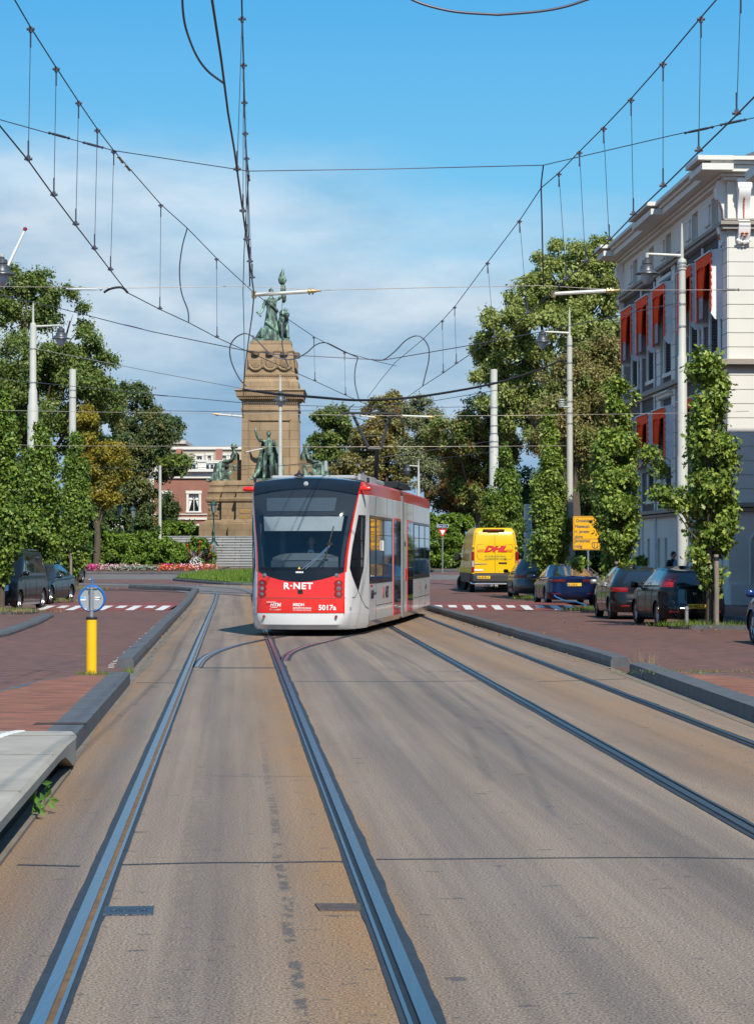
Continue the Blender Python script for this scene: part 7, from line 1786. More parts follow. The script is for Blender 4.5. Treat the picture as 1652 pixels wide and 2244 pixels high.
# ---------------- shrubs and hedge
def shrub(label, px, Y, ells, n, mt, size=.15, name='shrub', cat='shrub', group=None, spray=6, h=0):
    s = Y/FOC; bx = P(px, 1215, Y).x; g0 = gz(Y); t = thing(name, label, cat, (bx, Y, g0), 0, group)
    bl = [((e[0]-px)*s, e[4] if len(e) > 4 else 0, CAMH+(HOR-e[1])*s-g0, e[2]*s, max(e[2]*s*.8, .6), e[3]*s) for e in ells]
    mb = MB()
    for b in bl: mb.tube([(b[0]*.5, b[1]*.6, -.05), (b[0]*.8, b[1], b[2]*.5), (b[0], b[1], b[2])], [.05, .035, .012], 5)
    mb.build('stem', m_bark, t)
    Q, Dd = clumps(bl, int(n*1.7), spray, .06, sub=max(30, n//110)); Q[:, 2] = np.maximum(Q[:, 2], .02); leaf_mesh('foliage', mt, t, Q, Dd, size); return t
hg = 'dense conifer shrubs along the flower bed'
shrub('broad low conifer shrub at the left end of the bed, beside the far oak', 235, 148, [(235, 1190, 38, 28), (215, 1215, 35, 30), (255, 1220, 40, 28)], 14000, lm_hedge, .17, group=hg)
shrub('tall rounded conifer shrub under the pair of green lantern posts', 300, 150, [(300, 1185, 34, 24), (280, 1205, 40, 30), (325, 1195, 36, 28), (300, 1228, 50, 20)], 18000, lm_hedge, .17, group=hg)
shrub('spreading conifer shrub touching the left end of the stairs', 370, 148, [(355, 1205, 36, 26), (395, 1218, 38, 24), (340, 1228, 40, 20), (420, 1235, 25, 14)], 15000, lm_hedge, .17, group=hg)
shrub('bright green shrub leaning against the stair wall under the lantern', 425, 151, [(430, 1202, 26, 18), (450, 1220, 20, 22), (405, 1225, 30, 20), (438, 1190, 14, 12)], 9000, lm_hedge, .16, group=hg)
shrub('low green hedge behind the stairs next to the brick house', 400, 166, [(385, 1160, 40, 14), (420, 1165, 30, 12), (350, 1165, 30, 14)], 8000, lm_hedge, .18)
shrub('green shrubbery behind the yield sign, left of the yellow van', 965, 146, [(960, 1190, 30, 28), (990, 1180, 30, 30), (1015, 1200, 26, 30), (950, 1215, 26, 22), (985, 1225, 40, 18)], 15000, lm_hedge, .17)
shrub('dark shrub growing at the park edge right behind the tram', 955, 152, [(955, 1150, 34, 26), (1000, 1150, 36, 22)], 9000, lm_hedge, .2)
shrub('low shrub between the van and the mast by the yellow sign', 1170, 118, [(1165, 1215, 22, 20), (1200, 1220, 30, 16)], 6000, lm_hedge, .14)
shrub('small drooping bush under the oak by the mansion wall', 1388, 73, [(1388, 1238, 14, 9), (1400, 1232, 10, 8)], 900, lm_oak2, .12)
shrub('dark laurel mass behind the conifer shrubs below the golden tree', 250, 158, [(210, 1150, 40, 40), (260, 1155, 45, 36), (315, 1160, 35, 30), (180, 1190, 30, 40)], 12000, lm_dark, .24)
shrub('dark undergrowth between the left oaks and the far saloon', 110, 128, [(60, 1180, 50, 60), (120, 1190, 50, 50), (170, 1200, 30, 40), (10, 1190, 40, 60)], 14000, lm_dark, .24)
shrub('dark yew hedge behind the blue saloon and the yellow sign', 1260, 104, [(1230, 1225, 40, 26), (1290, 1215, 45, 34), (1340, 1225, 30, 30)], 9000, lm_dark, .16)
# canna, daisies, flower bed (ground cover)
t = thing('canna_plant', 'dark purple-leaved canna plant with red flowers by the stair wall', 'plant', (*P(432, 1243, 146).xy, gz(146)+.1))
mb = MB(); rr = random.Random(5)
for k in range(34):
    a = rr.uniform(0, 6.28); r1 = rr.uniform(.1, .9); h_ = rr.uniform(.5, 1.45); x, y = r1*math.cos(a), r1*math.sin(a)*.6; dx, dy = .35*math.cos(a), .2*math.sin(a)
    mb.add([(x*.5, y*.5, h_*.35), (x*.8+dy*.4, y*.8-dx*.4, h_*.7), (x+dx, y+dy, h_), (x*.8-dy*.4-.06, y*.8+dx*.4, h_*.72)], [(0, 1, 2, 3)]); mb.tube([(x*.3, y*.3, 0), (x*.5, y*.5, h_*.4)], .02, 4)
mb.build('leaf', mat('canna_leaf', (.045, .022, .03), .45, 0, .4, 6), t)
mb = MB()
for (x, y) in ((-.6, 1.5), (.2, 1.7), (.9, 1.4)):
    mb.tube([(x*.6, 0, 0), (x, 0, y)], .012, 4); mb.lathe([(.001, -.07), (.07, 0), (.001, .09)], (x, 0, y), 6, fold=folds(3, .3))
mb.build('flower', mat('canna_red', (.65, .05, .02), .6), t)
t = thing('daisy_bush', 'round bush covered in small white daisies at the end of the bed', 'plant', (*P(433, 1247, 144).xy, gz(144)+.1))
Q, Dd = clumps([(0, 0, .35, .42, .4, .32)], 2600, 4, .04, shell=.7); leaf_mesh('foliage', lm_hedge, t, Q, Dd, .09)
Q, Dd = clumps([(0, 0, .38, .46, .44, .34)], 500, 2, .04, shell=.95); leaf_mesh('flower', mat('daisy', (.8, .8, .75), .7), t, Q, Dd, .07, .9)
def bed(px0, px1, y, D, cols, n, hgt, label, cat='flowers'):
    a, b_ = P(px0, y, D), P(px1, y, D)
    for k, (nm, mt, frac) in enumerate(cols):
        m_ = int(n*frac*(1 if k == 0 else .7)); X = rng_.uniform(a.x, b_.x, m_); Yy = rng_.uniform(D-1.1, D+1.1, m_)
        if k: X = np.repeat(rng_.uniform(a.x, b_.x, max(1, m_//22)), 22)[:m_]; m_ = len(X); X = X+rng_.normal(size=m_)*.22; Yy = rng_.uniform(D-1.0, D+1.0, m_)
        Z = gz(D)+.05+rng_.random(m_)*hgt*(1.15 if k else .9); Q = np.stack([X, Yy, Z], 1); leaf_mesh(nm, mt, None, Q, rng_.normal(size=(m_, 3))+np.array([0, -.3, 1]), .12 if k == 0 else .10, .8, kind='stuff')
m_fpink = mat('petal_pink', (.50, .05, .20), .6); m_fred = mat('petal_red', (.50, .03, .04), .6); m_foran = mat('petal_orange', (.75, .16, .02), .6); m_fpale = mat('petal_pale', (.65, .35, .45), .6); m_fwhite = mat('petal_white', (.75, .72, .7), .6); m_silver = mat('silver_leaf', (.22, .26, .20), .8)
bed(170, 470, 1250, 144.5, [('ground_cover', lm_olive, 1)], 9000, .28, '')
bed(168, 215, 1247, 143.6, [('flower_bed', m_fpink, .9), ('flower_bed', m_fpink, .6)], 900, .35, '')
bed(215, 300, 1246, 143.8, [('flower_bed', m_fpale, .5), ('flower_bed', m_fpale, .5)], 900, .32, '')
bed(245, 350, 1249, 143.6, [('flower_bed', m_silver, 1)], 2400, .28, '')
bed(345, 470, 1248, 143.5, [('flower_bed', m_foran, .4), ('flower_bed', m_fpink, .5), ('flower_bed', m_fred, .35), ('flower_bed', m_fwhite, .3)], 1300, .34, '')
bed(945, 1030, 1246, 147, [('ground_cover', m_silver, .6), ('flower_bed', m_fpale, .2), ('flower_bed', m_fred, .06)], 2600, .45, '')
me_ = [P(165, 1256, 140), P(475, 1256, 140)]
mb = MB(); mb.prism([(P(160, 1250, 142.6).x, 142.6), (P(478, 1250, 142.6).x, 142.6), (P(478, 1250, 142.6).x, 156), (P(160, 1250, 142.6).x, 156)], 0.0, .09, fz=lambda p: gz(p[1])); mb.build('planting_bed', m_earth, kind='structure')
mb = MB(); mb.prism([(P(940, 1250, 144).x, 144.5), (P(1060, 1250, 144).x, 144.5), (P(1060, 1250, 144).x, 160), (P(940, 1250, 144).x, 160)], 0.0, .09, fz=lambda p: gz(p[1])); mb.build('planting_bed', m_earth, kind='structure')
# grass on the bank and weeds
def grass(name, pts_fn, n, h, mt, label=None, wdt=.03):
    Q = np.array([pts_fn() for _ in range(n)]); d = rng_.normal(size=(n, 3))*.35; d[:, 2] = 1; hh = h*(.5+rng_.random((n, 1)))
    side = rng_.normal(size=(n, 3)); side[:, 2] = 0; side /= np.linalg.norm(side, axis=1, keepdims=True); V = np.empty((n, 3, 3)); V[:, 0] = Q-side*wdt/2; V[:, 1] = Q+side*wdt/2; V[:, 2] = Q+d*hh
    me = bpy.data.meshes.new(name); me.vertices.add(n*3); me.vertices.foreach_set('co', V.reshape(-1)); me.loops.add(n*3); me.loops.foreach_set('vertex_index', np.arange(n*3, dtype=np.int32)); me.polygons.add(n); me.polygons.foreach_set('loop_start', np.arange(0, n*3, 3, dtype=np.int32)); me.polygons.foreach_set('loop_total', np.full(n, 3, dtype=np.int32)); me.update(calc_edges=True); me.materials.append(mt)
    o = bpy.data.objects.new(name, me); COL.objects.link(o); return tag(o, kind='stuff')
lm_grass = leafmat('leaf_grass', (.10, .18, .02), (.24, .33, .05), None, .35, .6); lm_dry = leafmat('leaf_dry', (.30, .24, .12), (.40, .33, .18), None, .3, .7)
poly = [(p.x, p.y) for p in gi]; xs_ = [p[0] for p in poly]; ys_ = [p[1] for p in poly]
def inpoly(x, y, q):
    c = False; j = len(q)-1
    for i in range(len(q)):
        if (q[i][1] > y) != (q[j][1] > y) and x < (q[j][0]-q[i][0])*(y-q[i][1])/(q[j][1]-q[i][1])+q[i][0]: c = not c
        j = i
    return c
def gp():
    while True:
        x, y = random.uniform(min(xs_), max(xs_)), random.uniform(min(ys_), max(ys_))
        if inpoly(x, y, poly): return (x, y, gz(y)+.17)
grass('grass', gp, 16000, .22, lm_grass, wdt=.04)
def patchfn(x, Y, rx, ry, z): return lambda: (x+random.gauss(0, rx), Y+random.gauss(0, ry), gz(Y)+z)
for (x, Y) in TR: grass('grass', patchfn(x-.6, Y-.5, .35, .2, .08), 500, .12, lm_grass, wdt=.018); grass('grass', patchfn(x+.9, Y-.3, .6, .3, .08), 300, .10, lm_grass, wdt=.018)
for (x, Y) in TLs: grass('grass', patchfn(x-.1, Y-1.3, .8, .3, .08), 700, .12, lm_dry, wdt=.02); grass('grass', patchfn(x+.4, Y-1.2, .5, .3, .08), 400, .12, lm_grass, wdt=.02)
q = G(1418, 1466); grass('grass', patchfn(q.x, q.y, .10, .05, 0), 70, .26, lm_dry, wdt=.008)
q = G(205, 1478, .16); grass('grass', patchfn(q.x+.02, q.y-.05, .14, .04, .16), 160, .06, lm_grass, wdt=.008)
q = G(262, 1472, .0); grass('grass', patchfn(q.x+.2, q.y-.6, .04, .2, .0), 60, .10, lm_grass, wdt=.010)
q = G(1480, 1473, .15); grass('grass', patchfn(q.x, q.y, .5, .3, .15), 300, .03, lm_grass, wdt=.012)
# weed in the platform slot
t = thing('weed', 'leafy green weed sprouting from the slot under the platform edge', 'plant', (*G(70, 1795).xy, 0.0))
mb = MB(); rr = random.Random(9)
for (bx_, by_, bz_) in ((0, 0, 0), (.03, .35, .03)):
    for k in range(9):
        a = rr.uniform(-1.2, 1.2); l_ = rr.uniform(.05, .10); x, y, z = bx_+rr.uniform(-.02, .05), by_+rr.uniform(-.05, .05), bz_+.06+rr.uniform(0, .12); dx, dz = l_*math.cos(a), l_*math.sin(a)
        mb.add([(x, y, z), (x+dx*.45-dz*.22, y-.01, z+dz*.45+dx*.22), (x+dx, y-.02, z+dz), (x+dx*.45+dz*.22, y-.03, z+dz*.45-dx*.22)], [(0, 1, 2, 3)])
    mb.tube([(bx_, by_, 0), (bx_+.01, by_, .1), (bx_+.03, by_, .2)], .004, 4)
mb.build('foliage', leafmat('leaf_weed', (.08, .19, .03), (.16, .30, .06), None, .3), t)

# fallen leaves in the gutters and on the beds
def litter(fn, n): 
    Q = np.array([fn() for _ in range(n)]); leaf_mesh('fallen_leaves', mat('dead_leaf', (.30, .13, .04), .8, 0, .4, 3), None, Q, np.tile([0, 0, 3.0], (n, 1)), .05, .7, kind='stuff')
litter(lambda: ((lambda Y: (XL(Y)-.80+random.gauss(0, .05), Y, gz(Y)+.012))(random.uniform(16, 90))), 160)
litter(lambda: ((lambda Y: (3.62-.058*(Y-36.4)+random.gauss(0, .07), Y, gz(Y)+.012))(random.uniform(22, 80))), 220)
litter(lambda: (random.choice(TR)[0]+random.gauss(-.2, 1.2), random.choice(TR)[1]+random.gauss(-.6, 2.5), .10), 260)
litter(lambda: ((lambda T: (T[0]+random.gauss(.6, .8), T[1]+random.gauss(-1.4, 1.0), gz(T[1])+.10))(random.choice(TLs))), 260)
# ================================================================ MASTS AND LAMPS
def lamp_head(t, c, k=1.0):
    mb = MB(); x, y, z = c
    mb.lathe([(.001, .42), (.05, .42), (.07, .40), (.07, .36), (.14, .34), (.15, .24), (.13, .22), (.19, .18), (.20, .06), (.22, .03), (.335, -.02), (.345, -.045), (.20, -.03), (.001, -.03)], (x, y, z), 24)
    mb.build('lamp_shade', m_lampgrey, t, True, 30)
    mb = MB(); mb.lathe([(.19, -.035), (.185, -.12), (.15, -.22), (.09, -.30), (.04, -.335), (.001, -.34)], (x, y, z), 20); mb.build('lamp_globe', m_milk, t, True, 60)
def mast(name, label, px, Y, tops, lamp=None, dark=False, group=None, cat='lamp mast', collars=(), X=None):
    """tops: (photo y, radius) from the top down to the ground"""
    g0 = gz(Y); bx = P(px, 1215, Y).x if X is None else X
    t = thing(name, label, cat, (bx, Y, g0), 0, group)
    z = lambda y: CAMH+(HOR-y)*Y/FOC-g0
    prof = [(.001, -.1), (tops[-1][1], -.1)]
    for (y, r) in tops[::-1][1:]: prof.append((r, z(y)))
    prof.append((.001, prof[-1][1]+.01))
    mb = MB(); mb.lathe(prof, (0, 0, 0), 16); mb.build('pole', m_mast, t, True, 30)
    for y in collars: mb = MB(); mb.tube([(0, 0, z(y)-.025), (0, 0, z(y)+.025)], interp(z(y), [(p[1], p[0]) for p in prof])+.012, 14); mb.build('clamp_band', m_galv, t, True)
    if lamp:
        lx, ly, ay = lamp; L = P(lx, ly, Y); A_ = P(lx, ay, Y); c = (L.x-bx, 0, L.z-g0)
        mb = MB(); mb.tube([(0, 0, A_.z-g0-.03), (c[0]*.98, 0, A_.z-g0+.02)], [.045, .035], 8); mb.tube([(c[0], 0, A_.z-g0+.05), (c[0], 0, c[2]+.36)], .05, 8); mb.build('bracket_arm', m_mast, t, True)
        lamp_head(t, c)
    return t
MG = 'pale masts that carry street lamps and wires'
mast('lamp_mast', 'tall pale lamp mast rising in front of the mansion awnings', 1495, 64, [(488, .012), (500, .03), (565, .052), (567, .11), (571, .125), (590, .125), (592, .10), (778, .11), (781, .13), (998, .135), (1002, .15), (1345, .16)], (1417, 597, 558), group=MG, collars=(576, 583, 640, 666, 715))
mast('lamp_mast', 'pale lamp mast rising before the copper-brown tree, with black feeder cables attached', 1248, 88.4, [(672, .012), (682, .03), (735, .05), (737, .10), (750, .11), (790, .105), (836, .11), (960, .12), (1185, .14), (1190, .20), (1300, .21)], (1188, 747, 728), group=MG, collars=(757, 795, 833, 880, 905, 928))
mast('lamp_mast', 'pale lamp mast rising among the dark trees on the left', 72, 85, [(660, .012), (672, .03), (706, .045), (709, .11), (716, .125), (850, .125), (856, .16), (884, .17), (890, .20), (1320, .22)], (134, 740, 714), group=MG, collars=(764, 838))
mast('lamp_mast', 'lamp mast standing off the left edge, only its grey lamp in view', 5, 59, [(500, .03), (550, .05), (552, .12), (1367, .15)], (5, 598, 561), group=MG, X=-11.4)
mast('lamp_mast', 'slender pale mast with a grey lamp standing right in front of the monument', 614, 107, [(822, .02), (835, .045), (872, .075), (1045, .10), (1290, .11)], (614.5, 876, 866), group=MG)
mast('lamp_mast', 'small distant pale mast with a grey lamp between tram roof and birch', 917, 170, [(1006, .03), (1020, .06), (1060, .10), (1240, .12)], (893, 1030, 1021), group=MG)
mast('wire_mast', 'plain pale mast without a lamp, first right of the tall maple edge', 1082, 107, [(809, .155), (812, .165), (952, .165), (957, .21), (1290, .23)], group='plain pale masts', cat='mast', collars=(838, 893, 910, 933, 950, 968, 980))
mast('wire_mast', 'plain pale mast without a lamp among the trees on the left', 159, 106, [(809, .15), (812, .16), (1000, .165), (1290, .18)], group='plain pale masts', cat='mast', collars=(855, 871))
mast('wire_mast', 'plain grey mast half hidden behind the right side of the yellow van', 1156, 107, [(1105, .16), (1110, .19), (1290, .20)], group='plain pale masts', cat='mast')
mast('wire_mast', 'thin mottled mast below the golden tree on the left', 212, 150, [(1060, .12), (1240, .15)], group='plain pale masts', cat='mast')
mast('wire_mast', 'thin grey mast in front of the white townhouse', 351, 165, [(1020, .10), (1240, .13)], group='plain pale masts', cat='mast')
# insulator drum on mast 2
t = thing('insulator_drum', 'white ribbed insulator bolted beside the mast with feeder cables', 'insulator', P(1230, 884, 88.3)); mb = MB()
for k in range(4): mb.lathe([(.05, 0), (.11, .02), (.11, .05), (.05, .07)], (0, 0, -.15+k*.085), 12)
mb.box((.17, 0, -.12), (.34, .05, .05)); mb.build('ribbed_body', m_milk, t, True)
mb = MB(); mb.tube([(.02, 0, .18), (.08, 0, .42), (.2, 0, .38), (.3, .1, .1)], .02, 5); mb.build('lead', m_wire, t)
# flag pole
a, b_ = P(0, 622, 66), P(56, 503, 66); t = thing('flagpole', 'white leaning flagpole with a red tip at the left edge', 'flagpole', (a.x-2.2, 66, a.z-2.8))
o_ = Vector(t.location); mb = MB(); mb.tube([(0, 0, 0), a-o_+Vector((0, 0, 0)), b_-o_], [.06, .05, .035], 8); mb.build('pole', m_orn, t, True)
mb = MB(); mb.lathe([(.001, -.05), (.07, -.01), (.06, .05), (.001, .08)], tuple(b_-o_), 10); mb.build('finial', m_redlens, t, True)
# ================================================================ OVERHEAD WIRES
def Dc(y, h=3.5): return h*FOC/(HOR-y)
def wpt(q): return P(q[0], q[1], q[2])
def wire(name, label, pts, r, mt, drops=(), fittings=(), cat='overhead wire', group=None, sm=0, ext=0):
    P_ = [wpt(q) for q in pts]
    if sm: 
        P3 = [P_[0]*2-P_[1]]+P_+[P_[-1]*2-P_[-2]]; o = []
        for i in range(1, len(P3)-2):
            for j in range(sm):
                t = j/sm; o.append(0.5*((2*P3[i])+(-P3[i-1]+P3[i+1])*t+(2*P3[i-1]-5*P3[i]+4*P3[i+1]-P3[i+2])*t*t+(-P3[i-1]+3*P3[i]-3*P3[i+1]+P3[i+2])*t**3))
        P_ = o+[P_[-1]]
    if ext: P_ = [P_[0]+(P_[0]-P_[1]).normalized()*ext]+P_
    b0 = P_[0]; t = thing(name, label, cat, b0, 0, group)
    mb = MB(); mb.tube([p-b0 for p in P_], r, 8); mb.build('wire', mt, t, True, 80)
    for (a, b_) in drops:
        A_, B_ = wpt(a)-b0, wpt(b_)-b0; mb = MB(); mb.tube([A_, B_], .0035, 4); 
        for q, s in ((A_, -1), (B_, 1)):
            mb.box(q+Vector((0, 0, s*.02)), (.03, .03, .05), 0); mb.tube([q+Vector((-.035, 0, s*.015)), q+Vector((.035, 0, s*.015))], .014, 6, 0); mb.tube([q, q+Vector((0, 0, s*.18))], .008, 4, 0)
        mb.build('dropper', m_wire2, t)
    for (q, l_, m_) in fittings:
        A_ = wpt(q)-b0; kk = min(range(len(P_)-1), key=lambda i: abs((P_[i]+P_[i+1])[0]/2-(A_+b0)[0])+abs((P_[i]+P_[i+1])[1]/2-(A_+b0)[1])); d = (P_[kk+1]-P_[kk]).normalized(); mb = MB(); mb.tube([A_-d*l_/2, A_-d*l_*.3, A_+d*l_*.3, A_+d*l_/2], [.008, .016, .016, .008], 6)
        for s in (-1, 1): mb.lathe([(.001, -.02), (.028, 0), (.001, .02)], tuple(A_+d*l_*.5*s), 8)
        mb.build('turnbuckle', m_, t, True)
    return t
C1 = [(-40, 225), (0, 275), (63, 352), (119, 430), (167, 494), (208, 547), (243, 593), (281, 642), (351, 678), (414, 707), (476, 740), (560, 778), (690, 835), (757, 866), (800, 885), (842, 903)]
c1w = [(x, y, Dc(y)) for x, y in C1]
M1 = [(18, -25, 18.3), (38, 8, 19), (68, 60, Dc(352)), (124, 148, Dc(430)), (173, 223, Dc(494)), (214, 283, Dc(547)), (250, 330, Dc(593)), (353, 448, 32.6), (411, 500, 34.5), (475, 566, 36.8), (553, 638, 40), (632, 700, 43), (688, 738, 46.1), (755, 772, 50.1), (830, 793, 54), (868, 802, 57)]
wire('messenger_wire', 'black messenger wire from the upper left corner, upper of the left pair', M1, .0065, m_wire, ext=5,
     drops=[(m, (x, y, m[2])) for m, (x, y) in zip([M1[2], M1[3], M1[4], M1[5], M1[6], M1[7], M1[9], M1[12], M1[13]], [(63, 352), (119, 430), (167, 494), (208, 547), (243, 593), (351, 678), (476, 740), (690, 835), (757, 866)])], fittings=[((265, 350, 28.7), .5, m_brass), ((281, 368, 29.2), .3, m_brass)])
wire('contact_wire', 'black contact wire below the left messenger wire, bent at the curved pull-off arm', c1w, .007, m_wire, ext=5)
C2 = [(1720, 120), (1652, 212), (1613, 252), (1530, 333), (1452, 410), (1387, 472), (1334, 527), (1282, 575), (1240, 614), (1155, 688), (1082, 741), (999.5, 797), (971, 817), (925, 847), (870, 886), (842, 903)]
c2w = [(x, y, Dc(y)) for x, y in C2]
M2 = [(1600, -40, 18), (1568, 0, 19), (1535, 38, Dc(333)), (1452, 137, Dc(410)), (1382, 216, Dc(472)), (1322, 279, Dc(527)), (1269, 332, Dc(575)), (1224, 379, Dc(614)), (1185, 412, 30), (1138, 483, Dc(688)), (1068, 575, Dc(741)), (996, 672, Dc(797)), (969, 702, Dc(817)), (925, 745, 47.5), (865, 795, 52), (830, 838, 57), (805, 872, 62)]
wire('messenger_wire', 'black messenger wire from the upper right corner, upper of the right pair', M2, .0065, m_wire, ext=5,
     drops=[((1622, -20, Dc(252)), (1613, 252, Dc(252)))]+[(m, (x, y, m[2])) for m, (x, y) in zip(M2[2:8]+M2[9:13], [(1530, 333), (1452, 410), (1387, 472), (1334, 527), (1282, 575), (1240, 614), (1155, 688), (1082, 741), (999.5, 797), (971, 817)])])
wire('contact_wire', 'black contact wire below the right messenger wire, crossing before the mansion roof', c2w, .007, m_wire, ext=5)
C3 = [(458, -40), (465, 0), (485, 130), (500, 247), (514, 330), (525, 410), (540, 520), (548, 580), (557, 645)]
c3w = [(x, y, Dc(y)) for x, y in C3]+[(553, 690, 33.5), (545, 745, 37.5), (538, 800, 42.5), (534, 860, 49.5), (532, 915, 58.5)]
wire('contact_wire', 'thick dark contact wire falling steeply from the top edge toward the monument', c3w, .009, m_wire, ext=5)
def Dm(y): return 4.9*FOC/(HOR-y)
M3 = [(529, -60), (530, 0), (531, 38), (534, 140), (536, 222), (538, 290), (541, 345), (545, 378), (539, 480), (535, 560), (533, 640), (535, 720), (536, 800), (534, 850)]
wire('messenger_wire', 'dark messenger wire falling nearly straight down from the top edge, right of the thick wire', [(x, y, Dm(y)) for x, y in M3], .0075, m_wire, ext=5,
     drops=[((531, 38, Dm(38)), (520, 374, Dm(38))), ((534, 140, Dm(140)), (533, 465, Dm(140))), ((536, 222, Dm(222)), (541, 527, Dm(222))), ((538, 290, Dm(290)), (548, 575, Dm(290))), ((541, 345, Dm(345)), (553, 610, Dm(345)))], fittings=[((545, 390, 29.7), .35, m_brass)])
SG = 'thin span wires across the street'
wire('span_wire', 'thin dark span wire crossing the whole sky above the monument and below the top loops', [(-40, 252, 26), (0, 262, 26.3), (100, 290, 27), (250, 330, 28.1), (545, 375, 29.3), (860, 370, 29.6), (1190, 362, 29.6), (1470, 297, 27.5), (1652, 258, 26.6), (1720, 244, 26)], .006, m_wire2, group=SG, ext=8, fittings=[((130, 297, 27.2), .35, m_wire2), ((205, 318, 27.8), .35, m_wire2), ((1530, 285, 27.2), .4, m_wire2), ((1605, 268, 27), .35, m_wire2)])
wire('span_wire', 'pale thin span wire at the height of the statue head carrying two horizontal struts', [(-40, 627, 30), (0, 628, 30.4), (280, 631, 30.7), (545, 627, 30.7), (705, 636, 30.8), (950, 630, 30.6), (1190, 626, 30.6), (1360, 636, 30.4), (1652, 635, 30)], .0045, m_wire3, group=SG, ext=8, fittings=[((185, 634, 30.7), .45, m_milk), ((1600, 635, 30.1), .2, m_wire2)])
wire('span_wire', 'grey span wire sagging between left trees, monument frieze and the mansion mast', [(-40, 637, 62), (133, 676, 60), (265, 710, 58), (335, 727, 57.5), (531, 767, 56), (603, 776, 56), (841, 789, 56), (1040, 755, 58), (1180, 728, 60), (1494, 662, 64)], .011, m_wire2, group=SG, ext=8, fittings=[((292, 716, 58), .5, m_wire2), ((1460, 669, 63.5), .5, m_wire2)])
wire('span_wire', 'pale span wire slanting from the left lamp mast to the monument cornice', [(78, 764, 85), (352, 818, 75), (524, 850, 68), (560, 855, 66)], .011, m_wire3, group=SG)
wire('span_wire', 'dark span wire from the left lamp mast past the shaft to the right mast', [(78, 838, 85), (352, 866, 78), (524, 882, 75), (603, 887, 74), (786, 892, 74), (953, 878, 77), (1082, 856, 82), (1240, 829, 88)], .011, m_wire2, group=SG, ext=8, fittings=[((355, 867, 78), .6, m_wire2)])
wire('span_wire', 'pale span wire level with the pantograph head', [(-20, 899, 60), (282, 904, 60), (464, 906, 60), (603, 907, 60), (820, 911, 60), (1076, 911, 60), (1260, 909, 60), (1500, 905, 62), (1640, 901, 62)], .006, m_wire3, group=SG, ext=8, fittings=[((285, 904, 60), .35, m_wire2)])
wire('span_wire', 'pale span wire just above the prince statue and tram roof', [(0, 974, 82), (111, 977, 81), (427, 978, 80), (712, 979.5, 80), (1076, 978, 80), (1240, 977, 82)], .009, m_wire3, group=SG)
wire('span_wire', 'thin dark span wire between the plain mast and the shaft, below the feeder cables', [(350, 912-12, 95), (560, 903, 90), (800, 897, 90), (960, 893, 95), (1078, 890, 102)], .010, m_wire2, group=SG)
wire('span_wire', 'greenish thin span wire low over the brick house roof', [(60, 1010, 120), (300, 1030, 115), (560, 1020, 112), (800, 1016, 112), (960, 1005, 110), (1080, 990, 104)], .010, m_wire2, group=SG)
wire('span_wire', 'thin span wire sloping from the plain mast down past the birch', [(1080, 966, 103), (953, 985, 100), (820, 1005, 100), (700, 1012, 100), (420, 1040, 110)], .010, m_wire2, group=SG)
mb = MB()
fe = [(532, 853, 70), (560, 857, 70), (603, 863, 71), (700, 871, 73), (782, 877, 76), (870, 874, 78), (961, 863, 80), (1080, 841, 84), (1160, 817, 86), (1205, 800, 87.5), (1228, 790, 88.2), (1240, 798, 88.3)]
wire('feeder_cable', 'thick sagging black feeder cable bundle from the shaft to the mast on the right', fe, .042, m_black, cat='feeder cable', sm=4)
wire('jumper_cable', 'curved dark jumper cable hanging in from the top edge left of the thick wire', [(399, -20, 15.5), (402, 30, 15.8), (410, 70, 16), (430, 120, 16.5), (455, 155, 16.8), (490, 182, Dc(182))], .0085, m_wire2, cat='jumper cable', sm=5)
wire('jumper_cable', 'sagging dark cable arc cut by the top edge right of centre', [(880, -14, 14), (905, 0, 14), (940, 13, 14), (1000, 26, 14), (1080, 31.5, 14), (1100, 31.5, 14), (1180, 25, 14), (1240, 14, 14), (1300, -6, 14)], .0085, m_wire2, cat='jumper cable', sm=4)
wire('jumper_cable', 'wavy dark jumper hanging between the left messenger and contact wire', [(411, 500, 34.4), (400, 540, 34.4), (394, 590, 34.4), (398, 640, 34.4), (412, 680, 34.4), (414, 706, 34.4)], .010, m_wire2, cat='jumper cable', sm=5)
wire('jumper_cable', 'round dark cable loop hanging left of the monument top', [(562, 745, 45), (548, 734, 45), (535, 731, 45), (518, 739, 45), (506, 755, 45), (504, 775, 45), (510, 800, 45), (525, 830, 45), (540, 846, 45)], .013, m_wire2, cat='jumper cable', sm=5)
wire('jumper_cable', 'long wavy dark cable from the monument frieze to the middle crossing', [(554, 735, 46), (574, 757, 46), (598, 779, 46), (623, 787, 46), (647, 786, 46), (672, 773, 46), (690, 757, 46), (706, 751, 46), (720, 753, 46), (754, 770, 47), (784, 783, 50)], .012, m_wire2, cat='jumper cable', sm=4)
wire('jumper_cable', 'thin curved jumper hanging just left of the pantograph', [(784, 784, 50), (778, 810, 50), (778, 841, 50), (786, 875, 50)], .011, m_wire2, cat='jumper cable', sm=5)
wire('jumper_cable', 'dark cable loop arching over the right messenger wire above the tram end', [(820, 789, 47), (841, 788, 47), (865, 770, 47), (889, 746, 47), (911, 736, 47), (927, 742, 47), (939, 762, 47), (939, 790, 47), (931, 825, 47), (926, 846, 47)], .012, m_wire2, cat='jumper cable', sm=5)
wire('jumper_cable', 'dark jumper hanging in front of the lion statue', [(632, 700, 43), (619, 740, 43), (622, 775, 43), (633, 805, 43)], .011, m_wire2, cat='jumper cable', sm=5)
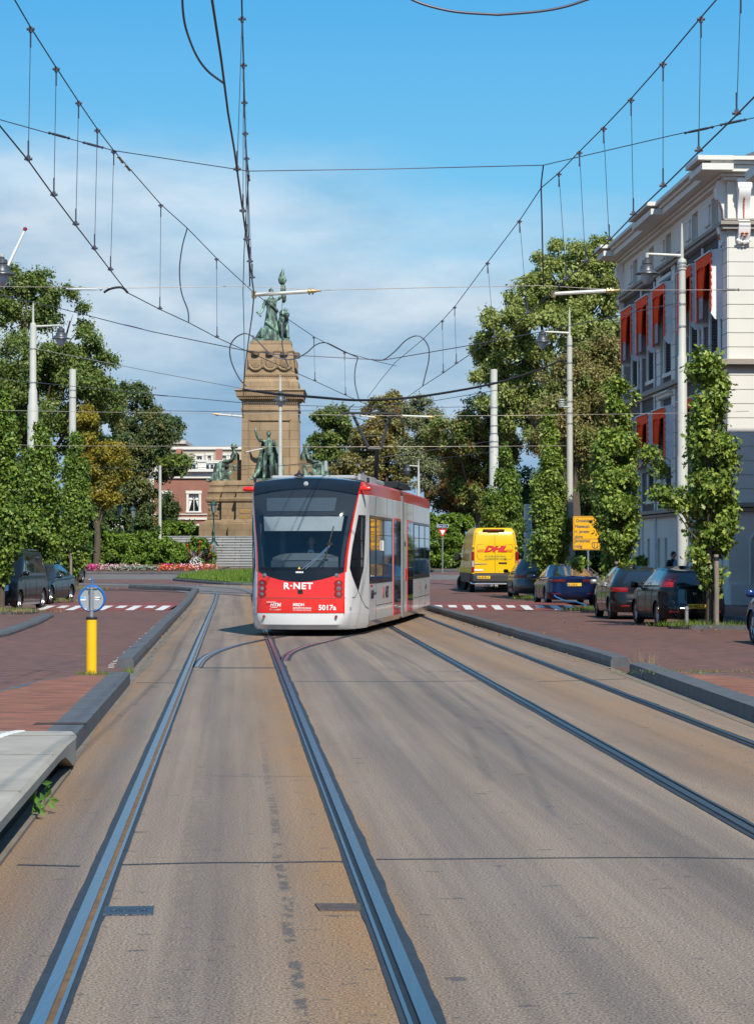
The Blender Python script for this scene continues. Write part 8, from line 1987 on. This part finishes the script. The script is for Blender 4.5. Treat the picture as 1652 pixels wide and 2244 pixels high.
# struts
def strut(label, a, b_, Y, r=.026, Y2=None):
    A_, B_ = P(a[0], a[1], Y), P(b_[0], b_[1], Y2 or Y); t = thing('pull_off_strut', label, 'strut', A_, 0, 'pull-off struts on the contact wires'); d = B_-A_
    mb = MB(); mb.tube([Vector((0, 0, 0)), d*.8], r, 8); mb.build('tube', m_mast, t, True)
    mb = MB(); mb.tube([d*.8, d*.92], r*.9, 8); mb.tube([d*.82-d.normalized()*.01, d*.82+d.normalized()*.012], r*1.8, 10); mb.tube([d*.87-d.normalized()*.01, d*.87+d.normalized()*.012], r*1.8, 10); mb.tube([d*.92, d], r*.55, 6); mb.build('insulator', m_brass, t, True); mb = MB(); mb.tube([Vector((0, 0, -r*1.8)), Vector((0, 0, r*1.8))], r*1.2, 8); mb.build('end_bracket', m_brass, t, True)
strut('pull-off strut reaching right across the statue of the woman', (557, 646), (704, 637), 30.7)
strut('pull-off strut at the right below the tall maple top', (1212, 644), (1356, 636), 30.4)
strut('short pull-off strut pointing left from the shaft at panel height', (533, 913), (466, 907), 59)
strut('short pull-off strut at the prince statue waist', (538, 991), (585, 981), 78)
strut('pull-off strut right of the pantograph head', (880, 911), (952, 914), 60)
strut('pull-off strut left of the pantograph arms', (790, 911), (824, 915), 60, .02)
wire('pull_off_wire', 'curved black pull-off arm at the bend of the left contact wire', [(228, 641, 30.6), (240, 634, 30.6), (256, 630, 30.6), (270, 631, 30.6), (281, 642, 30.6)], .016, m_wire, cat='strut', sm=4)
wire('hanger_wire', 'thick black hanger dropping from the right messenger to the span wire', [(1190, 362, 29.8), (1186, 395, 30), (1185, 412, 30), (1186, 440, 30.2), (1190, 626, 30.6)], .009, m_wire, cat='hanger wire', fittings=[])
wire('hanger_wire', 'dark hanger with a loop dropping beside the messenger wire to the statue height', [(545, 378, 29.3), (543, 420, 29.6), (546, 560, 30.3), (548, 626, 30.7)], .008, m_wire, cat='hanger wire', fittings=[])
# ================================================================ SIGNS, BOLLARD, SMALL STREET THINGS
m_byel = mat('bollard_yellow', (.86, .50, .008), .38, 0, .04, 4, dirt=((.35, .22, .06), 9, .68)); m_blue = mat('sign_blue', (.008, .15, .52), .35); m_signback = mat('sign_back', (.33, .37, .39), .5, .1)
q = G(201, 1477, KZ); bo = thing('traffic_bollard', 'yellow refuge bollard carrying a round blue-rimmed sign seen from behind', 'bollard', (q.x, q.y, KZ))
mb = MB(); mb.lathe([(.001, 0), (.076, 0), (.076, .02), (.073, .025), (.073, .755), (.001, .755)], n=28); mb.build('post', m_byel, bo, True, 30)
mb = MB(); mb.lathe([(.074, .745), (.077, .75), (.077, .775), (.07, .785), (.001, .785)], n=28); mb.build('post_cap', m_black, bo, True, 30)
mb = MB(); mb.tube([(0, 0, .78), (0, 0, 1.195)], .028, 16); mb.build('sign_tube', m_galv, bo, True)
mb = MB(); zc = 1.03; Ms = at(0, .05, zc) @ FACE
mb.lathe([(.001, .0), (.163, .0), (.163, .004), (.001, .004)], n=48, M=Ms); sg = mb.build('sign_plate', m_signback, bo)
mb = MB(); mb.lathe([(.160, -.004), (.160, .014), (.172, .020), (.184, .012), (.187, -.006), (.184, -.012), (.160, -.012)], n=56, M=Ms); mb.build('rim', m_blue, sg, True, 50)
mb = MB()
for z in (zc+.147, zc-.147):
    mb.box((0, .036, z), (.15, .012, .026), ch=.004); mb.tube([(0, 0, z-.014), (0, 0, z+.014)], .034, 16)
    for x in (-.062, .035, .066): mb.lathe([(.001, 0), (.010, 0), (.008, .008), (.001, .009)], n=6, M=at(x, .030, z) @ FACE)
mb.build('clamp', m_galv, bo, True, 30)
mb = MB(); mb.box((-.122, .044, zc+.002), (.074, .003, .052), M=None); st1 = mb.build('sticker', m_lettw, sg)
mb = MB(); mb.box((-.124, .0425, zc+.014), (.070, .003, .026)); mb.build('print', mat('sticker_cyan', (.10, .45, .75), .5), st1); text_obj('020', .022, at(-.110, .0405, zc+.006) @ FACE, m_lettw, st1, ext=.0006)
mb = MB(); mb.box((.074, .044, zc+.004), (.066, .003, .048)); st2 = mb.build('sticker', m_lettw, sg); text_obj('KORGA', .022, at(.045, .0415, zc-.002) @ FACE, m_ink, st2, ext=.0006, bold=.0008)
m_syel = mat('sign_yellow', (.84, .42, .006), .45, 0, .03); m_sgrey = mat('sign_letter_grey', (.13, .12, .10), .6)
# route diversion board
D = 84.0; a = P(1255, 1131, D); b_ = P(1319, 1205, D); W_, H_ = b_.x-a.x, a.z-b_.z
sgn = thing('diversion_sign', 'tall yellow diversion board with grey lettering half hidden by oak leaves', 'road sign', (a.x, D, b_.z))
def rr_rect(W_, H_, r, x0=0, z0=0): 
    o = []
    for (cx, cz, a0) in ((W_-r, r, -90), (W_-r, H_-r, 0), (r, H_-r, 90), (r, r, 180)):
        for k in range(5): t_ = R(a0+k*22.5); o.append((x0+cx+r*math.cos(t_), z0+cz+r*math.sin(t_)))
    return o
def plate(par, W_, H_, mt, y=0.0, th=.02, r=.05, nm='panel', x0=0, z0=0):
    q = rr_rect(W_, H_, r, x0, z0); n = len(q); mb = MB(); mb.add([(x, y, z) for x, z in q]+[(x, y+th, z) for x, z in q], [tuple(range(n)), tuple(range(2*n-1, n-1, -1))]+[(i, n+i, n+(i+1) % n, (i+1) % n) for i in range(n)]); return mb.build(nm, mt, par)
def frame_line(par, W_, H_, mt, y, ins=.03, wd=.010, x0=0, z0=0, r=.04, nm='border'):
    q = rr_rect(W_-2*ins, H_-2*ins, r, x0+ins, z0+ins); mb = MB(); mb.tube([(x, y, z) for x, z in q+[q[0]]], wd, 4); return mb.build(nm, mt, par)
pn = plate(sgn, W_, H_, m_syel); frame_line(pn, W_, H_, m_sgrey, -.002)
for (txt, x, yy, sz) in (('Omleiding', .10, 1144, .155), ('Nassaupl.', .06, 1156, .155), ('ri. Javastr', .06, 1167.5, .155), ('dicht', .06, 1179, .155), ('Javastraat', .06, 1188, .155), ('volg', .06, 1200, .175)):
    text_obj(txt, sz, at(x, -.006, (1205-yy)*D/FOC+.0) @ FACE, m_sgrey, pn, bold=.004, sx=.95)
mb = MB(); mb.box((W_/2, -.004, (1205-1181)*D/FOC+.0), (W_-.08, .004, .014)); mb.build('divider', m_sgrey, pn)
mb = MB(); cx, cz = .80, .17; q = [(cx-.10, cz+.10), (cx-.10, cz-.04), (cx, cz-.13), (cx+.10, cz-.04), (cx+.10, cz+.10), (cx-.10, cz+.10)]; mb.tube([(x, -.004, z) for x, z in q], .014, 4); mb.build('route_emblem', m_sgrey, pn); text_obj('J', .17, at(cx-.04, -.006, cz-.05) @ FACE, m_sgrey, pn, bold=.006)
mb = MB(); mb.tube([(W_*.52, .05, -b_.z), (W_*.52, .05, H_)], .035, 10); mb.build('post', m_galv, sgn, True)
D = 103.0; a = P(1072, 1147, D); W_, H_ = 66*D/FOC, 62*D/FOC
s2_ = thing('hospital_sign', 'yellow board reading HMC Westeinde behind the roof of the yellow van', 'road sign', (a.x, D, a.z-H_))
pn = plate(s2_, W_, H_, m_syel); frame_line(pn, W_, H_, m_ink, -.002, .03, .012)
mb = MB(); mb.box((.15, -.004, H_-.18), (.20, .006, .22)); mb.build('emblem', m_eu, pn); text_obj('H', .23, at(.08, -.009, H_-.26) @ FACE, m_lettw, pn, bold=.008)
text_obj('HMC Westeinde', .185, at(.27, -.006, H_-.25) @ FACE, m_ink, pn, bold=.003, sx=.80)
mb = MB(); mb.tube([(.2, .06, -(a.z-H_-gz(D))), (.2, .06, H_)], .04, 8); mb.tube([(W_-.2, .06, -(a.z-H_-gz(D))), (W_-.2, .06, H_)], .04, 8); mb.build('post', m_galv, s2_, True)
# street name and yield sign
D = 137.0; gg = gz(D); p = P(969.5, 1215, D); ys = thing('yield_sign', 'street name plate above a yield triangle on a thin pole right of the tram', 'road sign', (p.x, D, gg))
zz = lambda y: CAMH+(HOR-y)*D/FOC-gg
mb = MB(); mb.tube([(0, 0, 0), (0, 0, zz(1150))], .035, 8); mb.build('post', m_galv, ys, True)
m_navy = mat('nameplate_blue', (.01, .025, .13), .4)
pn = plate(ys, .68, .19, m_lettw, -.06, .02, .02, 'name_plate', -.34, zz(1156.5)); plate(pn, .65, .16, m_navy, -.064, .01, .02, 'panel', -.325, zz(1156.5)+.015)
text_obj('Plein 1813', .125, at(-.30, -.068, zz(1156.5)+.05) @ FACE, m_lettw, pn, sx=.98, bold=.001)
mb = MB(); z1, z0 = zz(1159), zz(1178); w2 = .27; mb.add([(-w2, -.05, z1), (w2, -.05, z1), (0, -.05, z0), (-w2, -.03, z1), (w2, -.03, z1), (0, -.03, z0)], [(0, 2, 1), (3, 4, 5), (0, 1, 4, 3), (1, 2, 5, 4), (2, 0, 3, 5)]); tri = mb.build('triangle', m_vred, ys)
mb = MB(); k = .58; zc = (z1*2+z0)/3; mb.add([(-w2*k, -.056, zc+(z1-zc)*k), (w2*k, -.056, zc+(z1-zc)*k), (0, -.056, zc+(z0-zc)*k)], [(0, 2, 1)]); mb.build('triangle_centre', m_lettw, tri)
# hydrant-like pegs
def peg(loc, label, mt, hcol=None):
    t = thing('water_standpipe', label, 'standpipe', loc); mb = MB(); mb.tube([(0, 0, 0), (0, 0, .40)], .045, 12); mb.lathe([(.055, .38), (.06, .40), (.055, .46), (.001, .47)], n=12); mb.build('pipe', mt, t, True, 40)
    mb = MB(); mb.tube([(-.16, 0, .42), (-.05, 0, .42)], .022, 8); mb.build('tap_arm', m_galv, t, True)
peg((TR[0][0]-.62, TR[0][1]-.6, .08), 'short galvanised standpipe in the planting bed left of the nearest right oak', m_galv)
peg((TLs[2][0]+.85, TLs[2][1]-.4, gz(102)+.08), 'short blue and white standpipe beside the far left oak', mat('pipe_blue', (.05, .2, .45), .4))
t = thing('marker_post', 'small white and black marker post behind the far left oak', 'post', (*P(170, 1280, 108).xy, gz(108))); mb = MB(); mb.box((0, 0, .9), (.12, .08, .7), 1); mb.box((0, 0, .28), (.12, .08, .56), 0); mb.build('post_body', [m_black, m_lettw], t)
